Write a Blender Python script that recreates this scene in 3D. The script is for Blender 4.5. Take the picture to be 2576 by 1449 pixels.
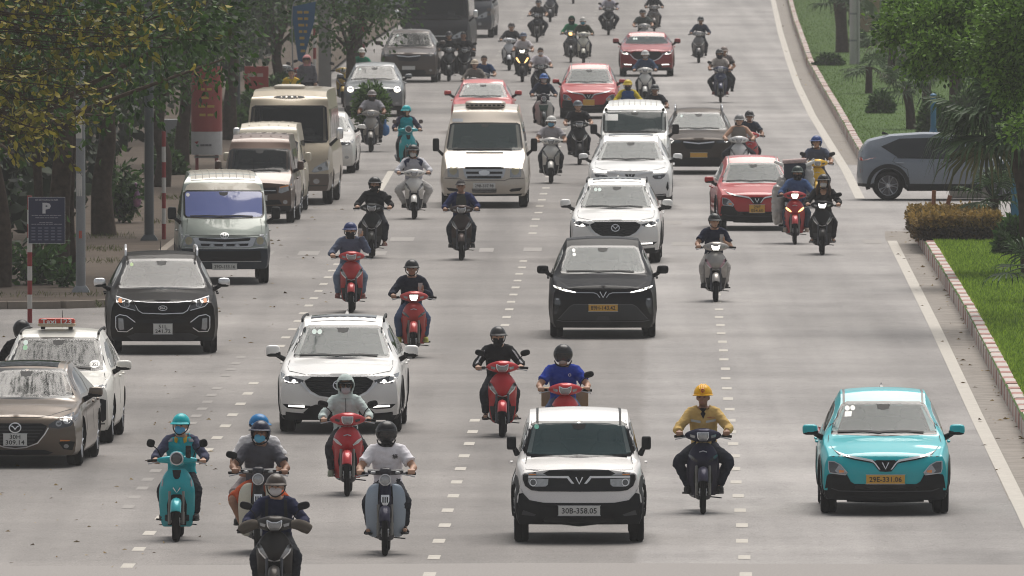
import bpy, bmesh, math, random
import numpy as np
from mathutils import Vector, Matrix, noise
from mathutils.bvhtree import BVHTree
R=math.radians; PI=math.pi
for o in list(bpy.data.objects): bpy.data.objects.remove(o)
S=bpy.context.scene; COL=S.collection
# ---------------------------------------------------------------- camera
FPX=37600.; CAMZ=9.36; YH=-520.; VW,VH=2575.,1449.
PITCH=math.atan((VH/2-YH)/FPX)
cam_d=bpy.data.cameras.new('camera'); cam=bpy.data.objects.new('camera',cam_d); COL.objects.link(cam)
cam.location=(0,0,CAMZ); cam.rotation_euler=(PI/2-PITCH,0,0)
cam_d.sensor_width=36; cam_d.lens=FPX/VW*36; cam_d.clip_start=1; cam_d.clip_end=6000
cam_d.dof.use_dof=True; cam_d.dof.focus_distance=216; cam_d.dof.aperture_fstop=15
S.camera=cam
# ---------------------------------------------------------------- world and sun
SUN_EL=R(62); SUN_AZ=R(14)     # the sun stands high beyond the street, a little to the right, behind thin cloud
W=bpy.data.worlds.new('World'); S.world=W; W.use_nodes=True
nt=W.node_tree; nt.nodes.clear()
sky=nt.nodes.new('ShaderNodeTexSky'); sky.sky_type='NISHITA'; sky.sun_disc=False
sky.sun_elevation=SUN_EL; sky.sun_rotation=SUN_AZ; sky.air_density=1.0; sky.dust_density=2.0; sky.ozone_density=1.0
hs=nt.nodes.new('ShaderNodeHueSaturation'); hs.inputs['Saturation'].default_value=0.22
bg=nt.nodes.new('ShaderNodeBackground'); bg.inputs['Strength'].default_value=0.076
wo=nt.nodes.new('ShaderNodeOutputWorld')
nt.links.new(sky.outputs[0],hs.inputs['Color']); nt.links.new(hs.outputs[0],bg.inputs['Color']); nt.links.new(bg.outputs[0],wo.inputs['Surface'])
sl=bpy.data.lights.new('sun','SUN'); sl.energy=3.0; sl.angle=R(46); sl.color=(1.0,.945,.875)
so=bpy.data.objects.new('sun',sl); COL.objects.link(so); so.location=(40,400,120)
so.rotation_euler=Vector((-math.sin(SUN_AZ)*math.cos(SUN_EL),-math.cos(SUN_AZ)*math.cos(SUN_EL),-math.sin(SUN_EL))).to_track_quat('-Z','Y').to_euler()
S.view_settings.view_transform='Standard'; S.view_settings.look='None'; S.view_settings.gamma=1; S.view_settings.exposure=0.35
S.view_settings.use_curve_mapping=False
S.render.engine='CYCLES'; S.cycles.use_denoising=True; S.cycles.max_bounces=5; S.cycles.diffuse_bounces=2; S.cycles.glossy_bounces=2
S.cycles.transmission_bounces=2; S.cycles.transparent_max_bounces=6; S.cycles.volume_bounces=0; S.cycles.caustics_reflective=False; S.cycles.caustics_refractive=False
S.cycles.sample_clamp_indirect=4; S.cycles.filter_width=1.05; S.cycles.use_adaptive_sampling=True; S.cycles.adaptive_threshold=.018

def gp(x,y,z=0.):
    """world point on the plane z seen at picture point (x, y) of a 2575 x 1449 picture"""
    cp,sp=math.cos(PITCH),math.sin(PITCH)
    d=(x-VW/2, FPX*cp+(VH/2-y)*sp, -FPX*sp+(VH/2-y)*cp)
    t=(z-CAMZ)/d[2]; return Vector((d[0]*t,d[1]*t,z))
def at(x,y,D):
    """world point at distance D along the street seen at picture point (x, y)"""
    cp,sp=math.cos(PITCH),math.sin(PITCH)
    d=(x-VW/2, FPX*cp+(VH/2-y)*sp, -FPX*sp+(VH/2-y)*cp); t=D/d[1]
    return Vector((d[0]*t,D,CAMZ+d[2]*t))
HEAD=0.0102                     # the street runs this many metres to the right per metre ahead
def lane(x0,D): return x0+HEAD*(D-200)   # x of a line along the street that passes x0 at 200 m

# ---------------------------------------------------------------- materials
MC={}
def nd(t,k,**kw):
    n=t.nodes.new(k)
    for a,b in kw.items(): setattr(n,a,b)
    return n
def mat(name,c,rough=.6,metal=0.,coat=0.,spec=.5,var=.12,scale=8.,emit=0.,bump=0.,ior=1.5,trans=0.,c2=None,isl=False):
    key=(name,c,rough,metal,coat,var,emit,c2)
    if key in MC: return MC[key]
    m=bpy.data.materials.new(name); m.use_nodes=True; t=m.node_tree; b=t.nodes['Principled BSDF']
    b.inputs['Roughness'].default_value=rough; b.inputs['Metallic'].default_value=metal; b.inputs['IOR'].default_value=ior
    b.inputs['Coat Weight'].default_value=coat; b.inputs['Coat Roughness'].default_value=.04; b.inputs['Specular IOR Level'].default_value=spec
    tc=nd(t,'ShaderNodeTexCoord'); n=nd(t,'ShaderNodeTexNoise'); n.inputs['Scale'].default_value=scale; n.inputs['Detail'].default_value=3
    t.links.new(tc.outputs['Object'],n.inputs['Vector'])
    mx=nd(t,'ShaderNodeMix',data_type='RGBA')
    a=tuple(max(0,v*(1-var)) for v in c)+(1,); d=tuple(min(1,v*(1+var)) for v in (c2 or c))+(1,)
    mx.inputs[6].default_value=a; mx.inputs[7].default_value=d
    src=n.outputs['Fac']
    if isl:
        g=nd(t,'ShaderNodeNewGeometry'); src=g.outputs['Random Per Island']
    t.links.new(src,mx.inputs[0]); t.links.new(mx.outputs[2],b.inputs['Base Color'])
    if emit>0:
        b.inputs['Emission Color'].default_value=tuple(c)+(1,); b.inputs['Emission Strength'].default_value=emit
    if bump>0:
        bp=nd(t,'ShaderNodeBump'); bp.inputs['Strength'].default_value=bump; bp.inputs['Distance'].default_value=.02
        t.links.new(n.outputs['Fac'],bp.inputs['Height']); t.links.new(bp.outputs[0],b.inputs['Normal'])
    if trans>0:
        tr=nd(t,'ShaderNodeBsdfTranslucent'); t.links.new(mx.outputs[2],tr.inputs['Color'])
        ms=nd(t,'ShaderNodeMixShader'); ms.inputs[0].default_value=trans
        out=t.nodes['Material Output']; t.links.new(b.outputs[0],ms.inputs[1]); t.links.new(tr.outputs[0],ms.inputs[2]); t.links.new(ms.outputs[0],out.inputs['Surface'])
    MC[key]=m; return m
def paint(c,metal=0.):
    d=max(c)<.06
    m=mat('car_paint',tuple(c),.4,metal,.12 if d else .6,.02 if d else .2,.05,3.)
    if 'lined' not in m:
        m['lined']=1; t=m.node_tree; b=t.nodes['Principled BSDF']; g=nd(t,'ShaderNodeNewGeometry'); l=b.inputs['Base Color'].links[0].from_socket; x=nd(t,'ShaderNodeMix',data_type='RGBA'); x.inputs[7].default_value=(.025,.025,.027,1)
        t.links.new(g.outputs['Backfacing'],x.inputs[0]); t.links.new(l,x.inputs[6]); t.links.new(x.outputs[2],b.inputs['Base Color'])
        # road dust gathers towards the sills
        tc=nd(t,'ShaderNodeTexCoord'); sp=nd(t,'ShaderNodeSeparateXYZ'); t.links.new(tc.outputs['Object'],sp.inputs[0]); mr=nd(t,'ShaderNodeMapRange'); mr.inputs[1].default_value=.75; mr.inputs[2].default_value=.2; mr.inputs[4].default_value=.3
        t.links.new(sp.outputs[2],mr.inputs[0]); ns=nd(t,'ShaderNodeTexNoise'); ns.inputs['Scale'].default_value=5; ns.inputs['Detail'].default_value=6; t.links.new(tc.outputs['Object'],ns.inputs['Vector']); mu=nd(t,'ShaderNodeMath',operation='MULTIPLY'); t.links.new(mr.outputs[0],mu.inputs[0]); t.links.new(ns.outputs['Fac'],mu.inputs[1])
        y=nd(t,'ShaderNodeMix',data_type='RGBA'); y.inputs[7].default_value=(.16,.14,.12,1); t.links.new(mu.outputs[0],y.inputs[0]); t.links.new(x.outputs[2],y.inputs[6]); t.links.new(y.outputs[2],b.inputs['Base Color'])
    return m
def plastic(c,rough=.45): return mat('plastic',tuple(c),rough,0,0,.4,.15,12.)
def cloth(c): return mat('cloth',tuple(c),.9,0,0,.2,.16,14.,bump=.25)
BLACK=mat('black_plastic',(.009,.0095,.011),.6,0,0,.2,.15,12.); GLOSSB=mat('gloss_black',(.006,.006,.0075),.22,0,0,.3,.1)
RUBBER=mat('rubber',(.010,.010,.011),.9,0,0,.12,.2,20.); CHROME=mat('chrome',(.8,.8,.81),.28,.85,0,.5,.04)
SILVER=mat('silver_alloy',(.5,.51,.53),.3,.8,0,.5,.08); DARKMETAL=mat('dark_metal',(.09,.09,.1),.45,.7,0,.5,.2)
def glassmat(name,c,alpha,spec=.6):
    m=mat(name,c,.05,0,0,spec,.1,1.5); m.node_tree.nodes['Principled BSDF'].inputs['Alpha'].default_value=alpha; return m
GLASS=glassmat('window_glass',(.075,.098,.10),.62,.2); GLASSW=glassmat('dark_windscreen',(.018,.022,.024),.62,.3)   # windscreens: one looks into the cabin through them
GLASSD=mat('dark_window_glass',(.010,.013,.015),.05,0,.0,.6,.05,2.,ior=1.5)
LAMP=mat('lamp_glass',(.33,.34,.35),.12,.3,1.,.6,.35,30.); LAMPD=mat('dark_lamp_glass',(.05,.052,.058),.1,.2,1.,.6,.4,30.)
BRIGHT=mat('bright_trim',(.78,.79,.8),.3,.35,.3,.5,.04)
LED=mat('lit_lamp',(1.,.97,.9),.3,0,0,.5,.02,emit=2.2); WARM=mat('lit_warm_lamp',(1.,.62,.22),.3,0,0,.5,.02,emit=2.4); HALO=mat('lit_soft_lamp',(1.,.93,.78),.3,0,0,.5,.02,emit=3.5)
AMBER=mat('amber_lens',(.75,.25,.04),.2,0,.6,.5,.1); REDL=mat('red_lens',(.45,.015,.012),.2,0,.6,.5,.1)
WHITE=mat('white_paint',(.78,.77,.74),.5,0,.2,.5,.05); SEAM=plastic((.02,.02,.02),.7)
PLATEW=mat('plate_white',(.62,.62,.6),.45,0,.2,.5,.08); PLATEY=mat('plate_yellow',(.62,.34,.04),.45,0,.2,.5,.08); INK=plastic((.02,.02,.022),.6)
SKIN=mat('skin',(.47,.27,.18),.55,0,0,.4,.1,18.); SKIND=mat('tanned_skin',(.3,.155,.095),.55,0,0,.4,.1,18.)

# ---------------------------------------------------------------- mesh helpers: everything works on (verts, faces)
def join(*ms):
    V=[];F=[]
    for v,f in ms:
        n=len(V); V.extend([tuple(p) for p in v]); F.extend([tuple(i+n for i in q) for q in f])
    return V,F
def xf(m,M): return [tuple(M@Vector(p)) for p in m[0]],m[1]
def mv(m,x=0,y=0,z=0): return [(p[0]+x,p[1]+y,p[2]+z) for p in m[0]],m[1]
def flipx(m): return [(-p[0],p[1],p[2]) for p in m[0]],[tuple(reversed(f)) for f in m[1]]
def box(x0,x1,y0,y1,z0,z1,b=0.):
    if b<=0:
        v=[(x,y,z) for x in (x0,x1) for y in (y0,y1) for z in (z0,z1)]
        return v,[(0,1,3,2),(4,6,7,5),(0,4,5,1),(2,3,7,6),(0,2,6,4),(1,5,7,3)]
    bm=bmesh.new(); bmesh.ops.create_cube(bm,size=1.)
    for q in bm.verts: q.co=((x0+x1)/2+q.co.x*(x1-x0),(y0+y1)/2+q.co.y*(y1-y0),(z0+z1)/2+q.co.z*(z1-z0))
    bmesh.ops.bevel(bm,geom=bm.edges[:],offset=b,segments=2,affect='EDGES',profile=.6)
    bm.verts.index_update(); r=[tuple(v.co) for v in bm.verts],[tuple(v.index for v in f.verts) for f in bm.faces]; bm.free(); return r
def sup(c,r,e=.5,nu=14,nv=9):
    """rounded box / ellipsoid: e=1 ellipsoid, small e boxy"""
    f=lambda a,p:math.copysign(abs(a)**p,a)
    V=[(c[0],c[1],c[2]-r[2])]
    for j in range(1,nv):
        t=-PI/2+PI*j/nv
        for i in range(nu):
            u=2*PI*i/nu; ct=f(math.cos(t),e)
            V.append((c[0]+r[0]*ct*f(math.cos(u),e),c[1]+r[1]*ct*f(math.sin(u),e),c[2]+r[2]*f(math.sin(t),e)))
    V.append((c[0],c[1],c[2]+r[2])); F=[]
    for i in range(nu): F.append((0,1+(i+1)%nu,1+i))
    for j in range(nv-2):
        for i in range(nu):
            a=1+j*nu; F.append((a+i,a+(i+1)%nu,a+nu+(i+1)%nu,a+nu+i))
    a=1+(nv-2)*nu
    for i in range(nu): F.append((a+i,a+(i+1)%nu,len(V)-1))
    return V,F
def loft(rings,cap=True,closed=True):
    n=len(rings[0]); V=[tuple(p) for r in rings for p in r]; F=[]
    for j in range(len(rings)-1):
        for i in range(n if closed else n-1): F.append((j*n+i,j*n+(i+1)%n,(j+1)*n+(i+1)%n,(j+1)*n+i))
    if cap: F.append(tuple(range(n-1,-1,-1))); F.append(tuple((len(rings)-1)*n+i for i in range(n)))
    return V,F
def tube(path,rad,n=8,flat=1.):
    path=[Vector(p) for p in path]
    if not hasattr(rad,'__len__'): rad=[rad]*len(path)
    rings=[];up=None
    for i,p in enumerate(path):
        t=(path[min(i+1,len(path)-1)]-path[max(i-1,0)]); t=t.normalized() if t.length>1e-9 else Vector((0,0,1))
        if up is None:
            up=Vector((0,0,1)) if abs(t.z)<.9 else Vector((0,1,0))
        a=t.cross(up)
        if a.length<1e-5: a=t.cross(Vector((1,0,0)))
        a.normalize(); b=a.cross(t).normalized(); up=b
        rings.append([p+rad[i]*(math.cos(2*PI*k/n)*a+flat*math.sin(2*PI*k/n)*b) for k in range(n)])
    return loft(rings)
def ctube(path,rad,n=8,sub=4,flat=1.):
    """tube through a smooth curve"""
    P=[Vector(p) for p in path]; rr=rad if hasattr(rad,'__len__') else [rad]*len(P)
    Q=[];q=[]
    for i in range(len(P)-1):
        p0,p1,p2,p3=P[max(i-1,0)],P[i],P[i+1],P[min(i+2,len(P)-1)]
        for k in range(sub):
            t=k/sub; Q.append(.5*((2*p1)+(p2-p0)*t+(2*p0-5*p1+4*p2-p3)*t*t+(3*p1-p0-3*p2+p3)*t**3)); q.append(rr[i]*(1-t)+rr[i+1]*t)
    Q.append(P[-1]); q.append(rr[-1]); return tube(Q,q,n,flat)
def lathe(prof,n=24,axis='x',a0=0.,a1=2*PI):
    """prof: (along axis, radius)"""
    full=abs(a1-a0-2*PI)<1e-6; rings=[]
    for k in range(n if full else n+1):
        a=a0+(a1-a0)*k/n; c,s=math.cos(a),math.sin(a)
        rings.append([(u,r*c,r*s) if axis=='x' else ((r*c,u,r*s) if axis=='y' else (r*c,r*s,u)) for u,r in prof])
    V=[p for r in rings for p in r]; m=len(prof); F=[]
    for k in range(n):
        k2=(k+1)%len(rings)
        for i in range(m-1): F.append((k*m+i,k*m+i+1,k2*m+i+1,k2*m+i))
    return V,F
def mesh(name,m,smooth=True,ang=38.):
    me=bpy.data.meshes.new(name); me.from_pydata([tuple(p) for p in m[0]],[],[tuple(f) for f in m[1]]); me.validate(verbose=False)
    bm=bmesh.new(); bm.from_mesh(me); bmesh.ops.recalc_face_normals(bm,faces=bm.faces[:]); bm.to_mesh(me); bm.free()
    if smooth:
        me.shade_smooth(); me.set_sharp_from_angle(angle=R(ang))
    return me
def put(name,me,material,parent=None,**pr):
    o=bpy.data.objects.new(name,me); COL.objects.link(o)
    if material is not None:
        if len(me.materials)==0: me.materials.append(material)
        if me.materials[0]!=material:
            o.material_slots[0].link='OBJECT'; o.material_slots[0].material=material
    if parent is not None: o.parent=parent
    for k,v in pr.items(): o[k]=v
    return o
def ob(name,m,material,parent=None,smooth=True,ang=38.,**pr): return put(name,m if isinstance(m,bpy.types.Mesh) else mesh(name,m,smooth,ang),material,parent,**pr)
def root(name,loc,rz,label,cat,group=None):
    o=bpy.data.objects.new(name,None); COL.objects.link(o); o.location=loc; o.rotation_euler=(0,0,rz); o.empty_display_size=.1
    o['label']=label; o['category']=cat
    if group: o['group']=group
    return o
TMP=bpy.data.scenes.new('workbench')          # a second, empty scene to evaluate single meshes in quickly
def evaluated(o):
    TMP.collection.objects.link(o); vl=TMP.view_layers[0]; vl.update(); dg=vl.depsgraph
    me=bpy.data.meshes.new_from_object(o.evaluated_get(dg)); bpy.data.objects.remove(o); return me
TXT={}
def text_mesh(s,w,h,bold=0.):
    """lettering in the x-z plane facing -y, fitted into width w and height h, centred at the origin"""
    k=(s,w,h,bold)
    if k in TXT: return TXT[k]
    c=bpy.data.curves.new('lettering','FONT'); c.body=s; c.align_x='CENTER'; c.resolution_u=2; c.offset=bold; c.extrude=.001
    o=bpy.data.objects.new('lettering',c); me=evaluated(o); bpy.data.curves.remove(c)
    co=np.zeros(len(me.vertices)*3); me.vertices.foreach_get('co',co); co=co.reshape(-1,3)
    lo,hi=co.min(0),co.max(0); e=np.maximum(hi-lo,1e-6)
    q=np.zeros_like(co); q[:,0]=(co[:,0]-(lo[0]+hi[0])/2)/e[0]*w; q[:,2]=(co[:,1]-(lo[1]+hi[1])/2)/e[1]*h; q[:,1]=-co[:,2]
    me.vertices.foreach_set('co',q.ravel()); me.update(); TXT[k]=me; return me
def lettering(s,w,h,loc,material,parent,rz=0.,bold=.0,name='lettering'):
    o=put(name,text_mesh(s,w,h,bold),material,parent); o.location=loc; o.rotation_euler=(0,0,rz); return o
# ---- panels that follow a curved surface
class Quads(list): pass
def tess(poly,maxe):
    bm=bmesh.new()
    for q in (poly if isinstance(poly,Quads) else [poly]): bm.faces.new([bm.verts.new((a,b,0)) for a,b in q])
    bmesh.ops.remove_doubles(bm,verts=bm.verts[:],dist=1e-6); bmesh.ops.triangulate(bm,faces=bm.faces[:])
    for _ in range(6):
        es=[e for e in bm.edges if e.calc_length()>maxe]
        if not es: break
        bmesh.ops.subdivide_edges(bm,edges=es,cuts=1)
        bmesh.ops.triangulate(bm,faces=[f for f in bm.faces if len(f.verts)>3])
    bm.verts.index_update(); V=[(v.co.x,v.co.y) for v in bm.verts]; F=[tuple(v.index for v in f.verts) for f in bm.faces]
    B=[tuple(v.index for v in e.verts) for e in bm.edges if len(e.link_faces)==1]; bm.free(); return V,F,B
AX={'f':(lambda a,b:((a,-9,b),(0,1,0))),'b':(lambda a,b:((a,19,b),(0,-1,0))),'l':(lambda a,b:((-9,a,b),(1,0,0))),'r':(lambda a,b:((9,a,b),(-1,0,0))),'t':(lambda a,b:((a,b,9),(0,0,-1)))}
def panel(bvh,poly,axis='f',off=.006,th=.015,maxe=.09):
    V,F,B=tess(poly,maxe); P=[]
    for a,b in V:
        o,d=AX[axis](a,b); h=bvh.ray_cast(Vector(o),Vector(d))
        if h[0] is None:
            mid=Vector(o)+9*Vector(d); h=bvh.find_nearest(mid)
            p=Vector(o); k=[abs(x) for x in d].index(1); p[k]=h[0][k]
        else: p=h[0]
        P.append(tuple(p-Vector(d)*off))
    d=Vector(AX[axis](0,0)[1]); n=len(P); VV=list(P); FF=list(F)
    for i,j in B:
        k=len(VV); VV+= [P[i],P[j],tuple(Vector(P[j])+d*(th+off)),tuple(Vector(P[i])+d*(th+off))]; FF.append((k,k+1,k+2,k+3))
    return VV,FF
def mirx(q): return Quads([[(-x,z) for x,z in p] for p in q]) if isinstance(q,Quads) else [(-x,z) for x,z in q]
def sym(h): return list(h)+[(-x,z) for x,z in reversed(h) if abs(x)>1e-6]
def strip(pts,w):
    """thin band along a 2D polyline"""
    L=[];Rr=[]
    for i,p in enumerate(pts):
        a=Vector(pts[max(i-1,0)]); b=Vector(pts[min(i+1,len(pts)-1)]); t=(b-a).normalized(); nn=Vector((-t.y,t.x))*w/2
        L.append((p[0]+nn.x,p[1]+nn.y)); Rr.append((p[0]-nn.x,p[1]-nn.y))
    return Quads([[L[i],L[i+1],Rr[i+1],Rr[i]] for i in range(len(L)-1)])
def oval(cx,cz,rx,rz,n=18): return [(cx+rx*math.cos(2*PI*i/n),cz+rz*math.sin(2*PI*i/n)) for i in range(n)]
# ================================================================ the setting
def asphalt():
    m=bpy.data.materials.new('asphalt'); m.use_nodes=True; t=m.node_tree; b=t.nodes['Principled BSDF']; b.inputs['Roughness'].default_value=.82; b.inputs['Specular IOR Level'].default_value=.35
    tc=nd(t,'ShaderNodeTexCoord'); L=t.links.new
    def noise_(sc,det,stretch=(1,1,1)):
        mp=nd(t,'ShaderNodeMapping'); mp.inputs['Scale'].default_value=stretch; n=nd(t,'ShaderNodeTexNoise'); n.inputs['Scale'].default_value=sc; n.inputs['Detail'].default_value=det
        L(tc.outputs['Object'],mp.inputs[0]); L(mp.outputs[0],n.inputs['Vector']); return n.outputs['Fac']
    def mixc(f,a,c2):
        x=nd(t,'ShaderNodeMix',data_type='RGBA'); L(f,x.inputs[0])
        for k,v in ((6,a),(7,c2)):
            if isinstance(v,tuple): x.inputs[k].default_value=v+(1,)
            else: L(v,x.inputs[k])
        return x.outputs[2]
    def ramp(f,a,c2):
        r=nd(t,'ShaderNodeMapRange'); r.inputs[1].default_value=a; r.inputs[2].default_value=c2; L(f,r.inputs[0]); return r.outputs[0]
    grain=noise_(38.,2); big=noise_(.22,4,(1,.35,1)); streak=noise_(1.3,4,(1.,.02,1)); cross=noise_(.5,4,(.12,.6,1)); blot=noise_(.9,5,(1,.25,1))
    c=mixc(ramp(grain,.25,.75),(.172,.164,.160),(.365,.348,.339))
    # newer, paler strip of paving to the right of the seam
    sp=nd(t,'ShaderNodeSeparateXYZ'); L(tc.outputs['Object'],sp.inputs[0])
    mm=nd(t,'ShaderNodeMath',operation='MULTIPLY_ADD'); L(sp.outputs[1],mm.inputs[0]); mm.inputs[1].default_value=-HEAD; L(sp.outputs[0],mm.inputs[2])
    wob=nd(t,'ShaderNodeMath',operation='MULTIPLY_ADD'); L(blot,wob.inputs[0]); wob.inputs[1].default_value=.3; L(mm.outputs[0],wob.inputs[2])
    pale=ramp(wob.outputs[0],-.22,-.10)
    mul=nd(t,'ShaderNodeMix',data_type='RGBA',blend_type='MULTIPLY'); mul.inputs[0].default_value=1; L(c,mul.inputs[6])
    tone=mixc(pale,(.86,.84,.82),(1.12,1.11,1.1)); L(tone,mul.inputs[7])
    c=mul.outputs[2]
    lanes=noise_(.42,2,(1.,.004,1)); fine=noise_(7.,4)
    for f,a,d,lo,hi in ((lanes,.35,.65,.86,1.08),(fine,.35,.65,.93,1.06),(big,.3,.7,.8,1.13),(streak,.3,.7,.82,1.1),(cross,.35,.7,.86,1.1),(blot,.55,.75,1.04,.84)):
        x=nd(t,'ShaderNodeMix',data_type='RGBA',blend_type='MULTIPLY'); x.inputs[0].default_value=1; L(c,x.inputs[6]); L(mixc(ramp(f,a,d),(lo,lo,lo),(hi,hi,hi)),x.inputs[7]); c=x.outputs[2]
    vo=nd(t,'ShaderNodeTexVoronoi',feature='DISTANCE_TO_EDGE'); mp=nd(t,'ShaderNodeMapping'); mp.inputs['Scale'].default_value=(.28,.07,1); wn=nd(t,'ShaderNodeVectorMath',operation='ADD'); wv=nd(t,'ShaderNodeTexNoise'); wv.inputs['Scale'].default_value=.9; wv.inputs['Detail'].default_value=5
    L(tc.outputs['Object'],wv.inputs['Vector']); L(tc.outputs['Object'],wn.inputs[0]); L(wv.outputs['Color'],wn.inputs[1]); L(wn.outputs[0],mp.inputs[0]); L(mp.outputs[0],vo.inputs['Vector'])
    x=nd(t,'ShaderNodeMix',data_type='RGBA',blend_type='MULTIPLY'); x.inputs[0].default_value=1; L(c,x.inputs[6]); L(mixc(ramp(vo.outputs['Distance'],.0,.012),(.72,.71,.7),(1.,1.,1.)),x.inputs[7]); c=x.outputs[2]
    L(c,b.inputs['Base Color'])
    bp=nd(t,'ShaderNodeBump'); bp.inputs['Strength'].default_value=.35; bp.inputs['Distance'].default_value=.01; L(grain,bp.inputs['Height']); L(bp.outputs[0],b.inputs['Normal'])
    return m
ASPH=asphalt()
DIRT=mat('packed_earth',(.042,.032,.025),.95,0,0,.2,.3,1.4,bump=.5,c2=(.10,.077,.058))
PAVE=mat('dusty_paving',(.2,.175,.15),.9,0,0,.2,.2,2.5,bump=.3,c2=(.3,.26,.225))
MARK=mat('road_paint',(.46,.43,.385),.75,0,0,.3,.22,5.); MARKOLD=mat('worn_road_paint',(.29,.271,.256),.8,0,0,.3,.18,7.)
EARTH=mat('earth',(.06,.055,.04),.95,0,0,.2,.3,.8)
TURF=mat('turf',(.03,.07,.014),.95,0,0,.2,.35,1.8,bump=.6,c2=(.065,.115,.022))
ground=ob('ground',([(-1500,-300,-.13),(1500,-300,-.13),(1500,3000,-.13),(-1500,3000,-.13)],[(0,1,2,3)]),EARTH,kind='structure',label='bare dark ground under the street')
def sheet(pts,z): return [(x,y,z) for x,y in pts],[tuple(range(len(pts)))]
road=ob('road',([(-60,120,0),(60,120,0),(60,900,0),(-60,900,0)],[(0,1,2,3)]),ASPH,kind='structure',label='wide pale grey asphalt street')
# painted markings: children of the road
dash_me=mesh('lane_dash',([(-.075,-.5,.004),(.075,-.5,.004),(.08,.5,.004),(-.07,.5,.004)],[(0,1,2,3)]),False)
random.seed(4)
def dashes(x0,D0,D1,step,sx,sy,m,skip=()):
    D=D0;i=0
    while D<D1:
        if not any(a<D<b for a,b in skip):
            o=put('lane_dash',dash_me,m,road); o.location=(lane(x0,D)+random.uniform(-.012,.012),D,0); o.scale=(sx,sy*random.uniform(.92,1.05),1); o.rotation_euler=(0,0,-HEAD)
        D+=step;i+=1
dashes(3.02,179,294,4.,1.,1.,MARK)
dashes(-.78,179,302,4.,1.,1.,MARK,((224,262),))
dashes(-.78,318,420,5.2,1.15,1.,MARK)
dashes(-4.47,181,300,4.,1.,1.,MARK,((240,246),))
dashes(-5.0,196,250,2.6,1.,.9,MARKOLD)
dashes(-3.9,470,700,9,1.,2.2,MARKOLD); dashes(-.9,470,720,9,1.,2.2,MARKOLD)
def quad(name,pts,m,z=.004,parent=road): return ob(name,([(p[0],p[1],z) for p in pts],[tuple(range(len(pts)))]),m,parent,smooth=False)
for x,y,w in ((665,637,42),(775,637,52),(860,636,46),(945,637,50),(1222,629,36),(1338,628,46),(1716,614,54),(1800,613,40),(2192,608,46),(1010,602,60),(1690,560,46)):
    p=gp(x,y); hw=w/2*p.y/FPX; quad('crossing_bar',[(p.x-hw,p.y-1.3),(p.x+hw,p.y-1.3),(p.x+hw+.02,p.y+1.3),(p.x-hw+.02,p.y+1.3)],MARKOLD)
def longline(name,pix,w,m):
    P=[gp(*q) for q in pix]; L=[(p.x-w/2,p.y) for p in P]; Rr=[(p.x+w/2,p.y) for p in P]; V=[(a,b,.0045) for a,b in L+Rr]; n=len(P)
    return ob(name,(V,[(i,i+1,n+i+1,n+i) for i in range(n-1)]),m,road,smooth=False)
longline('edge_line',[(2660,1470),(2575,1290),(2462,1060),(2350,820),(2290,700),(2243,606)],.2,MARK)
longline('edge_line',[(2163,500),(2128,430),(2085,360),(2042,290),(2006,215),(1983,150),(1962,80),(1944,0),(1932,-60)],.22,MARK)
longline('edge_line',[(945,495),(965,462),(984,430)],.16,MARK)
quad('pale_patch',[tuple(gp(-60,1425)[:2]),tuple(gp(1400,1416)[:2]),tuple(gp(2640,1421)[:2]),tuple(gp(2640,1500)[:2]),tuple(gp(-60,1500)[:2])],mat('pale_patch',(.275,.257,.245),.85,0,0,.3,.3,36.),.0025)
# left pavement: packed earth behind a low kerb
PE=[gp(-120,778),gp(150,776),gp(262,772),gp(330,700),gp(455,600),gp(560,480),gp(640,380),gp(755,250),gp(900,130),gp(1010,60),gp(1130,-20),gp(1180,-120)]
pl=[(p.x,p.y) for p in PE]; far=[(-60,pl[-1][1]),(-60,pl[0][1])]
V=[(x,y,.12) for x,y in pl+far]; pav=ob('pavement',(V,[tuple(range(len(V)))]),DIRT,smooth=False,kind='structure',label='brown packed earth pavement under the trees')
KERBL=mat('kerb_stone',(.25,.215,.18),.9,0,0,.2,.2,5.)
def walk(pts,step):
    out=[];i=0;acc=0.
    for a,b in zip(pts[:-1],pts[1:]):
        a=Vector(a);b=Vector(b);L=(b-a).length;n=max(1,round(L/step))
        for k in range(n): out.append((a.lerp(b,k/n),a.lerp(b,(k+1)/n)))
    return out
for a,b in walk(pl[:8],1.0):
    d=(b-a); n=Vector((d.y,-d.x)).normalized(); g=d.normalized()*.012
    q=[a+g,b-g,b-g+n*.16,a+g+n*.16]; V=[(p.x,p.y,z) for z in (-.02,.135) for p in q]
    ob('kerb_stone',(V,[(0,1,2,3),(7,6,5,4),(0,4,5,1),(1,5,6,2),(2,6,7,3),(3,7,4,0)]),KERBL,pav,smooth=False)
q=[gp(-100,545,.12),gp(30,505,.12),gp(92,440,.12),gp(70,438,.12),gp(10,490,.12),gp(-100,528,.12)]
ob('paving_edge',([(p.x,p.y,.124) for p in q],[tuple(range(6))]),mat('pale_edge_stone',(.38,.31,.2),.9,0,0,.2,.15,3.),pav,smooth=False)
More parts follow.
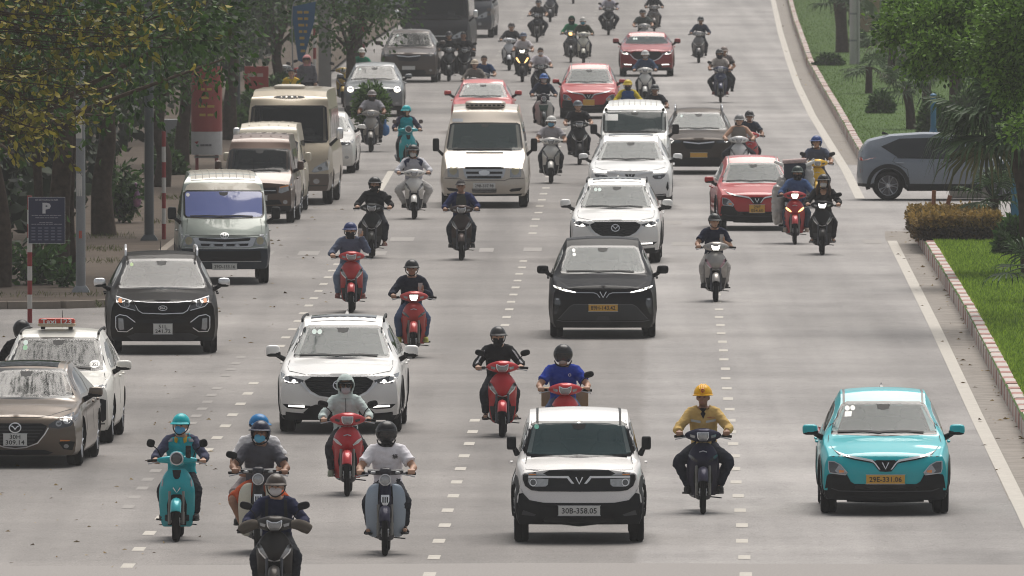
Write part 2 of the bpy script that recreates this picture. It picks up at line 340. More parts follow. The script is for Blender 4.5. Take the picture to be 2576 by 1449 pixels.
# right islands: grass with a painted kerb of red and white blocks
RB=mat('kerb_white',(.50,.455,.42),.85,0,0,.2,.16,6.); RR=mat('kerb_red',(.38,.215,.19),.85,0,0,.2,.18,6.)
def island(name,pix,label):
    P=[gp(x,y) for x,y in pix]; pts=[(p.x,p.y) for p in P]
    outer=[(40,pts[-1][1]),(40,pts[0][1])]
    return pts,ob(name,([(x,y,.26) for x,y in pts+outer],[tuple(range(len(pts)+2))]),TURF,smooth=False,kind='structure',label=label)
near_pts,near_is=island('grass_island',[(2655,1260),(2575,1105),(2522,1000),(2472,900),(2420,800),(2370,715),(2325,640),(2300,600),(2298,582)],'grass verge behind the painted kerb')
far_pts,far_is=island('far_grass_island',[(2166,415),(2140,370),(2105,305),(2065,235),(2030,170),(2010,110),(1993,60),(1978,0),(1965,-60)],'far grass verge with palms')
KH=.27
def kerb(pts,parent,first,count):
    segs=[]; pos=0
    flat=walk(pts,.18)
    # group the small steps into white (1.35 m) and red (.7 m) blocks
    chain=[flat[0][0]]+[b for a,b in flat]; dist=[0]
    for a,b in flat: dist.append(dist[-1]+(b-a).length)
    def pt(d):
        i=int(np.searchsorted(dist,d)); i=min(max(i,1),len(dist)-1); t=(d-dist[i-1])/max(1e-6,dist[i]-dist[i-1]); return chain[i-1].lerp(chain[i],t)
    d=0;k=0;rest={0:[],1:[]}
    while d<dist[-1]-.1:
        L=1.36 if k%2==0 else .72; e=min(d+L,dist[-1]); a,b=pt(d),pt(e); t=(b-a).normalized(); n=Vector((t.y,-t.x))
        if n.x<0: n=-n
        h=KH+random.uniform(-.008,.008); j=random.uniform(-.006,.006); a2=a+n*j+t*.004; b2=b+n*j-t*.004
        prof=[(0,-.02),(0,h-.04),(.03,h-.005),(.06,h),(.2,h),(.2,-.02)]
        r=[[(p.x+n.x*u,p.y+n.y*u,z) for u,z in prof] for p in (a2,b2)]
        m=loft(r)
        if k<count: ob('kerb_block',m,RB if k%2==0 else RR,parent,ang=30)
        else: rest[k%2].append(m)
        d=e;k+=1
    for c in (0,1):
        if rest[c]: ob('kerb_block_row',join(*rest[c]),(RB,RR)[c],parent,kind='stuff')
nk=root('painted_kerb',(0,0,0),0,'pink and white painted kerb along the near grass verge','kerb'); kerb(near_pts,nk,0,160)
fk=root('painted_kerb',(0,0,0),0,'pale painted kerb curving away along the far grass verge','kerb'); kerb(far_pts,fk,0,110)
kn=root('kerb_nose',(0,0,0),0,'white rounded kerb nose in front of the orange hedge','kerb')
p=gp(2300,582); ob('nose_stone',sup((p.x+.1,p.y+1.3,.17),(.2,1.5,.17),.5),RB,kn); ob('nose_cap',sup((p.x+.1,p.y+1.3,.30),(.17,1.3,.05),.5),RB,kn)
gut=[]
for pts in (near_pts,far_pts):
    n=len(pts); V=[(x-.62,y,.003) for x,y in pts]+[(x+.02,y,.003) for x,y in pts]
    ob('gutter',(V,[(i,i+1,n+i+1,n+i) for i in range(n-1)]),mat('dusty_gutter',(.2,.18,.16),.92,0,0,.2,.25,2.2,c2=(.29,.265,.24)),road,smooth=False)
# litter and fallen leaves on the asphalt (uncountable)
random.seed(11); V=[];F=[]
def flake(p,s,h=.01):
    a=random.uniform(0,6.3); k=len(V); c,sn=math.cos(a)*s,math.sin(a)*s
    V.extend([(p.x-c,p.y-sn,p.z+.006),(p.x+sn*.4,p.y-c*.4,p.z+h+random.uniform(0,s*.6)),(p.x+c,p.y+sn,p.z+.008),(p.x-sn*.4,p.y+c*.4,p.z+h)]); F.append((k,k+1,k+2,k+3))
for i in range(420):
    q=random.random()
    if q<.45: pts=near_pts if random.random()<.6 else far_pts; j=random.randrange(len(pts)-1); t=random.random(); p=Vector((pts[j][0]*(1-t)+pts[j+1][0]*t-random.random()**2*.6-.03,pts[j][1]*(1-t)+pts[j+1][1]*t,0)); flake(p,random.uniform(.02,.06))
    elif q<.8: p=gp(random.uniform(0,560),random.uniform(700,1440)); flake(p,random.uniform(.02,.05))
    else: p=gp(random.uniform(500,900),random.uniform(430,900)); flake(p,random.uniform(.03,.06))
ob('fallen_leaves',(V,F),mat('dry_leaf',(.16,.1,.045),.9,0,0,.2,.3,c2=(.36,.27,.13),isl=True),kind='stuff',smooth=False,label='dry fallen leaves scattered on the asphalt')
# ================================================================ cars
def smooth01(t): t=max(0.,min(1.,t)); return t*t*(3-2*t)
def tab(T,x): return float(np.interp(x,[a for a,b in T],[b for a,b in T]))
def stab(T,x,d=.07): return (tab(T,x-d)+tab(T,x)*2+tab(T,x+d))/4
SIDE=[(0,.925),(.1,.975),(.35,1.),(.72,.985),(.9,.965),(1,.93)]
def shell(C):
    L=C['L'];hw=C['W']/2;zb=C['zb'];top=C['top'];rw=C['rw'];belt=C['belt'];K=7
    wy=C['wy'];Rw=C['R'];Ra=Rw+.055;plan=C.get('plan',.22);planr=C.get('planr',.14);nose=C['nose'];tail=C.get('tail',[(0,.1),(.5,0),(2,.12)]);side=C.get('side',SIDE)
    st=set(np.round(np.linspace(0,L,int(L/.075)),3))|{round(y,3) for y,_ in top if 0<=y<=L}
    for w in wy:
        for a in (-.999,-.96,-.85,-.6,-.3,0,.3,.6,.85,.96,.999): st.add(round(w+a*Ra,3))
    st=sorted(st); st=[s for i,s in enumerate(st) if i==0 or s-st[i-1]>.012]
    c0,c1=C['ws']; fo=lambda s:max(0.,1-s/.95)**1.4; ro=lambda s:max(0.,1-(L-s)/.8)**1.4
    def offy(x,z,s): return fo(s)*(plan*(abs(x)/hw)**2.7+tab(nose,z))-ro(s)*(planr*(abs(x)/hw)**3+tab(tail,z))
    rings=[];arch=C.get('arch',True)
    for s in st:
        zt=stab(top,s,.05);r_=stab(rw,s,.06);cr=.05 if s<c0 else .035
        zB=min(stab(belt,s),zt-.05)
        w=hw*(1-C.get('tf',.07)*(1-smooth01(s/.7))-.06*(1-smooth01((L-s)/.7)))
        zl=zb+.05*max(0,1-s/.25)*0+C.get('tailup',.1)*smooth01((s-L+.7)/.7)
        for q in wy:
            if arch and abs(s-q)<Ra: zl=max(zl,Rw+math.sqrt(Ra*Ra-(s-q)**2))
        H=[]
        g0=tab(side,(zl-zb)/(zB-zb))
        for k in range(K): H.append((w*g0*k/K,zl))
        for j in range(10):
            z=zl+(zB-zl)*j/9; H.append((w*tab(side,(z-zb)/(zB-zb)),z))
        wB=H[-1][0]; ze=zt-cr
        for j in range(1,6):
            t=j/6; H.append((wB+(r_-wB)*t+C.get('bul',.025)*math.sin(PI*t)*(1 if s>c0 else .6),zB+(ze-zB)*t+(.012*math.sin(PI*t) if s<c0 else 0)))
        for k in range(K,-1,-1): H.append((r_*k/K,zt-cr*(k/K)**2.2))
        inw=smooth01((s-c0+.1)/.2)*smooth01((c1+.25-s)/.25)
        ring=[]
        for i,(x,z) in enumerate(H):
            y=s+offy(x,z,s)+(C.get('wsc',.11)*inw*(x/hw)**2 if i>=K+10 else 0)
            ring.append((x,y,z))
        rings.append(ring)
    n=len(rings[0]); V=[];F=[];idx=[]
    for r in rings:
        row=[]
        for p in r: row.append(len(V)); V.append(p)
        lrow=[]
        for i,p in enumerate(r):
            if p[0]<1e-6: lrow.append(row[i])
            else: lrow.append(len(V)); V.append((-p[0],p[1],p[2]))
        idx.append((row,lrow))
    for a,b in zip(idx[:-1],idx[1:]):
        for h in (0,1):
            for i in range(n-1): F.append((a[h][i],a[h][i+1],b[h][i+1],b[h][i]))
    for e,s in ((0,st[0]),(len(rings)-1,st[-1])):
        rows=[]; r=rings[e]; m0,m1=K,n-1-K
        for h,sg in ((0,1),(1,-1)):
            grid=[[idx[e][h][k] for k in range(K+1)]]
            for i in range(m0+1,m1):
                x,_,z=r[i]; row=[]
                for k in range(K):
                    xx=x*k/K
                    if k==0 and h==1: row.append(rows[i-m0-1]); continue
                    row.append(len(V)); V.append((sg*xx,s+offy(xx,z,s),z))
                    if k==0: rows.append(row[0])
                row.append(idx[e][h][i]); grid.append(row)
            grid.append([idx[e][h][n-1-k] for k in range(K+1)])
            for a,b in zip(grid[:-1],grid[1:]):
                for k in range(K): F.append((a[k],a[k+1],b[k+1],b[k]))
    F=[f for f in F if len(set(f))==4 and len({V[i] for i in f})>=3]
    return V,F
WHC={}
def wheel_meshes(Rw,w,ns=5):
    k=(Rw,w,ns)
    if k in WHC: return WHC[k]
    h=w/2; rr=Rw*.67
    ty=lathe([(-h*.8,rr),(-h,rr+.02),(-h,Rw*.9),(-h*.85,Rw*.975),(-h*.45,Rw),(-h*.12,Rw),(-.006,Rw-.008),(.006,Rw-.008),(h*.12,Rw),(h*.45,Rw),(h*.85,Rw*.975),(h,Rw*.9),(h,rr+.02),(h*.8,rr)],32)
    parts=[lathe([(-h*.9,rr),(-h*.8,rr-.012),(h*.8,rr-.012),(h*.9,rr)],28),lathe([(h*.35,0),(h*.4,.05),(h*.75,.06),(h*.8,.0)],16)]
    for i in range(ns):
        a=2*PI*i/ns
        for da in (-.16,.16):
            c,s_=math.cos(a+da),math.sin(a+da); c2,s2=math.cos(a+da*1.3),math.sin(a+da*1.3)
            parts.append(tube([(h*.62,.04*c,.04*s_),(h*.72,rr*.55*c,rr*.55*s_),(h*.75,rr*.98*c2,rr*.98*s2)],[.03,.024,.03],6,.5))
    disc=lathe([(h*.1,0.),(h*.1,rr-.02),(-h*.3,rr-.02)],20)
    WHC[k]=(mesh('tyre',ty),mesh('rim',join(*parts)),mesh('brake_disc',disc)); return WHC[k]
class Car:
    def __init__(s,C,loc,rz,label,cat='car',col=(.8,.8,.8),metal=0.,group=None,name='car',clad=None,cladm=BLACK):
        s.C=C; s.r=root(name,loc,rz,label,cat,group); s.paint=paint(col,metal)
        m=shell(C); s.bvh=BVHTree.FromPolygons([Vector(v) for v in m[0]],m[1])
        me=mesh('body',m,True,32); me.materials.append(s.paint); me.materials.append(cladm)
        cl=clad or C.get('clad')
        if cl:
            for p in me.polygons:
                if cl(abs(p.center.x),p.center.y,p.center.z): p.material_index=1
        for p in me.polygons:
            c_=p.center; near=min(abs(c_.y-q) for q in C['wy'])<C['R']+.075
            if p.normal.z<-.6 or (near and abs(p.normal.x)<.35 and c_.z<C['R']*2+.1 and p.normal.z<.2): p.material_index=1
        s.body=put('body',me,s.paint,s.r)
        for y in C['wy']:
            ob('wheel_well',box(-C['W']/2+.3,C['W']/2-.3,y-C['R']-.05,y+C['R']+.05,C['R']-.06,2*C['R']+.05),BLACK,s.r,smooth=False)
            for sg in (1,-1):
                tw=C.get('tw',.21); ty,ri,di=wheel_meshes(C['R'],tw,C.get('ns',5)); e=put('wheel',ri,C.get('rim',SILVER),s.r); e.location=(sg*(C['W']/2-tw/2-.03),y,C['R']); e.rotation_euler=(0,0,0 if sg>0 else PI)
                put('tyre',ty,RUBBER,e); put('brake_disc',di,DARKMETAL,e)
    def p(s,name,m,pts,mode='m',off=.007,th=.015,ax='f',parent=None,maxe=.09):
        out=[]
        if mode=='s': polys=[sym(pts)]
        elif mode=='m': polys=[pts,mirx(pts)]
        else: polys=[pts]
        for q in polys: out.append(ob(name,panel(s.bvh,q,ax,off,th,maxe),m,parent or s.r,ang=50))
        return out
    def ln(s,name,m,pts,w,mode='m',off=.009,th=.012,ax='f',parent=None): return s.p(name,m,strip(pts,w),mode,off,th,ax,parent)
    def sidewin(s,polys,m=GLASSD):
        for q in polys:
            for ax in 'lr': ob('side_window',panel(s.bvh,q,ax,.004,.012,.2),m,s.r,ang=50)
    def sideline(s,pts,w=.012,name='door_seam',m=None):
        for ax in 'lr': ob(name,panel(s.bvh,strip(pts,w),ax,.002,.004,.2),m or SEAM,s.r,smooth=False)
    def glass(s,zb,xb,zt,xt,m=GLASS,wip=True,tint=None):
        xb=min(xb,tab(s.C['rw'],s.C['ws'][0])-.05); xt=min(xt,tab(s.C['rw'],s.C['ws'][1])-.035)
        h=[(0,zt+.008),(xt-.06,zt),(xt-.01,zt-.035),(xb,zb+.05),(xb-.03,zb+.008),(0,zb-.012)]
        # open the shell behind the pane and furnish the cabin
        c0,c1=s.C['ws']; bm=bmesh.new(); bm.from_mesh(s.body.data); kill=[]
        for f in bm.faces:
            q=f.calc_center_median(); t=(q.z-zb)/(zt-zb)
            if .0<t<1. and abs(q.x)<xb+(xt-xb)*t-.03 and c0-.1<q.y<c1+.2 and f.normal.y<-.2: kill.append(f)
        bmesh.ops.delete(bm,geom=kill,context='FACES'); bm.to_mesh(s.body.data); bm.free()
        LIN=plastic((.03,.03,.032),.8); SEATM=plastic((.09,.085,.08),.8); W2=s.C['W']/2
        ob('dashboard',join(sup((0,c0+.42,zb-.16),(W2*.82,.36,.1),.4),sup((W2*.42,c0+.62,zb-.07),(.17,.12,.06),.6)),LIN,s.r)
        ob('steering_wheel',xf(lathe([(-.012,.165),(0,.18),(.012,.165),(0,.15)],20,'y'),Matrix.Translation((W2*.42,c0+.85,zb-.06))@Matrix.Rotation(-.5,4,'X')),LIN,s.r)
        for sg in (1,-1):
            st=ob('front_seat',join(sup((sg*W2*.42,c1+.22,zb-.22),(.235,.10,.36),.6),sup((sg*W2*.42,c1-.05,zb-.5),(.235,.28,.1),.6)),SEATM,s.r); ob('headrest',sup((sg*W2*.42,c1+.27,zb+.2),(.13,.055,.085),.7),SEATM,st)
        rs=ob('rear_seat',sup((0,c1+1.15,zb-.2),(W2*.75,.12,.34),.4),SEATM,s.r)
        for x in (-.38,.38): ob('headrest',sup((x*W2/.9,c1+1.17,zb+.18),(.12,.05,.07),.7),SEATM,rs)
        s.p('windshield_surround',GLOSSB,strip([(0,zt+.012),(xt-.045,zt+.006),(xt+.01,zt-.02),(xb+.015,zb+.035),(xb-.005,zb-.005),(0,zb-.022)],.045),'m',.005,.01)
        V=[];F=[];nu,nv=21,15
        for j in range(nv):
            t=j/(nv-1); w_=xb+(xt-xb)*t-.012*(1-math.sqrt(max(0,1-max(0,abs(t-.5)*2-.8)**2*25)))*3
            for i in range(nu):
                u=i/(nu-1)*2-1; x=u*w_; z=zb+(zt-zb)*t+(.02*t-.014)*(1-u*u); q=s.bvh.ray_cast(Vector((x,-9,z)),Vector((0,1,0)))[0]; V.append((x,(q.y if q else c0)-.010,z))
        for j in range(nv-1):
            for i in range(nu-1): F.append((j*nu+i,j*nu+i+1,(j+1)*nu+i+1,(j+1)*nu+i))
        Y=np.array([p[1] for p in V]).reshape(nv,nu)
        for _ in range(4): Y[1:-1,1:-1]=(Y[1:-1,1:-1]*2+Y[:-2,1:-1]+Y[2:,1:-1]+Y[1:-1,:-2]+Y[1:-1,2:])/6
        V=[(p[0],float(y),p[2]) for p,y in zip(V,Y.ravel())]
        s.ws=ob('windshield',(V,F),m,s.r,ang=180)
        if wip:
            for a,b in ((-.88,-.05),(-.12,.75)):
                s.ln('wiper',BLACK,[(a*xb,zb+.012),(a*xb*.4+b*xb*.6,zb+.022),(b*xb,zb+.006)],.02,'f',.03,.01)
        s.p('rear_view_mirror',BLACK,[(0,zt-.005),(.09,zt-.005),(.07,zt-.06),(0,zt-.075)],'s',.011,.003,parent=s.ws)
    def sticker(s,x,z,r=.04,m=None): s.p('sticker',m or mat('sticker',(.55,.66,.62),.5,0,0,.4,.1),oval(x,z,r,r),'f',.012,.003,parent=s.ws)
    def mirror(s,y,z,rx=.095,rz=.08,x=None,m=None,e=.55,low=True,gap=.0):
        x=x or s.C['W']/2+.1
        for sg in (1,-1):
            o=ob('side_mirror',sup((sg*x,y,z),(rx,.075,rz),e),m or s.paint,s.r)
            ob('mirror_glass',sup((sg*x,y+.072,z),(rx*.86,.012,rz*.84),e),CHROME,o)
            if low: ob('mirror_base',sup((sg*(x-.01),y+.004,z-rz*.55),(rx*1.02,.078,rz*.5),e),BLACK,o)
            ob('mirror_arm',tube([(sg*(x-rx*.6),y+.02,z-rz*.8),(sg*(s.C['W']/2-.07),y+.06,z-rz*.9-.05-gap)],[.03,.04],8),BLACK,o)
    def plate(s,t,x,z,w,h,yellow=False):
        hy=[s.bvh.ray_cast(Vector((x+a*w/2,-9,z+b*h/2)),Vector((0,1,0)))[0] for a in (-1,0,1) for b in (-1,1)]
        y=min([q.y for q in hy if q] or [0])-.012
        o=ob('licence_plate',box(x-w/2,x+w/2,y-.006,y+.02,z-h/2,z+h/2,.004),PLATEY if yellow else PLATEW,s.r,smooth=False)
        fr=[box(x-w/2-.008,x+w/2+.008,y-.003,y+.02,z-h/2-.008,z-h/2-.001),box(x-w/2-.008,x+w/2+.008,y-.003,y+.02,z+h/2+.001,z+h/2+.008)]
        ob('plate_frame',join(*fr),SILVER,o,smooth=False)
        if t:
            L=t.split('\n')
            for i,q in enumerate(L):
                lh=h*(.62 if len(L)==1 else .38); zz=z if len(L)==1 else z+(h*.24 if i==0 else -h*.23)
                lettering(q,w*(.84 if len(L)==1 else (.45 if i==0 else .8)),lh,(x,y-.009,zz),INK,o,bold=.012)
    def emb_v(s,z,w=.045,h=.1,m=CHROME):
        s.ln('emblem',m,[(-w,z+h/2),(0,z-h/2),(w,z+h/2)],.016,'f',.02,.02)
    def emb_wing(s,x,z,rx=.08,rz=.066):
        o=s.ln('emblem',CHROME,[(x+rx*math.cos(a),z+rz*math.sin(a)) for a in np.linspace(0,2*PI,25)],.016,'f',.022,.02)[0]
        s.p('emblem_wing',CHROME,[(x-rx*.95,z+rz*.5),(x-rx*.4,z+rz*.42),(x,z-rz*.1),(x+rx*.4,z+rz*.42),(x+rx*.95,z+rz*.5),(x+rx*.35,z+rz*.05),(x,z-rz*.5),(x-rx*.35,z+rz*.05)],'f',.02,.02,parent=o)
    def rails(s,x,y0,y1,z,m=SILVER,h=.05):
        for sg in (1,-1): ob('roof_rail',ctube([(sg*x,y0,z-.03),(sg*x,y0+.12,z+h),(sg*x*.99,(y0+y1)/2,z+h+.015),(sg*x*.97,y1-.12,z+h),(sg*x*.96,y1,z-.03)],.018,8,5),m,s.r)
    def antenna(s,y,z,h=.3): ob('antenna',tube([(0,y,z),(0,y+.1,z+h)],[.008,.003],6),BLACK,s.r)
    def fin(s,y,z): ob('antenna_fin',loft([[(.03,y-.09,z),(.03,y+.09,z),(-.03,y+.09,z),(-.03,y-.09,z)],[(.004,y+.05,z+.07),(.004,y+.08,z+.07),(-.004,y+.08,z+.07),(-.004,y+.05,z+.07)]]),GLOSSB,s.r)
    def sunroof(s,w,y0,y1): s.p('sunroof',GLASSD,[(w,y0),(w,y1),(-w,y1),(-w,y0)],'f',.006,.01,'t')
    def flare(s,w=.075,m=None):
        R0=s.C['R']+.062
        for yc in s.C['wy']:
            A_=np.linspace(-.25,PI+.25,22); Q=Quads([[(yc+math.cos(a)*r,s.C['R']+math.sin(a)*r) for a,r in ((A_[i],R0),(A_[i+1],R0),(A_[i+1],R0+w),(A_[i],R0+w))] for i in range(21)])
            for ax in 'lr': ob('fender_flare',panel(s.bvh,Q,ax,.012,.02,.2),m or BLACK,s.r,ang=50)
    def handles(s,ys,z):
        hw=s.C['W']/2
        for y in ys:
            for sg in (1,-1): ob('door_handle',sup((sg*(hw+.004),y,z),(.022,.09,.018),.5),s.paint,s.r)
    def taillight(s,z,x=.62,w=.2,h=.14):
        s.p('tail_light',REDL,[(x,z),(x+w,z),(x+w,z+h),(x,z+h)],'m',.006,.01,'b')
        s.p('rear_window',GLASSD,[(0,s.C['top'][-3][1]-.06),(s.C['rw'][-1][1]-.12,s.C['top'][-3][1]-.1),(s.C['rw'][-1][1]+.02,z+.2),(0,z+.2)],'s',.006,.01,'b')
def spec(L,W,H,hood,cowl,head,belt,zb=.2,R_=.34,yf=.86,wb=2.7,hw_h=.8,rfw=.62,tailx=.45,hoodz=None,roofdrop=.06,nose=None,rearslope=.35,**kw):
    """hood: height of the hood's front edge; cowl=(y,z); head=(y,z) of the roof's front edge"""
    cw=hw_h*W/2*1.0; r=rfw*W/2/.62*.62
    C=dict(L=L,W=W,zb=zb,R=R_,wy=(yf,yf+wb),ws=(cowl[0],head[0]),
      top=[(0,hood),(.12,hood+.035),(cowl[0]*.5,hood+(cowl[1]-hood)*.68),(cowl[0],cowl[1]),(head[0],head[1]),(head[0]+.35,H-.012),(head[0]+.9,H),(L-tailx-rearslope-.25,H-roofdrop),(L-tailx,H-roofdrop-.12),(L-tailx+rearslope*.6,H*.72),(L,H*.6)],
      rw=[(0,cw*.9),(cowl[0]*.6,cw),(cowl[0],cw*1.0),(head[0],r),(L-tailx-rearslope,r*.98),(L,r*.95)],
      belt=[(0,belt[0]-.05),(.3,belt[0]),(cowl[0],belt[1]),(L*.7,belt[2]),(L,belt[2]+.02)],
      nose=nose or [(0,.14),(zb,.08),(zb+.2,.0),(.6,.0),(hood-.05,.06),(hood+.05,.16),(2.5,.2)])
    C.update(kw); return C
# ---- the models in the street; faces are drawn in metres as seen from the front
def hatch(loc,rz,label,col,plate,ptype,lit=False):
    C=spec(3.97,1.72,1.57,.80,(1.02,1.0),(1.72,1.42),(.83,.93,.98),zb=.2,R_=.325,yf=.78,wb=2.51,hw_h=.86,rfw=.645,tw=.205,clad=lambda x,y,z:z<.34)
    c=Car(C,loc,rz,label,'car',col,group='hatchbacks with a winged chrome line')
    c.flare(0.05)
    c.glass(1.035,.715,1.385,.535)
    c.p('lower_bumper',BLACK,[(0,.41),(.4,.41),(.45,.44),(.5,.53),(.6,.55),(.745,.53),(.76,.5),(.79,.3),(.74,.2),(0,.195)],'s',.008)
    c.p('lower_grille',GLOSSB,[(0,.40),(.36,.395),(.43,.36),(.38,.345),(0,.345)],'s',.012)
    c.ln('bumper_edge',plastic((.05,.052,.056)),[(-.7,.35),(-.6,.318),(0,.31),(.6,.318),(.7,.35)],.012,'f',.014)
    c.p('centre_trim',GLOSSB,[(0,.718),(.12,.72),(.145,.70),(.075,.575),(0,.57)],'s',.012)
    c.p('wing_backing',GLOSSB,[(.67,.842),(.58,.80),(.4,.756),(.22,.728),(.15,.72),(.11,.68),(.055,.595),(.09,.59),(.16,.68),(.4,.722),(.6,.775)],'m',.010)
    c.p('chrome_wing',BRIGHT if not lit else LED,[(.66,.832),(.5,.785),(.3,.75),(.17,.725),(.125,.68),(.068,.60),(.085,.60),(.15,.685),(.2,.705),(.4,.738),(.58,.785)],'m',.016)
    c.emb_v(.65,.042,.082)
    for o in c.p('headlight',LAMPD,[(.735,.70),(.66,.695),(.58,.655),(.495,.555),(.52,.528),(.72,.552),(.735,.6)],'m',.012):
        sg=1 if o.data.vertices[0].co.x>0 else -1
        c.p('lamp_lens',LAMP,[(sg*x,z) for x,z in [(.60,.66),(.58,.655),(.5,.557),(.525,.535),(.62,.545),(.655,.58)]],'f',.016,.01,parent=o)
        c.p('turn_lens',AMBER,[(sg*x,z) for x,z in [(.605,.592),(.535,.585),(.54,.56),(.6,.555)]],'f',.02,.01,parent=o)
        c.ln('lamp_rim',SILVER,[(sg*x,z) for x,z in [(.735,.70),(.66,.695),(.58,.655),(.495,.555),(.52,.528),(.72,.552),(.735,.6),(.735,.70)]],.012,'f',.017,.01,parent=o)
    if ptype: c.plate(plate,.0,.472,*((.50,.11) if ptype==1 else (.33,.165)),True)
    c.ln('hood_seam',SEAM,[(.72,1.0),(.735,.92),(.67,.845)],.007,'m',.003)
    c.ln('under_tray',BLACK,[(-.5,.2),(0,.19),(.5,.2)],.05,'f',-.1)
    c.mirror(1.42,1.06,.1,.068); c.fin(3.2,1.53)
    c.p('roof_strip',plastic((.1,.1,.1)),[(.50,1.75),(.53,1.75),(.52,3.2),(.49,3.2)],'f',.004,.01,'t'); c.p('roof_strip',plastic((.1,.1,.1)),[(-.50,1.75),(-.53,1.75),(-.52,3.2),(-.49,3.2)],'f',.004,.01,'t')
    c.sidewin([[(1.45,1.03),(1.95,1.36),(2.2,1.4),(2.2,1.03)],[(2.27,1.03),(2.27,1.4),(2.9,1.38),(3.2,1.1)]]); c.sideline([(2.24,1.4),(2.24,.4)]); c.sideline([(1.3,1.0),(1.3,.4)]); c.sideline([(3.02,1.0),(2.95,.6)]); c.handles((2.05,2.95),.88); c.taillight(.85)
    return c
def minisuv(loc,rz,label):
    C=spec(3.19,1.68,1.63,.93,(.78,1.06),(1.06,1.47),(.9,.98,1.0),zb=.24,R_=.335,yf=.62,wb=2.075,hw_h=.845,rfw=.735,tw=.18,plan=.13,tailx=.12,rearslope=.1,roofdrop=.02,bul=.01,wsc=.06,side=[(0,.95),(.12,.99),(.42,1.),(.62,.985),(.66,.95),(1,.92)],
      nose=[(0,.1),(.24,.05),(.45,0),(.55,.02),(.7,.05),(.93,.07),(2.5,.12)],clad=lambda x,y,z:z<.5)
    c=Car(C,loc,rz,label,'car',(.80,.78,.76))
    c.flare(0.1)
    c.glass(1.09,.655,1.46,.575,glassmat('teal_window_glass',(.05,.085,.09),.72,.6),wip=False)
    c.p('lower_bumper',BLACK,[(0,.505),(.45,.515),(.62,.545),(.70,.63),(.755,.74),(.80,.72),(.815,.5),(.8,.26),(.7,.245),(0,.24)],'s',.008)
    for sg in (1,-1): c.p('bumper_crease',plastic((.05,.052,.056)),[(sg*x,z) for x,z in [(.70,.42),(.72,.36),(.56,.345),(.54,.365)]],'f',.012)
    c.p('lower_intake',GLOSSB,[(0,.33),(.42,.33),(.46,.29),(.4,.265),(0,.265)],'s',.013)
    c.p('face_panel',GLOSSB,[(0,.918),(.66,.922),(.70,.905),(.705,.80),(.675,.72),(.60,.668),(.5,.655),(0,.652)],'s',.010)
    c.p('chrome_bar',BRIGHT,[(.635,.846),(.135,.846),(.10,.80),(.062,.752),(.095,.752),(.13,.79),(.15,.82),(.635,.822)],'m',.018)
    for o in c.p('headlight',LAMP,[(.635,.815),(.385,.808),(.39,.74),(.42,.715),(.58,.712),(.62,.735),(.635,.77)],'m',.015):
        sg=1 if o.data.vertices[0].co.x>0 else -1
        c.p('lamp_lens',LAMPD,oval(sg*.575,.765,.034,.036),'f',.022,.01,parent=o); c.ln('lamp_rim',CHROME,oval(sg*.575,.765,.04,.042)+[(sg*.575+.04,.765)],.01,'f',.02,.01,parent=o)
    for o in c.p('turn_lamp',LAMP,[(.635,.878),(.44,.874),(.40,.852),(.635,.852)],'m',.015):
        sg=1 if o.data.vertices[0].co.x>0 else -1; c.p('turn_lens',AMBER,[(sg*.63,.872),(sg*.54,.87),(sg*.54,.857),(sg*.63,.857)],'f',.019,.01,parent=o)
    c.emb_v(.79,.042,.085); c.plate('30B-358.05',0,.415,.52,.115)
    c.ln('hood_seam',SEAM,[(.655,1.055),(.668,.98),(.665,.93)],.008,'m',.004)
    c.mirror(.98,1.22,.06,.085,.845,BLACK,.35,False,.02); c.sticker(-.53,1.42,.03,mat('green_sticker',(.1,.4,.3),.5,0,0,.4,.1))
    for sg in (1,-1): c.p('roof_strip',BLACK,[(sg*.505,1.08),(sg*.535,1.08),(sg*.53,2.95),(sg*.50,2.95)],'f',.008,.01,'t'); c.p('pillar_cover',GLOSSB,[(sg*.585,1.50),(sg*.635,1.47),(sg*.73,1.10),(sg*.68,1.09)],'f',.012,.01)
    c.sidewin([[(1.0,1.08),(1.2,1.46),(1.75,1.48),(1.75,1.08)],[(1.83,1.08),(1.83,1.48),(2.8,1.46),(2.9,1.1)]]); c.sideline([(1.79,1.48),(1.79,.4)]); c.handles((1.65,),.95); c.taillight(.8,.55)
    return c
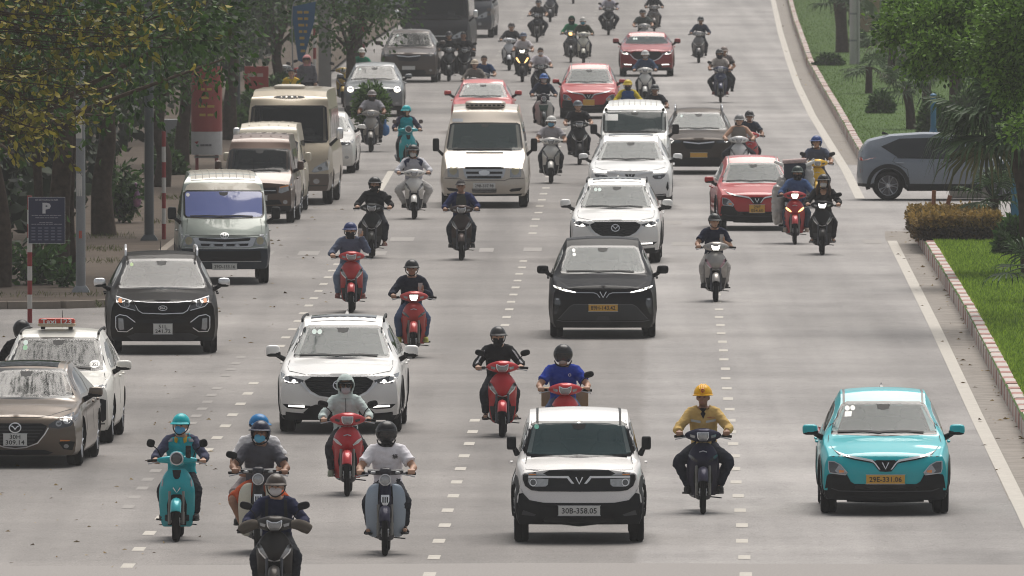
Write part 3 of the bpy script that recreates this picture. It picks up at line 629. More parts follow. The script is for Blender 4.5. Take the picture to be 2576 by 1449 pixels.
def suv_wing(loc,rz,label,col,metal=0.,lit=True,plate=None,sun=True,zs=1.,roofh=1.66):
    """crossover with a wide five-sided grille"""
    C=spec(4.55,1.84,roofh,.88,(1.18,1.07),(1.95,roofh-.16),(.90,1.0,1.05),zb=.2,R_=.36,yf=.92,wb=2.7,hw_h=.82,rfw=.64,tw=.225,clad=lambda x,y,z:z<.3)
    c=Car(C,loc,rz,label,'car',col,metal,group='crossovers with a wide winged grille')
    zt=roofh-.17
    c.flare(0.05)
    c.glass(1.10,.72,zt,.575); c.sticker(-.42,zt-.06,.035); c.sticker(-.34,zt-.06,.035)
    g=[(0,.835),(.40,.832),(.505,.775),(.47,.70),(.40,.625),(.28,.56),(.12,.538),(0,.535)]
    c.p('grille',GLOSSB,g,'s',.008)
    for k in range(6):
        z=.585+.04*k; xw=(.30,.37,.42,.455,.48,.49)[k]; c.ln('grille_bar',BLACK,[(-xw,z),(xw,z)],.014,'f',.013,.01)
    c.ln('grille_surround',CHROME,[(.555,.755),(.50,.69),(.41,.60),(.28,.54),(.12,.52),(0,.517)],.024,'m',.018,.02)
    c.emb_wing(0,.715)
    for o in c.p('headlight',LAMPD,[(.87,.885),(.80,.865),(.66,.82),(.515,.785),(.53,.75),(.62,.732),(.78,.74),(.85,.79)],'m',.010):
        sg=1 if o.data.vertices[0].co.x>0 else -1
        c.p('lamp_lens',LED if lit else LAMP,oval(sg*.66,.765,.032,.028),'f',.016,.01,parent=o); c.p('lamp_reflector',LAMP,oval(sg*.765,.80,.036,.04),'f',.015,.01,parent=o)
        c.ln('light_line',LED if lit else LAMP,[(sg*.60,.752),(sg*.72,.748),(sg*.80,.775),(sg*.815,.82)],.012,'f',.017,.01,parent=o)
    c.p('bumper_slot',BLACK,[(.83,.435),(.72,.43),(.42,.41),(.40,.385),(.55,.36),(.76,.375)],'m',.008)
    c.ln('fog_light',LED if lit else LAMP,[(.74,.408),(.5,.40)],.026,'m',.014)
    c.p('lower_grille',BLACK,[(0,.43),(.34,.43),(.42,.40),(.52,.31),(.5,.28),(0,.275)],'s',.009)
    c.p('lower_bumper',BLACK,[(0,.295),(.55,.30),(.7,.31),(.85,.33),(.86,.25),(.6,.2),(0,.2)],'s',.010)
    c.plate(plate or '',0,.40,.36,.13)
    c.ln('hood_seam',SEAM,[(.755,1.04),(.77,.96),(.74,.905),(.5,.865),(.3,.862),(0,.862)],.008,'m',.003)
    c.mirror(1.55,1.16,.105,.085); c.fin(3.9,roofh-.04)
    if sun: c.sunroof(.48,2.15,2.75); c.rails(.6,2.0,3.9,roofh-.06,BLACK,.02)
    c.sidewin([[(1.6,1.1),(2.15,1.46*roofh/1.66),(2.55,1.5*roofh/1.66),(2.55,1.1)],[(2.62,1.1),(2.62,1.5*roofh/1.66),(3.3,1.48*roofh/1.66),(3.4,1.1)],[(3.46,1.12),(3.4,1.46*roofh/1.66),(3.75,1.38*roofh/1.66),(3.9,1.16)]]); c.sideline([(2.59,1.5*roofh/1.66),(2.59,.42)]); c.sideline([(1.48,1.05),(1.45,.42)]); c.handles((2.4,3.3),.95); c.taillight(.95)
    return c
def limo(loc,rz,label):
    C=spec(4.74,1.87,1.69,.90,(1.02,1.09),(1.85,1.53),(.92,1.02,1.06),zb=.19,R_=.36,yf=.9,wb=2.84,hw_h=.83,rfw=.665,tw=.22)
    c=Car(C,loc,rz,label,'car',(.010,.010,.012)); c.glass(1.12,.715,1.515,.60); c.sticker(-.5,1.47,.03,WHITE); c.sticker(-.49,1.40,.03,WHITE)
    c.p('light_bar',LED,[(.855,.905),(.82,.90),(.62,.842),(.47,.805),(.475,.79),(.66,.818),(.84,.88)],'m',.012)
    c.ln('chrome_line',SILVER,[(.47,.797),(.16,.792),(.10,.77),(.055,.71)],.014,'m',.012); c.emb_v(.76,.055,.1)
    c.p('lower_intake',plastic((.03,.031,.034),.6),[(0,.585),(.5,.585),(.56,.55),(.76,.34),(.70,.32),(0,.315)],'s',.008)
    c.ln('intake_edge',plastic((.07,.07,.075)),[(.0,.592),(.5,.592),(.57,.555),(.77,.335)],.014,'m',.012)
    c.ln('bumper_edge',plastic((.07,.07,.075)),[(-.8,.32),(-.7,.30),(0,.295),(.7,.30),(.8,.32)],.014,'f',.012)
    c.p('radar_cover',plastic((.045,.046,.05)),[(0,.39),(.09,.39),(.12,.315),(0,.315)],'s',.013)
    for o in c.p('headlight',LAMPD,[(.83,.70),(.74,.70),(.73,.6),(.80,.42),(.835,.42)],'m',.008):
        sg=1 if o.data.vertices[0].co.x>0 else -1; c.p('lamp_lens',LAMP,oval(sg*.785,.68,.028,.018),'f',.014,.01,parent=o)
    c.plate('89H-143.42',0,.535,.50,.115,True); c.ln('hood_seam',SEAM,[(.75,1.06),(.76,.98),(.6,.885),(.3,.855),(0,.852)],.008,'m',.003)
    c.mirror(1.42,1.15,.1,.07); c.sidewin([[(1.5,1.12),(2.05,1.47),(2.45,1.52),(2.45,1.12)],[(2.52,1.12),(2.52,1.52),(3.3,1.5),(3.4,1.12)],[(3.46,1.14),(3.4,1.49),(4.0,1.42),(4.2,1.18)]]); c.handles((2.3,3.2),.98); c.taillight(1.0)
    return c
def ev_suv(loc,rz,label):
    C=spec(4.75,1.93,1.66,.90,(1.05,1.08),(1.85,1.5),(.93,1.02,1.06),zb=.21,R_=.38,yf=.92,wb=2.95,hw_h=.82,rfw=.63,tw=.23,clad=lambda x,y,z:z<.3)
    c=Car(C,loc,rz,label,'car',(.80,.80,.79)); c.glass(1.11,.745,1.48,.60,GLASS)
    c.p('light_bar',LED,[(.85,.90),(.80,.90),(.52,.855),(.53,.83),(.82,.85)],'m',.012)
    c.p('chrome_wing',BRIGHT,[(.52,.856),(.20,.825),(.13,.79),(.06,.70),(.10,.70),(.16,.77),(.22,.795),(.52,.835)],'m',.014)
    c.p('centre_trim',GLOSSB,[(0,.80),(.12,.80),(.05,.69),(0,.685)],'s',.010); c.emb_v(.75,.045,.085)
    for o in c.p('headlight',LAMPD,[(.80,.80),(.52,.77),(.50,.74),(.56,.69),(.70,.69),(.78,.75)],'m',.010):
        sg=1 if o.data.vertices[0].co.x>0 else -1; c.p('lamp_lens',LAMP,oval(sg*.66,.735,.035,.028),'f',.015,.01,parent=o)
    c.p('air_slot',BLACK,[(.86,.62),(.84,.63),(.81,.5),(.84,.42),(.87,.48)],'m',.008); c.p('lower_bumper',BLACK,[(0,.34),(.6,.345),(.80,.36),(.82,.27),(.6,.215),(0,.21)],'s',.010)
    c.ln('bumper_trim',SILVER,[(.8,.33),(.6,.315),(0,.31)],.016,'m',.016); c.ln('hood_seam',SEAM,[(.78,1.05),(.79,.95),(.6,.895),(0,.862)],.008,'m',.003)
    c.mirror(1.45,1.16,.105,.075); c.sidewin([[(1.55,1.12),(2.1,1.45),(2.5,1.5),(2.5,1.12)],[(2.57,1.12),(2.57,1.5),(3.4,1.46),(3.6,1.14)]]); c.handles((2.4,3.3),.96); c.taillight(1.0); c.sunroof(.5,2.1,2.9)
    return c
def transit(loc,rz,label,col):
    C=dict(L=5.6,W=2.0,zb=.27,R=.35,wy=(.95,4.25),ws=(.85,1.5),tw=.2,plan=.24,bul=.02,wsc=.12,
      top=[(0,.92),(.15,.99),(.45,1.12),(.85,1.29),(1.5,1.95),(1.75,2.2),(2.2,2.27),(3.6,2.3),(5.4,2.26),(5.6,2.1)],rw=[(0,.80),(.5,.86),(.85,.88),(1.5,.80),(1.75,.72),(5.6,.74)],
      belt=[(0,.88),(.5,1.05),(.9,1.22),(5.6,1.28)],nose=[(0,.12),(.27,.06),(.45,0),(.66,.02),(.7,.05),(.92,.1),(1.3,.2),(3,.2)],tailup=.05)
    c=Car(C,loc,rz,label,'van',col,.25,name='van'); c.glass(1.31,.83,1.87,.77)
    c.ln('hood_vent',BLACK,[(-.42,1.235),(.42,1.235)],.03,'f',.008)
    c.p('grille_frame',SILVER,[(0,.95),(.46,.955),(.50,.93),(.44,.72),(.38,.66),(0,.65)],'s',.010,.02)
    for z,w in ((.91,.44),(.80,.41),(.70,.385)): c.ln('grille_slot',BLACK,[(-w,z),(w,z)],.052,'f',.018,.01)
    c.p('emblem',CHROME,oval(0,.80,.125,.06),'f',.03,.02)
    for o in c.p('headlight',LAMP,[(.84,1.08),(.80,1.09),(.66,1.02),(.585,.92),(.575,.70),(.62,.685),(.83,.70)],'m',.010):
        sg=1 if o.data.vertices[0].co.x>0 else -1; c.p('lamp_reflector',mat('yellowed_lens',(.36,.32,.2),.2,.2,.8,.5,.3),oval(sg*.70,.86,.09,.11),'f',.016,.01,parent=o)
    c.ln('bumper_line',SEAM,[(-.95,.675),(-.55,.66),(-.45,.62),(.45,.62),(.55,.66),(.95,.675)],.012,'f',.004)
    c.p('lower_grille',BLACK,[(0,.44),(.28,.44),(.27,.35),(0,.345)],'s',.010); c.p('bumper_slot',BLACK,[(.86,.46),(.62,.44),(.56,.40),(.6,.37),(.8,.39)],'m',.010)
    for z in (.42,.39,.365): c.ln('grille_bar',SILVER,[(-.27,z),(.27,z)],.008,'f',.016,.01)
    c.plate('29B-337.98',0,.505,.5,.11); c.p('bumper_lip',BLACK,[(0,.31),(.7,.32),(.9,.33),(.88,.28),(0,.27)],'s',.010)
    c.mirror(1.35,1.40,.075,.15,1.11,BLACK,.35,False,.06)
    ac=ob('roof_air_unit',sup((0,2.3,2.3),(.46,.5,.09),.45),c.paint,c.r); c.p('badge',mat('pale_badge',(.45,.47,.5),.5),[(-.74,1.99),(-.5,1.99),(-.5,1.92),(-.74,1.92)],'f',.006,.004)
    for i in range(9): ob('air_slot',box(-.4+i*.1-.03,-.4+i*.1+.03,1.79,1.83,2.265,2.3),BLACK,ac,smooth=False)
    c.sidewin([[(1.35,1.32),(1.75,1.82),(2.2,1.85),(2.2,1.32)],[(2.3,1.32),(2.3,1.85),(3.7,1.87),(3.7,1.34)],[(3.8,1.34),(3.8,1.87),(5.3,1.85),(5.3,1.34)]]); c.sideline([(2.25,1.9),(2.25,.4)]); c.sideline([(1.28,1.3),(1.28,.45)])
    return c
def hiace(loc,rz,label,col,low,H=2.11,glassm=GLASS,plate='29D-133.16',roofc=None,W=1.78):
    C=dict(L=4.8,W=W,zb=.3,R=.335,wy=(1.0,3.57),ws=(.42,1.02),tw=.19,plan=.16,bul=.015,wsc=.1,planr=.08,
      top=[(0,.92),(.1,1.02),(.42,1.265),(1.02,1.78),(1.2,H-.18),(1.55,H-.03),(2.2,H),(4.4,H-.02),(4.7,H-.12),(4.8,H-.4)],rw=[(0,W*.43),(.42,W*.44),(1.02,W*.435),(1.25,W*.42),(1.6,W*.36),(4.8,W*.36)],
      belt=[(0,.87),(.3,1.08),(.6,1.2),(4.8,1.22)],nose=[(0,.1),(.3,.05),(.5,0),(.71,.0),(.74,.05),(.9,.08),(3,.1)],tailup=.05,clad=low)
    c=Car(C,loc,rz,label,'van',col,.3,name='van',cladm=paint((.025,.035,.05)))
    c.glass(1.285,.765,1.745,.735,glassm); c.sticker(-.68,1.69,.035,WHITE)
    if roofc:
        c.p('roof_front',paint(roofc),[(0,H-.20),(.6,H-.2),(.70,1.86),(.735,1.775),(0,1.785)],'s',.008); c.p('roof_skin',paint(roofc),[(.62,1.3),(.60,4.5),(-.60,4.5),(-.62,1.3)],'f',.006,.01,'t',maxe=.3)
        for i in range(-4,5): c.ln('roof_rib',plastic((.2,.18,.15)),[(i*.13,1.35),(i*.13,4.4)],.014,'f',.014,.01,'t')
    c.p('grille_frame',SILVER,[(0,.885),(.55,.90),(.60,.885),(.54,.74),(.48,.715),(0,.705)],'s',.010)
    c.p('grille_slot',BLACK,[(0,.865),(.1,.87),(.48,.89),(.50,.87),(.47,.835),(.1,.815),(0,.81)],'s',.016); c.p('grille_slot',BLACK,[(0,.775),(.46,.785),(.44,.74),(0,.73)],'s',.016)
    e=c.ln('emblem',CHROME,[(.075*math.cos(a),.935+.052*math.sin(a)) for a in np.linspace(0,2*PI,21)],.014,'f',.016)[0]
    c.ln('emblem_ring',CHROME,[(.024*math.cos(a),.935+.048*math.sin(a)) for a in np.linspace(0,2*PI,17)],.012,'f',.016,parent=e); c.ln('emblem_ring',CHROME,[(.05*math.cos(a),.962+.02*math.sin(a)) for a in np.linspace(0,2*PI,17)],.01,'f',.016,parent=e)
    for o in c.p('headlight',LAMP,[(.815,.935),(.66,.92),(.595,.87),(.585,.75),(.64,.735),(.82,.745)],'m',.010):
        sg=1 if o.data.vertices[0].co.x>0 else -1; c.p('lamp_lens',mat('yellowed_lens',(.36,.32,.2),.2,.2,.8,.5,.3),oval(sg*.68,.835,.07,.075),'f',.016,.01,parent=o); c.ln('lamp_rim',CHROME,[(sg*.67,.94),(sg*.82,.95)],.02,'f',.016,.01,parent=o); c.ln('lamp_rim',CHROME,[(sg*.75,.79),(sg*.82,.795)],.015,'f',.016,.01,parent=o)
    c.p('bumper_intake',BLACK,[(0,.64),(.68,.645),(.70,.5),(.64,.46),(0,.455)],'s',.009); c.ln('bumper_edge',SILVER,[(-.84,.72),(-.5,.685),(.5,.685),(.84,.72)],.012,'f',.008); c.ln('bumper_edge',SILVER,[(-.7,.44),(.7,.44)],.01,'f',.009)
    if plate: c.plate(plate,0,.345,.47,.11)
    c.ln('hood_seam',SEAM,[(-.7,1.24),(-.72,.94),(.72,.94),(.7,1.24)],.010,'f',.004)
    c.mirror(.6,1.35,.085,.12,W/2+.10,BLACK,.4,False,.03)
    c.sidewin([[(.75,1.27),(1.15,1.68),(1.6,1.72),(1.6,1.27)],[(1.7,1.27),(1.7,1.72),(2.9,1.72),(2.9,1.27)],[(3.0,1.27),(3.0,1.72),(4.5,1.7),(4.5,1.27)]]); c.sideline([(1.65,1.75),(1.65,.4)]); c.sideline([(.5,1.15),(.55,.45)]); c.handles((1.5,),1.0)
    return c
def sorento(loc,rz,label):
    C=spec(4.69,1.885,1.66,.90,(1.12,1.08),(1.9,1.52),(.92,1.0,1.05),zb=.22,R_=.37,yf=.93,wb=2.7,hw_h=.82,rfw=.63,tw=.235,ns=5,clad=lambda x,y,z:z<.3)
    c=Car(C,loc,rz,label,'car',(.011,.009,.008)); c.glass(1.10,.71,1.51,.575,GLASSW,False); c.sticker(-.5,1.45,.03,mat('green_sticker',(.35,.5,.2),.5,0,0,.4,.1))
    c.p('grille',BLACK,[(0,.865),(.44,.885),(.49,.875),(.41,.745),(.34,.70),(0,.69)],'s',.009); c.ln('grille_surround',CHROME,[(0,.872),(.25,.875),(.49,.893),(.41,.735),(.34,.693),(0,.68)],.014,'m',.014)
    e=c.ln('emblem',CHROME,[(.07*math.cos(a),.775+.038*math.sin(a)) for a in np.linspace(0,2*PI,21)],.010,'f',.02)[0]; h=c.bvh.ray_cast(Vector((0,-9,.775)),Vector((0,1,0)))[0]; lettering('KIA',.085,.032,(0,h.y-.03,.775),CHROME,e,bold=.02)
    for o in c.p('headlight',LAMPD,[(.78,.965),(.73,.955),(.51,.895),(.42,.745),(.46,.735),(.70,.80),(.765,.87)],'m',.010):
        sg=1 if o.data.vertices[0].co.x>0 else -1; c.ln('lamp_rim',CHROME,[(sg*.51,.892),(sg*.78,.962),(sg*.765,.875),(sg*.70,.80),(sg*.46,.738)],.012,'f',.015,.01,parent=o)
        c.p('lamp_lens',LAMP,oval(sg*.60,.83,.05,.045),'f',.015,.01,parent=o); c.p('turn_lens',AMBER,[(sg*.74,.94),(sg*.68,.92),(sg*.68,.86),(sg*.74,.87)],'f',.016,.01,parent=o)
    for o in c.p('fog_light_bezel',BLACK,[(.79,.64),(.72,.665),(.60,.64),(.46,.53),(.5,.47),(.6,.38),(.76,.38),(.79,.45)],'m',.008):
        sg=1 if o.data.vertices[0].co.x>0 else -1; c.p('fog_light',LAMP,[(sg*x,z) for x,z in [(.74,.61),(.66,.60),(.645,.42),(.72,.41),(.74,.45)]],'f',.014,.01,parent=o)
        c.ln('bezel_rim',CHROME,[(sg*x,z) for x,z in [(.46,.54),(.60,.645),(.72,.667),(.785,.63),(.785,.45),(.75,.385),(.6,.38),(.5,.45)]],.014,'f',.015,.01,parent=o)
    c.p('lower_grille',BLACK,[(0,.60),(.35,.585),(.42,.55),(.3,.53),(0,.53)],'s',.008); c.p('skid_plate',plastic((.03,.03,.032)),[(0,.36),(.45,.36),(.6,.30),(.5,.23),(0,.22)],'s',.010)
    c.plate('51L\n241.72',0,.43,.32,.165); c.mirror(1.5,1.16,.1,.075,None,CHROME); c.rails(.60,2.0,4.0,1.62,CHROME,.09); c.antenna(3.4,1.64,.16)
    c.ln('hood_seam',SEAM,[(.74,1.05),(.77,.98)],.008,'m',.003)
    c.sidewin([[(1.55,1.1),(2.1,1.46),(2.5,1.5),(2.5,1.1)],[(2.57,1.1),(2.57,1.5),(3.3,1.48),(3.4,1.12)],[(3.46,1.14),(3.4,1.47),(3.9,1.4),(4.1,1.18)]]); c.sideline([(2.54,1.5),(2.54,.42)]); c.handles((2.3,3.2),.95); c.taillight(1.0)
    return c
def taxi_van(loc,rz,label):
    C=spec(4.4,1.73,1.60,.86,(.98,1.03),(1.75,1.46),(.9,.98,1.02),zb=.2,R_=.33,yf=.82,wb=2.75,hw_h=.83,rfw=.68,tw=.2)
    c=Car(C,loc,rz,label,'taxi',(.80,.78,.72)); c.glass(1.06,.68,1.45,.565,GLASSW)
    c.p('grille',BLACK,[(0,.80),(.30,.81),(.36,.74),(.42,.6),(.52,.36),(.4,.30),(0,.29)],'s',.008)
    for o in c.p('headlight',LAMPD,[(.765,.865),(.55,.835),(.38,.80),(.36,.765),(.5,.745),(.70,.77),(.765,.81)],'m',.010):
        sg=1 if o.data.vertices[0].co.x>0 else -1; c.p('turn_lamp',WARM,oval(sg*.44,.785,.045,.026),'f',.018,.01,parent=o); c.ln('lamp_line',LAMP,[(sg*.52,.80),(sg*.74,.845)],.014,'f',.016,.01,parent=o)
    for o in c.p('fog_light_bezel',BLACK,[(.77,.64),(.70,.66),(.52,.62),(.56,.53),(.72,.32),(.77,.36)],'m',.008):
        sg=1 if o.data.vertices[0].co.x>0 else -1; c.p('fog_light',LAMP,oval(sg*.67,.58,.035,.03),'f',.015,.01,parent=o)
    c.ln('bumper_edge',SEAM,[(-.8,.30),(0,.27),(.8,.30)],.02,'f',.006); c.plate('',0,.42,.36,.12)
    s_=ob('roof_sign',sup((-.05,2.1,1.70),(.27,.09,.055),.4),mat('taxi_sign_red',(.55,.045,.02),.4,0,.3,.5,.08),c.r); ob('sign_base',sup((-.05,2.1,1.655),(.28,.1,.03),.4),mat('sign_cream',(.5,.42,.3),.5),s_)
    lettering('Taxi 123',.44,.075,(-.05,2.005,1.705),WHITE,s_,bold=.02)
    for x in (-.25,.15): ob('sign_foot',box(x-.03,x+.03,2.05,2.15,1.59,1.65),BLACK,c.r,smooth=False)
    st=c.p('number_sticker',WHITE,oval(.55,1.12,.075,.055),'f',.014,.003,parent=c.ws)[0]; h=c.bvh.ray_cast(Vector((.55,-9,1.09)),Vector((0,1,0)))[0]; lettering('1352',.11,.05,(.55,h.y-.05,1.12),INK,c.r,bold=.01)
    c.sticker(-.48,1.41,.035); c.sticker(-.48,1.34,.035,mat('green_sticker',(.2,.45,.25),.5,0,0,.4,.1))
    c.antenna(2.6,1.59,.25); c.mirror(1.35,1.10,.11,.07); c.rails(.565,1.9,3.9,1.555,BLACK,.0)
    c.ln('hood_seam',SEAM,[(.70,1.0),(.74,.92),(.76,.87)],.008,'m',.003)
    c.sidewin([[(1.35,1.06),(1.95,1.4),(2.3,1.44),(2.3,1.06)],[(2.37,1.06),(2.37,1.44),(3.1,1.43),(3.2,1.06)]]); c.sideline([(2.33,1.44),(2.33,.4)]); c.handles((2.1,3.0),.92); c.taillight(.9)
    return c
def hatch_brown(loc,rz,label):
    C=spec(4.46,1.79,1.40,.72,(1.15,.92),(1.98,1.29),(.75,.86,.92),zb=.17,R_=.32,yf=.9,wb=2.7,hw_h=.83,rfw=.62,tw=.205,tailx=.5)
    c=Car(C,loc,rz,label,'car',(.135,.105,.08),.55); c.glass(.955,.74,1.275,.60,GLASSW,False)
    c.p('grille',BLACK,[(0,.62),(.36,.62),(.44,.585),(.40,.48),(.30,.36),(.15,.30),(0,.285)],'s',.009)
    for k in range(6): c.ln('grille_bar',plastic((.03,.03,.032),.3),[(-(.24+.035*k),.345+.045*k),((.24+.035*k),.345+.045*k)],.016,'f',.014,.01)
    c.ln('grille_surround',CHROME,[(.46,.56),(.41,.47),(.31,.345),(.15,.285),(0,.27)],.016,'m',.014); c.emb_wing(0,.56)
    for o in c.p('headlight',LAMPD,[(.84,.765),(.78,.765),(.60,.69),(.46,.60),(.47,.565),(.60,.545),(.76,.58),(.83,.66)],'m',.010):
        sg=1 if o.data.vertices[0].co.x>0 else -1; c.p('lamp_lens',LAMP,oval(sg*.71,.655,.05,.05),'f',.016,.01,parent=o); c.p('lamp_reflector',LAMP,oval(sg*.60,.615,.042,.04),'f',.016,.01,parent=o)
    for o in c.p('fog_light_bezel',BLACK,[(.82,.36),(.66,.38),(.60,.35),(.66,.26),(.78,.24)],'m',.008):
        sg=1 if o.data.vertices[0].co.x>0 else -1; c.p('fog_light',LAMP,oval(sg*.70,.30,.034,.03),'f',.014,.01,parent=o); c.p('turn_lens',AMBER,[(sg*.62,.39),(sg*.76,.385),(sg*.74,.37),(sg*.62,.37)],'f',.014,.01,parent=o)
    c.p('lower_grille',BLACK,[(0,.25),(.4,.25),(.52,.21),(.45,.185),(0,.18)],'s',.008); c.plate('30H\n309.14',0,.395,.33,.165)
    c.mirror(1.6,1.0,.1,.07); c.sunroof(.42,2.15,2.7); c.ln('hood_seam',SEAM,[(0,.70),(.3,.70),(.45,.72),(.74,.80),(.77,.88)],.008,'m',.003)
    for sg in (1,-1): c.p('roof_strip',plastic((.1,.09,.08)),[(sg*.505,2.05),(sg*.53,2.05),(sg*.5,3.6),(sg*.48,3.6)],'f',.004,.01,'t')
    c.sidewin([[(1.7,.96),(2.2,1.25),(2.55,1.3),(2.55,.97)],[(2.62,.97),(2.62,1.3),(3.2,1.27),(3.5,1.0)]]); c.sideline([(2.58,1.3),(2.58,.35)]); c.sideline([(1.45,.9),(1.42,.35)]); c.handles((2.4,3.2),.84); c.taillight(.82)
    return c
def bus(loc,rz,label,col,low,H=2.62,W=2.03,L=6.2,glassm=GLASSW,plate='',name='minibus'):
    C=dict(L=L,W=W,zb=.32,R=.38,wy=(1.05,L-1.7),ws=(.25,.75),tw=.22,plan=.22,bul=.02,wsc=.16,planr=.06,
      top=[(0,1.05),(.06,1.2),(.25,1.42),(.75,2.24),(1.0,2.45),(1.5,H-.03),(2.2,H),(L-.3,H-.02),(L,H-.3)],rw=[(0,W*.45),(.25,W*.46),(.75,W*.445),(1.2,W*.41),(L,W*.41)],belt=[(0,1.0),(.2,1.2),(.6,1.34),(L,1.36)],
      nose=[(0,.1),(.32,.04),(.5,0),(.7,.01),(.75,.04),(1.4,.1),(3,.1)],tailup=.05,clad=low)
    c=Car(C,loc,rz,label,'bus',col,.2,name=name,cladm=paint((.10,.075,.06),.3)); c.glass(1.44,W*.43,2.22,W*.405,glassm)
    c.p('roof_slot',BLACK,oval(0,2.44,.36,.032),'f',.010,.01); c.p('grille_slot',BLACK,[(0,.88),(.45,.88),(.44,.80),(0,.80)],'s',.010); c.ln('grille_bar',CHROME,[(-.44,.84),(.44,.84)],.025,'f',.018)
    for o in c.p('headlight',LAMP,[(.95,1.0),(.88,1.0),(.62,.86),(.55,.76),(.62,.74),(.93,.80)],'m',.010):
        sg=1 if o.data.vertices[0].co.x>0 else -1; c.p('lamp_lens',LAMPD,oval(sg*.74,.83,.05,.045),'f',.016,.01,parent=o)
    c.p('fog_light',LAMP,oval(.66,.54,.07,.06),'m',.010); c.ln('bumper_edge',SEAM,[(-.95,.44),(.95,.44)],.02,'f',.006)
    c.plate(plate,0,.50,.4,.11); c.mirror(.5,1.62,.08,.13,W/2+.16,CHROME,.45,False,.1)
    ob('roof_vent',sup((-.05,2.2,H+.02),(.36,.3,.07),.6),mat('cream_plastic',(.5,.47,.4),.5),c.r)
    c.sidewin([[(1.0+i*1.15,1.5),(1.0+i*1.15,2.15),(2.05+i*1.15,2.15),(2.05+i*1.15,1.5)] for i in range(int((L-1.3)/1.15))])
    return c
def minivan(loc,rz,label,col,W=1.6,H=1.93,metal=.4,lit=False):
    C=dict(L=4.0,W=W,zb=.26,R=.30,wy=(.85,3.2),ws=(.55,1.1),tw=.17,plan=.16,bul=.015,wsc=.08,planr=.08,
      top=[(0,.88),(.1,.95),(.55,1.12),(1.1,1.62),(1.3,H-.12),(1.7,H),(3.7,H-.02),(3.95,H-.15),(4,H-.4)],rw=[(0,W*.42),(.55,W*.435),(1.1,W*.42),(1.4,W*.38),(4,W*.38)],belt=[(0,.84),(.4,1.0),(.8,1.08),(4,1.1)],
      nose=[(0,.1),(.26,.05),(.45,0),(.66,.0),(.85,.06),(3,.1)],tailup=.05,clad=lambda x,y,z:z<.36)
    c=Car(C,loc,rz,label,'van',col,metal,name='van'); c.glass(1.14,W*.425,1.58,W*.40,GLASSW)
    for o in c.p('headlight',LAMP,[(W*.47,.86),(W*.3,.80),(W*.29,.68),(W*.33,.66),(W*.46,.74)],'m',.010):
        sg=1 if o.data.vertices[0].co.x>0 else -1; c.p('turn_lens',AMBER,[(sg*W*.46,.855),(sg*W*.31,.80),(sg*W*.31,.775),(sg*W*.455,.825)],'f',.016,.01,parent=o)
    c.p('grille',BLACK,[(0,.78),(W*.26,.79),(W*.27,.66),(0,.64)],'s',.009); c.ln('grille_bar',SILVER,[(-W*.25,.72),(W*.25,.72)],.02,'f',.015)
    c.p('lower_grille',BLACK,[(0,.52),(W*.3,.52),(W*.34,.42),(0,.40)],'s',.009); c.p('fog_light',LAMP,oval(W*.38,.47,.05,.045),'m',.010); c.plate('',0,.56,.44,.1)
    c.mirror(.9,1.25,.075,.1,W/2+.1,None,.5,False); c.sidewin([[(.95,1.16),(1.3,1.52),(1.7,1.58),(1.7,1.16)],[(1.8,1.16),(1.8,1.58),(2.7,1.58),(2.7,1.16)],[(2.8,1.16),(2.8,1.58),(3.7,1.55),(3.7,1.18)]]); c.sideline([(1.75,1.6),(1.75,.4)]); c.handles((1.6,),.95)
    for i in range(-2,3): c.ln('roof_rib',c.paint,[(i*.22,1.5),(i*.22,3.6)],.03,'f',.012,.01,'t')
    return c
def generic(loc,rz,label,col,H=1.45,W=1.78,L=4.5,metal=.0,lit=None,suv=False,glassm=GLASS,rail=False,plate='',yel=False,mir=None,glow=1.):
    hz=.72+(H-1.45)*.75; C=spec(L,W,H,hz+.06,(1.1,hz+.24),(1.9,H-.13),(hz+.08,hz+.18,hz+.22),zb=.19,R_=.32 if not suv else .36,yf=.88,wb=2.62,hw_h=.82,rfw=.63,tailx=.35 if suv else .75,rearslope=.3 if suv else .55,clad=(lambda x,y,z:z<.3) if suv else None)
    c=Car(C,loc,rz,label,'car',col,metal); c.glass(hz+.275,W*.40,H-.145,W*.325,glassm); c.sticker(-.42,H-.2,.03)
    c.p('grille',BLACK,[(0,hz-.02),(.34,hz),(.40,hz-.06),(.30,hz-.2),(0,hz-.22)],'s',.009); c.ln('grille_bar',CHROME,[(-.38,hz-.03),(0,hz-.07),(.38,hz-.03)],.03,'f',.016)
    for o in c.p('headlight',LAMPD,[(W*.47,hz+.08),(W*.40,hz+.06),(W*.24,hz-.01),(W*.25,hz-.06),(W*.40,hz-.05),(W*.46,hz)],'m',.010):
        sg=1 if o.data.vertices[0].co.x>0 else -1; c.p('lamp_lens',lit or LAMP,oval(sg*W*.38,hz+.0,.05*glow,.04*glow),'f',.017,.01,parent=o)
    c.p('lower_grille',BLACK,[(0,.42),(.5,.42),(.58,.32),(.5,.26),(0,.25)],'s',.009); c.p('fog_light',LAMP,oval(W*.38,.40,.05,.035),'m',.010)
    c.plate(plate,0,.48,*((.33,.16) if '\n' in plate else (.42,.11)),yel); c.mirror(1.5,hz+.36,.1,.07,None,mir)
    if rail: c.rails(.58,2.0,L-.7,H-.05,SILVER,.08)
    c.sidewin([[(1.6,hz+.27),(2.1,H-.2),(2.5,H-.14),(2.5,hz+.27)],[(2.57,hz+.27),(2.57,H-.14),(3.2,H-.18),(3.45,hz+.3)]]); c.sideline([(2.53,H-.15),(2.53,.35)]); c.sideline([(1.45,hz+.2),(1.42,.35)]); c.handles((2.35,3.2),hz+.14); c.taillight(hz+.05)
    return c
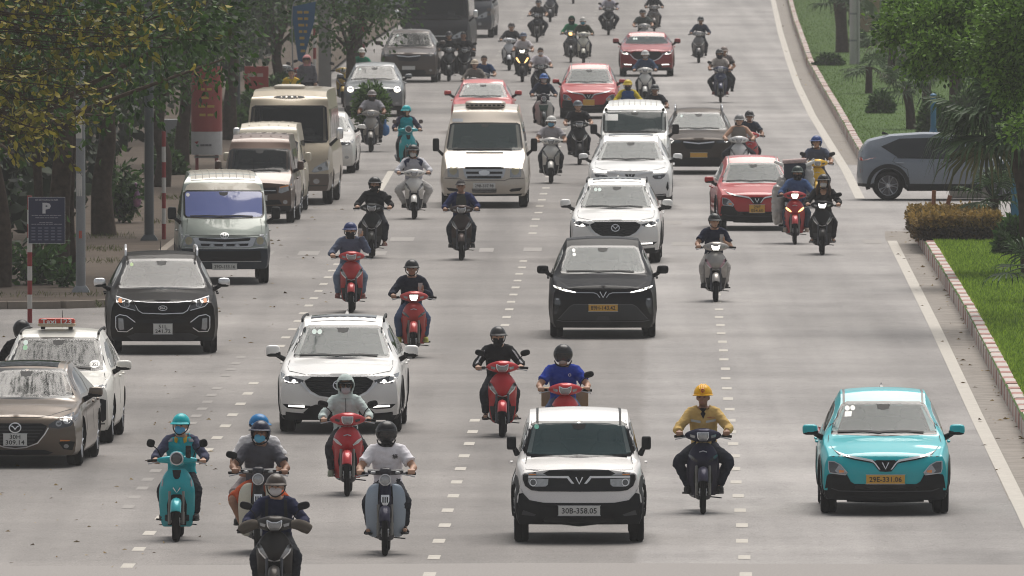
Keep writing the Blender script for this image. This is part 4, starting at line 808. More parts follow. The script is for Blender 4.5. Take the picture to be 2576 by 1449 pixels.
def side_suv(loc,rz,label,col):
    C=spec(4.18,1.77,1.56,.86,(1.02,1.0),(1.75,1.42),(.85,.92,.97),zb=.22,R_=.345,yf=.85,wb=2.61,hw_h=.82,rfw=.66,tailx=.2,rearslope=.32,roofdrop=.05,tw=.22,clad=lambda x,y,z:z<.36)
    c=Car(C,loc,rz,label,'car',col,.25); c.flare(.09); c.glass(1.07,.69,1.41,.545)
    c.p('grille',BLACK,[(0,.72),(.4,.74),(.46,.68),(.4,.5),(0,.48)],'s',.009)
    c.p('headlight',LAMP,[(.80,.86),(.5,.80),(.5,.75),(.78,.78)],'m',.010)
    c.sidewin([[(1.38,.98),(1.85,1.30),(2.15,1.42),(2.35,1.44),(2.35,.98)],[(2.46,.98),(2.46,1.44),(3.2,1.42),(3.62,1.24),(3.25,1.0)]])
    for ax in 'lr': ob('window_trim',panel(c.bvh,strip([(1.3,.965),(2.4,.97),(3.25,.985)],.022),ax,.007,.006,.2),GLOSSB,c.r); ob('pillar_cover',panel(c.bvh,[(2.35,.98),(2.35,1.44),(2.46,1.44),(2.46,.98)],ax,.005,.008,.2),GLOSSB,c.r)
    c.sideline([(2.42,.97),(2.40,.42)]); c.sideline([(1.36,.95),(1.34,.42)]); c.sideline([(3.3,1.0),(3.36,.9),(3.02,.72),(2.98,.45)]); c.sideline([(1.5,.62),(3.0,.56)],.02,'door_crease',c.paint)
    for y in (2.25,3.2):
        for sg in (1,-1): ob('door_handle',sup((sg*.885,y,.86),(.03,.1,.02),.5),c.paint,c.r)
    c.mirror(1.5,1.10,.11,.08); c.taillight(.92,.5,.3,.07); c.fin(3.5,1.50)
    for ax in 'lr': ob('tail_light',panel(c.bvh,[(4.04,.72),(4.10,.72),(4.10,.64),(4.04,.64)],ax,.006,.01,.2),REDL,c.r)
    return c
# ================================================================ motorcycles and scooters (front axle above the origin, facing -y)
def fshield(rows,th=.045,n=13):
    rings=[]
    for z,hw,y,c in rows:
        f=[(hw*u,y+c*abs(u)**2.3,z) for u in np.linspace(-1,1,n)]; b=[(x*.97,q+th,z) for x,q,z in f]
        rings.append(f+b[::-1])
    return loft(rings)
def dense(rows,k=4):
    T=np.linspace(0,len(rows)-1,(len(rows)-1)*k+1); A_=np.array(rows,float); out=[]
    for t in T:
        i=min(int(t),len(rows)-2); f=t-i; p=[A_[max(i-1,0)],A_[i],A_[i+1],A_[min(i+2,len(rows)-1)]]
        out.append(tuple(.5*((2*p[1])+(p[2]-p[0])*f+(2*p[0]-5*p[1]+4*p[2]-p[3])*f*f+(3*p[1]-p[0]-3*p[2]+p[3])*f**3)))
    return out
BM={}
def bm_(k,fn,ang=38.):
    if k not in BM: BM[k]=mesh(k.split('/')[-1],fn(),True,ang)
    return BM[k]
BV={}
def bpan(key,src,poly,off=.006,th=.01,ax='f',maxe=.05):
    """panel on a cached bike part"""
    if key in BM: return BM[key]
    if src not in BV:
        me=BM[src]; BV[src]=BVHTree.FromPolygons([v.co.copy() for v in me.vertices],[tuple(p.vertices) for p in me.polygons])
    BM[key]=mesh(key.split('/')[-1],panel(BV[src],poly,ax,off,th,maxe),True,50); return BM[key]
SMOKE=None
def bike(style,x,y,label,col,col2=None,lit=None,mirrors=(1,1),yaw=0.,lean=0.,group='motorbikes riding down the street',metal=.15,fend=None,lamp=None,mcol=None):
    p=gp(x,y); r=root('scooter' if style in('vespa','scooter') else 'motorbike',(p.x,p.y,0),R(yaw)-HEAD,label,'scooter' if style in('vespa','scooter') else 'motorbike',group)
    body=paint(col,metal); c2=paint(col2,metal) if col2 else plastic((.025,.026,.028),.35); fd=paint(fend,metal) if fend else body
    big=style in('wave','cub'); Rf=.285 if big else .25; tw=.075 if big else .095; wb=1.22 if big else 1.27
    T=lambda n,fn,m,par=r,ang=38.: put(n,bm_(style+'/'+n,fn,ang),m,par)
    def tyre(yy,Rq,w):
        h=w/2; return mv(lathe([(-h*.55,Rq-.06),(-h,Rq-.035),(-h*.8,Rq-.012),(-h*.3,Rq),(h*.3,Rq),(h*.8,Rq-.012),(h,Rq-.035),(h*.55,Rq-.06)],28),0,yy,Rq)
    def rim(yy,Rq,w):
        q=[lathe([(-w*.3,Rq-.055),(-w*.2,Rq-.075),(w*.2,Rq-.075),(w*.3,Rq-.055)],24),lathe([(-.05,0),(-.05,.05),(.05,.05),(.05,0)],12)]
        for i in range(6 if not big else 12):
            a=2*PI*i/(6 if not big else 12); q.append(tube([(0,.04*math.cos(a),.04*math.sin(a)),(0,(Rq-.07)*math.cos(a),(Rq-.07)*math.sin(a))],.014 if not big else .004,5))
        return mv(join(*q),0,yy,Rq)
    w1=T('front_wheel',lambda:rim(0,Rf,tw),SILVER); put('tyre',bm_(style+'/tyre',lambda:tyre(0,Rf,tw)),RUBBER,w1)
    w2=T('rear_wheel',lambda:rim(wb,Rf,tw*1.15),SILVER); put('tyre',bm_(style+'/rtyre/tyre',lambda:tyre(wb,Rf,tw*1.15)),RUBBER,w2)
    fx=.085
    fk=T('fork',lambda:join(*[tube([(s*fx,-.005,Rf),(s*fx,.05,Rf+.16),(s*fx,.13,.62)],[.015,.014,.018],8) for s in(1,-1)],*[tube([(s*fx,-.01,Rf-.03),(s*fx,.03,Rf+.12)],.019,8) for s in(1,-1)],tube([(-fx,0,Rf),(fx,0,Rf)],.014,8)),mat('fork_metal',(.2,.19,.17),.45,.6,0,.5,.2) if big or style=='vespa' else DARKMETAL)
    T('front_fender',lambda:mv(join(lathe([(-.068,Rf-.015),(-.06,Rf+.02),(-.035,Rf+.042),(0,Rf+.052),(.035,Rf+.042),(.06,Rf+.02),(.068,Rf-.015)],16,'x',R(20),R(150)),lathe([(-.066,Rf-.02),(-.05,Rf+.012),(0,Rf+.034),(.05,Rf+.012),(.066,Rf-.02)],16,'x',R(20),R(150))),0,0,Rf),fd)
    if style=='vespa': rows=[(.17,.165,.33,.0),(.20,.19,.32,.02),(.32,.215,.30,.06),(.5,.225,.25,.10),(.62,.225,.20,.13),(.74,.20,.20,.14),(.84,.15,.23,.10),(.90,.095,.26,.05)]
    elif style=='scooter': rows=[(.20,.13,.34,.0),(.26,.17,.33,.02),(.40,.195,.30,.05),(.52,.20,.24,.09),(.60,.205,.14,.16),(.70,.21,.10,.19),(.80,.185,.13,.15),(.88,.13,.19,.09),(.925,.07,.24,.04)]
    elif style=='wave': rows=[(.24,.12,.36,.02),(.34,.165,.34,.05),(.50,.18,.28,.08),(.60,.185,.16,.14),(.70,.20,.11,.17),(.80,.175,.14,.13),(.88,.12,.20,.07),(.92,.06,.25,.03)]
    else: rows=[(.36,.085,.20,.03),(.5,.085,.2,.04),(.62,.075,.17,.05),(.75,.07,.19,.05),(.90,.06,.25,.04)]
    sh=T('front_cover',lambda:fshield(dense(rows)),body,ang=60.); sk=style+'/front_cover'
    if style=='cub':
        for s in (1,-1): put('leg_shield',bm_('cub/%d/leg_shield'%s,lambda:join(*[(lambda m:m)(fsh) for fsh in [loft([[(s*(a+(b-a)*u),yy+.05*u*u,z) for u in np.linspace(0,1,7)]+[(s*(a+(b-a)*u),yy+.03+.05*u*u,z) for u in np.linspace(1,0,7)] for z,a,b,yy in dense([(.21,.12,.17,.42),(.26,.10,.225,.40),(.45,.10,.245,.36),(.62,.095,.25,.33),(.76,.09,.235,.32),(.84,.085,.19,.33),(.87,.08,.13,.34)])])]])),c2,r)
        put('crest',bpan('cub/crest',sk,[(-.05,.74),(.05,.74),(.05,.66),(.03,.62),(0,.60),(-.03,.62),(-.05,.66)],.012),CHROME,sh)
        for q in (-.028,0,.028): put('crest_bar',bpan('cub/%s/crest_bar'%q,sk,[(q-.007,.715),(q+.007,.715),(q+.007,.645),(q-.007,.645)],.020),BLACK,sh)
    else:
        put('wheel_arch',bpan(style+'/wheel_arch',sk,[(-.115,.19),(.115,.19),(.125,.45),(.10,.545),(.05,.58),(-.05,.58),(-.10,.545),(-.125,.45)] if style!='wave' else [(-.10,.25),(.10,.25),(.13,.45),(.11,.57),(0,.595),(-.11,.57),(-.13,.45)],.004),BLACK,r)
    if style=='vespa':
        put('nose_panel',bpan('v/nose_panel',sk,[(-.055,.885),(.055,.885),(.04,.80),(.02,.775),(-.02,.775),(-.04,.80)],.008),GLOSSB,r)
        e=put('emblem',bpan('v/emblem',sk,strip([(-.045,.665),(0,.60),(.045,.665)],.014),.010),CHROME,sh)
        for s in (1,-1): put('side_lamp',bpan('v/%d/side_lamp'%s,sk,[(s*.175,.80),(s*.19,.74),(s*.195,.68),(s*.18,.675),(s*.17,.72)],.008),LAMP,r)
    elif style=='scooter':
        for s in (1,-1):
            put('side_lamp',bpan('s/%d/side_lamp'%s,sk,[(s*.19,.80),(s*.15,.77),(s*.06,.615),(s*.10,.625),(s*.17,.70),(s*.195,.755)],.008),lamp or LAMP,r)
            put('trim_line',bpan('s/%d/trim_line'%s,sk,strip([(s*.20,.77),(s*.17,.69),(s*.09,.61),(0,.585)],.016),.012),CHROME if lamp is None else SILVER,r)
        put('lower_panel',bpan('s/lower_panel',sk,[(-.19,.44),(-.10,.44),(-.12,.22),(-.15,.24)],.005),c2,r); put('lower_panel',bpan('s/2/lower_panel',sk,[(.19,.44),(.10,.44),(.12,.22),(.15,.24)],.005),c2,r)
    elif style=='wave':
        for s in (1,-1):
            put('side_lamp',bpan('w/%d/side_lamp'%s,sk,[(s*.185,.77),(s*.13,.74),(s*.07,.68),(s*.08,.665),(s*.15,.70),(s*.19,.745)],.008),lamp or (c2 if col2 else LAMPD),r)
            put('leg_guard',bm_('w/%d/leg_guard'%s,lambda:loft([[(s*a,yy,z) for a,yy in ((hw-.07,y0),(hw,y0+.05),(hw,y0+.09),(hw-.07,y0+.04))] for z,hw,y0 in ((.22,.16,.50),(.34,.21,.46),(.5,.22,.40),(.66,.21,.30))])),body,r)
        put('badge',bpan('w/badge',sk,strip([(-.05,.80),(0,.815),(.05,.80)],.012),.008),SILVER,sh)
    # handlebar, cowl, lamps
    hz=1.0
    T('handlebar',lambda:ctube([(-.36,.43,hz-.01),(-.24,.39,hz),(-.1,.33,hz-.01),(.1,.33,hz-.01),(.24,.39,hz),(.36,.43,hz-.01)],.013,8),DARKMETAL)
    for s in (1,-1):
        put('grip',bm_('b/%d/grip'%s,lambda:tube([(s*.25,.393,hz),(s*.37,.433,hz-.01)],.019,10)),RUBBER,r)
        put('brake_lever',bm_('b/%d/brake_lever'%s,lambda:ctube([(s*.2,.36,hz-.01),(s*.27,.345,hz-.025),(s*.36,.375,hz-.045)],[.008,.007,.009],6)),SILVER,r)
    if style=='vespa':
        T('handlebar_cover',lambda:join(sup((0,.32,1.02),(.095,.13,.10),.8),ctube([(-.24,.375,1.0),(-.1,.33,1.01),(.1,.33,1.01),(.24,.375,1.0)],[.028,.05,.05,.028],10)),body)
        h=T('headlight',lambda:mv(lathe([(-.005,0),(-.01,.05),(0,.072),(.03,.08)],24,'y'),0,.195,1.03),lit or LAMPD); T('headlight_ring',lambda:mv(lathe([(0,.068),(-.015,.074),(-.012,.084),(.02,.088)],24,'y'),0,.195,1.03),CHROME,h)
    elif style=='cub':
        T('handlebar_cover',lambda:join(sup((0,.31,1.02),(.075,.09,.055),.7),*[loft([[(s*.05,.30,.99),(s*.05,.27,1.03),(s*.05,.34,1.05)],[(s*.22,.36,1.0),(s*.22,.34,1.035),(s*.22,.39,1.05)]]) for s in(1,-1)]),plastic((.02,.02,.028),.4))
        h=T('headlight',lambda:mv(lathe([(-.012,0),(-.008,.04),(0,.06),(.02,.066)],24,'y'),0,.19,.925),lit or LAMP); T('headlight_ring',lambda:mv(lathe([(0,.058),(-.014,.066),(-.01,.074),(.10,.066),(.12,.03)],24,'y'),0,.19,.925),CHROME,h)
        for s in (1,-1): put('turn_lamp',bm_('c/%d/turn_lamp'%s,lambda:sup((s*.15,.30,1.01),(.035,.02,.016),.6)),LAMP,r)
    else:
        cv=T('handlebar_cover',lambda:loft([[(x,yc+dy*ry,zc+dz*rz) for dy,dz in [(math.cos(a),math.sin(a)) for a in np.linspace(0,2*PI,15)[:-1]]] for x,yc,zc,ry,rz in dense([(-.235,.385,1.005,.02,.02),(-.2,.36,1.01,.045,.045),(-.12,.31,1.012,.085,.075),(-.05,.275,1.015,.11,.09),(.05,.275,1.015,.11,.09),(.12,.31,1.012,.085,.075),(.2,.36,1.01,.045,.045),(.235,.385,1.005,.02,.02)],3)]),body,ang=60.)
        hl={'scooter':[(-.085,1.055),(-.03,1.03),(.03,1.03),(.085,1.055),(.08,.99),(.05,.945),(-.05,.945),(-.08,.99)],'wave':[(-.075,1.05),(.075,1.05),(.07,.985),(.045,.945),(-.045,.945),(-.07,.985)]}[style]
        h=put('headlight',bpan(style+'/headlight',style+'/handlebar_cover',hl,.008),lit or LAMP,r); put('headlight_rim',bpan(style+'/headlight_rim',style+'/handlebar_cover',strip(hl+[hl[0]],.012),.011),CHROME if lit is None else c2,h)
        for s in (1,-1): put('turn_lamp',bpan('%s/%d/turn_lamp'%(style,s),style+'/handlebar_cover',[(s*.10,1.01),(s*.17,1.025),(s*.165,.99),(s*.11,.975)],.006),c2 if col2 else LAMP,r)
    for s,on in zip((-1,1),mirrors):
        if on:
            st=put('mirror_stem',bm_('b/%d/mirror_stem'%s,lambda:ctube([(s*.2,.37,1.02),(s*.235,.39,1.12),(s*.30,.39,1.18)],.007,6)),BLACK,r)
            put('mirror_head',bm_('b/%d%d/mirror_head'%(s,style=='vespa'),lambda:xf(sup((0,0,0),(.052,.022,.052) if style=='vespa' else (.072,.022,.045),.75),Matrix.Translation((s*.33,.385,1.215))@Matrix.Rotation(-s*.25,4,'Y'))),paint(mcol) if mcol else BLACK,st)
    # rear part
    T('floor_board',lambda:sup((0,.50,.28),(.16 if not big else .09,.24,.05),.35),BLACK)
    T('engine_case',lambda:join(sup((0,.75 if not big else .58,.28),(.11,.32 if not big else .2,.12),.5),sup((.06,1.05,.3),(.05,.3,.06),.5)),DARKMETAL)
    T('rear_body',lambda:loft([[(hw*math.copysign(abs(math.cos(a))**.7,math.cos(a)),yy,zc+hh*math.copysign(abs(math.sin(a))**.7,math.sin(a))) for a in np.linspace(0,2*PI,17)[:-1]] for yy,zc,hw,hh in dense([(.60,.5,.07,.18),(.70,.52,.12,.2),(.9,.55,.145,.19),(1.15,.60,.15,.15),(1.4,.68,.11,.09),(1.55,.74,.05,.05)],3)]),body,ang=60.)
    T('seat',lambda:loft([[(hw*math.copysign(abs(math.cos(a))**.6,math.cos(a)),yy,zc+.045*math.copysign(abs(math.sin(a))**.6,math.sin(a))) for a in np.linspace(0,2*PI,17)[:-1]] for yy,zc,hw in dense([(.62,.71,.05),(.68,.72,.10),(.9,.72,.14),(1.1,.75,.145),(1.35,.79,.12),(1.42,.80,.06)],3)]),plastic((.02,.02,.021),.7))
    T('exhaust',lambda:ctube([(-.1,.6,.2),(-.15,.9,.22),(-.16,1.15,.28),(-.16,1.45,.34)],[.02,.03,.05,.045],10),DARKMETAL)
    for s in (1,-1): put('foot_peg',bm_('b/%d/foot_peg'%s,lambda:tube([(s*.1,.60,.24),(s*.27,.60,.25)],.014,6)),RUBBER,r)
    put('side_stand',bm_('b/side_stand',lambda:tube([(.1,.55,.2),(.24,.45,.19)],.009,6)),DARKMETAL,r)
    return r
# ================================================================ people (the riding figure shares the motorcycle's frame)
def remesh(m,vox,sm=3,name='body',wr=0.,seed=0.):
    me=bpy.data.meshes.new(name); me.from_pydata([tuple(p) for p in m[0]],[],[tuple(f) for f in m[1]])
    bm=bmesh.new(); bm.from_mesh(me); bmesh.ops.recalc_face_normals(bm,faces=bm.faces[:]); bm.to_mesh(me); bm.free()
    o=bpy.data.objects.new(name,me); q=o.modifiers.new('r','REMESH'); q.mode='VOXEL'; q.voxel_size=vox; q.use_smooth_shade=True
    if sm: q=o.modifiers.new('s','SMOOTH'); q.iterations=sm; q.factor=.5
    me2=evaluated(o); bpy.data.meshes.remove(me); me2.name=name
    if wr:
        n=len(me2.vertices); co=np.zeros(n*3); no=np.zeros(n*3); me2.vertices.foreach_get('co',co); me2.vertices.foreach_get('normal',no); co=co.reshape(-1,3); no=no.reshape(-1,3)
        d=np.array([noise.noise(Vector((c[0]*9+seed,c[1]*9,c[2]*16)))*.6+noise.noise(Vector((c[0]*24,c[1]*24+seed,c[2]*40)))*.4 for c in co])
        me2.vertices.foreach_set('co',(co+no*(d*wr)[:,None]).ravel()); me2.update()
    me2.shade_smooth(); return me2
def ell(path,radii,n=16):
    """tube with (rx, ry) elliptical sections, level rings"""
    rings=[[(p[0]+rx*math.cos(a),p[1]+ry*math.sin(a),p[2]) for a in np.linspace(0,2*PI,n+1)[:-1]] for p,(rx,ry) in zip(path,radii)]
    return loft(rings)
def mix(a,b,t): return tuple(x+(y-x)*t for x,y in zip(a,b))
def arm(sh,el,wr,fat,upto=1.):
    """upto: 1 = whole arm to the wrist, .5 = to the elbow"""
    r=[.056,.052,.044,.042,.03]; P=[sh,mix(sh,el,.5),el,mix(el,wr,.35),wr]; k=[0,.25,.5,.7,1.]
    Q=[];q=[]
    for p,a,b in zip(P,r,k):
        if b<=upto+1e-6: Q.append(p); q.append(a+fat)
    if upto<.5: t=(upto-.25)/.25 if upto>.25 else 0; Q.append(mix(P[1],P[2],t)); q.append(r[1]+fat*1.5)
    return join(ctube(Q,q,12,4),sup(Q[0],(q[0],)*3,1.,12,8))
def leg(hip,kn,an,fat,upto=1.):
    r=[.09,.078,.058,.054,.036]; P=[hip,mix(hip,kn,.5),kn,mix(kn,an,.35),an]; n=5 if upto>=1 else 3
    m=ctube(P[:n],[a+fat for a in r[:n]],12,4); return join(m,sup(kn,(r[2]+fat*.95,)*3,1.,12,8)) if n==5 else m
def hand(w,g,s,kind):
    """five fingers closed round the grip, or holding a phone"""
    w=Vector(w);g=Vector(g); out=[sup(tuple(w.lerp(g,.55)),(.04,.038,.028),.8,10,8),tube([tuple(w),tuple(w.lerp(g,.6))],[.03,.033],10)]
    if kind=='grip':
        for i,l in enumerate((.9,1.,.95,.8)):
            x=g.x+s*(-.036+.024*i); c=Vector((x,g.y,g.z)); rr=.026
            out.append(tube([(x,g.y+.02,g.z+.03),(x,g.y-rr*.9,g.z+rr*.9),(x,g.y-rr*1.25*l,g.z-.004),(x,g.y-rr*.5,g.z-rr*l)],[.0125,.0125,.0115,.0095],8))
        x=g.x-s*.045; out.append(tube([(x+s*.01,g.y+.03,g.z+.01),(x,g.y+.012,g.z-.022),(x+s*.004,g.y-.018,g.z-.026)],[.015,.013,.011],8))
    else:
        for i,l in enumerate((.85,1.,.95,.75)):
            z=g.z-.03+.022*i; out.append(tube([(g.x+s*.035,g.y+.01,z),(g.x+s*.045,g.y-.02,z+.004),(g.x+s*.038,g.y-.035,z+.006),(g.x+s*(.038-.02*l),g.y-.038,z+.006)],[.0125,.012,.011,.009],8))
        out.append(tube([(g.x-s*.005,g.y,g.z-.03),(g.x-s*.034,g.y-.016,g.z+.0),(g.x-s*.032,g.y-.028,g.z+.03)],[.015,.013,.010],8))
    return join(*out)
POSES={ # elbows, wrists, hands (right = -x side of the picture), knees, ankles
 'ride':dict(),
 'wide':dict(kn=(.33,.46,.65),el=(.34,.56,1.06)),
 'phone':dict(l=((.31,.66,1.0),(.17,.50,1.10),(.13,.47,1.145),'hold')),
 'raise':dict(l=((.31,.60,1.10),(.19,.60,1.36),(.165,.59,1.415),'hold')),
 'turn':dict(turn=-.75),
 'pillion':dict(dy=.40,dz=.075,r=((-.30,.72,1.02),(-.2,.56,.90),(-.18,.52,.87),'grip'),l=((.30,.72,1.02),(.2,.56,.90),(.18,.52,.87),'grip'),kn=(.27,.45,.63),an=(.22,.58,.34)),
 'stand':dict(stand=1),
}
PM={}
def joints(pose):
    d=POSES[pose]; dy,dz=d.get('dy',0),d.get('dz',0); kn=d.get('kn',(.225,.46,.64)); an=d.get('an',(.205,.53,.345)); el=d.get('el',(.325,.58,1.06))
    J=dict(sh=(.165,.71,1.265),hip=(.085,.80,.80),kn=kn,an=an,dy=dy,dz=dz,turn=d.get('turn',0.))
    J['r']=d.get('r',((-el[0],el[1],el[2]),(-.315,.455,1.035),(-.31,.415,1.005),'grip')); J['l']=d.get('l',((el[0],el[1],el[2]),(.315,.455,1.035),(.31,.415,1.005),'grip'))
    if d.get('stand'):
        J.update(hip=(.085,.72,.80),kn=(.10,.70,.46),an=(.10,.73,.07),r=((-.23,.74,1.0),(-.24,.66,.80),(-.24,.63,.75),'grip'),l=((.23,.74,1.0),(.24,.66,.80),(.24,.63,.75),'grip'))
    return J
TORSO=[((0,.81,.74),(.155,.12)),((0,.82,.82),(.165,.125)),((0,.80,.93),(.15,.112)),((0,.765,1.06),(.16,.115)),((0,.735,1.17),(.175,.118)),((0,.715,1.255),(.175,.10)),((0,.70,1.315),(.11,.075)),((0,.69,1.345),(.062,.06))]
TSTAND=[((0,.72,.74),(.155,.115)),((0,.72,.82),(.165,.12)),((0,.72,.93),(.15,.11)),((0,.715,1.06),(.16,.112)),((0,.71,1.17),(.175,.115)),((0,.71,1.255),(.175,.10)),((0,.70,1.315),(.11,.075)),((0,.69,1.345),(.062,.06))]
def tors(st,fat=0.,z1=9.,z0=0.): 
    T=[(p,(a+fat,b+fat)) for p,(a,b) in (TSTAND if st else TORSO) if z0<=p[2]<=z1]; return ell([p for p,_ in T],[q for _,q in T])
def shoulders(J,f): return join(*[tube([(s*.06,.70,1.30),(s*J['sh'][0],J['sh'][1],J['sh'][2]+.005)],[.06+f,.054+f],12) for s in(1,-1)])
def headm(turn):
    h=join(sup((0,.655,1.475),(.077,.094,.097),1.,18,12),sup((0,.625,1.415),(.06,.068,.07),.9,14,10),sup((0,.562,1.438),(.013,.018,.022),1.,8,6),sup((0,.575,1.475),(.05,.02,.012),.8,10,6),*[sup((s*.079,.665,1.455),(.014,.02,.032),1.,8,6) for s in(1,-1)],tube([(0,.70,1.29),(0,.67,1.42)],[.056,.055],12))
    return h
def pm(kind,pose,var=''):
    k=(kind,pose,var)
    if k in PM: return PM[k]
    J=joints(pose); st=POSES[pose].get('stand'); L,R_=J['l'],J['r']; sh=J['sh']; S2=[(sg,q) for sg,q in((1,L),(-1,R_))]
    mir=lambda p,s:(s*p[0],p[1],p[2])
    if kind=='body':
        m=join(tors(st),shoulders(J,0),headm(0),*[arm(mir(sh,s),q[0],q[1],0) for s,q in S2],*[hand(q[1],q[2],s,q[3]) for s,q in S2],*[leg(mir(J['hip'],s),mir(J['kn'],s),mir(J['an'],s),0) for s in(1,-1)],
          *[tube([(s*J['an'][0],J['an'][1]+.02,J['an'][2]-.02),(s*(J['an'][0]+.01),J['an'][1]-.06,J['an'][2]-.045),(s*(J['an'][0]+.02),J['an'][1]-.15,J['an'][2]-.055)],[.036,.036,.026],10,.8) for s in(1,-1)])
        me=remesh(m,.0095,2,'person_body')
    elif kind=='shirt':
        up={'long':1.,'short':.36,'tank':0.}[var]; fat={'long':.02,'short':.022,'tank':.012}[var]
        z0=.76; m=join(tors(st,fat,1.335,z0),shoulders(J,fat*.8) if var!='tank' else tube([(-.1,.71,1.29),(.1,.71,1.29)],.05,10),*([arm(mir(sh,s),q[0],q[1],fat*(.85 if var=='long' else 1.1),up) for s,q in S2] if up else []))
        me=remesh(m,.0125,3,'shirt',.017 if var!='tank' else .008,len(pose)%7)
    elif kind=='vest': me=remesh(join(tors(st,.036,1.335,.78),tube([(-.12,.71,1.285),(.12,.71,1.285)],[.072,.072],12)),.0125,3,'vest',.015)
    elif kind=='trousers':
        fat=.02 if var=='long' else .026; m=join(*[leg(mir(J['hip'],s),mir(J['kn'],s),mir(J['an'],s),fat,1. if var=='long' else .5) for s in(1,-1)],tors(st,.016,.94,.7))
        me=remesh(m,.0125,3,'trousers',.018)
    elif kind=='shoes':
        a=J['an']; m=join(*[join(sup((s*(a[0]+.014),a[1]-.07,a[2]-.052),(.046,.125,.045),.7,14,8),tube([(s*a[0],a[1]+.02,a[2]-.04),(s*a[0],a[1]+.015,a[2]+.02)],[.045,.042],10),sup((s*(a[0]+.014),a[1]-.07,a[2]-.085),(.048,.13,.014),.5,14,6)) for s in(int(var),)]); me=mesh('shoe',m)
    elif kind=='sandals':
        a=J['an']; m=join(*[join(sup((s*(a[0]+.014),a[1]-.06,a[2]-.09),(.048,.13,.014),.5,14,6),tube([(s*(a[0]+.014)-.045,a[1]-.08,a[2]-.08),(s*(a[0]+.014),a[1]-.085,a[2]-.012),(s*(a[0]+.014)+.045,a[1]-.08,a[2]-.08)],[.016,.018,.016],8)) for s in(int(var),)]); me=mesh('sandal',m)
    PM[k]=me; return me
HC=Vector((0,.668,1.492))
def dome(r,zc,pred,nu=28,nv=20,inner=.93):
    V=[];F=[]
    for j in range(nv+1):
        t=-PI/2+PI*j/nv
        for i in range(nu):
            u=2*PI*i/nu; V.append((HC.x+r[0]*math.cos(t)*math.cos(u),HC.y+r[1]*math.cos(t)*math.sin(u),HC.z+zc+r[2]*math.sin(t)))
    for j in range(nv):
        for i in range(nu):
            f=(j*nu+i,j*nu+(i+1)%nu,(j+1)*nu+(i+1)%nu,(j+1)*nu+i); c=sum((Vector(V[q]) for q in f),Vector())/4
            if pred(c): F.append(f)
    V2=[tuple(HC+(Vector(p)-HC)*inner) for p in V]; n=len(V)
    return V+V2,F+[tuple(q+n for q in reversed(f)) for f in F]
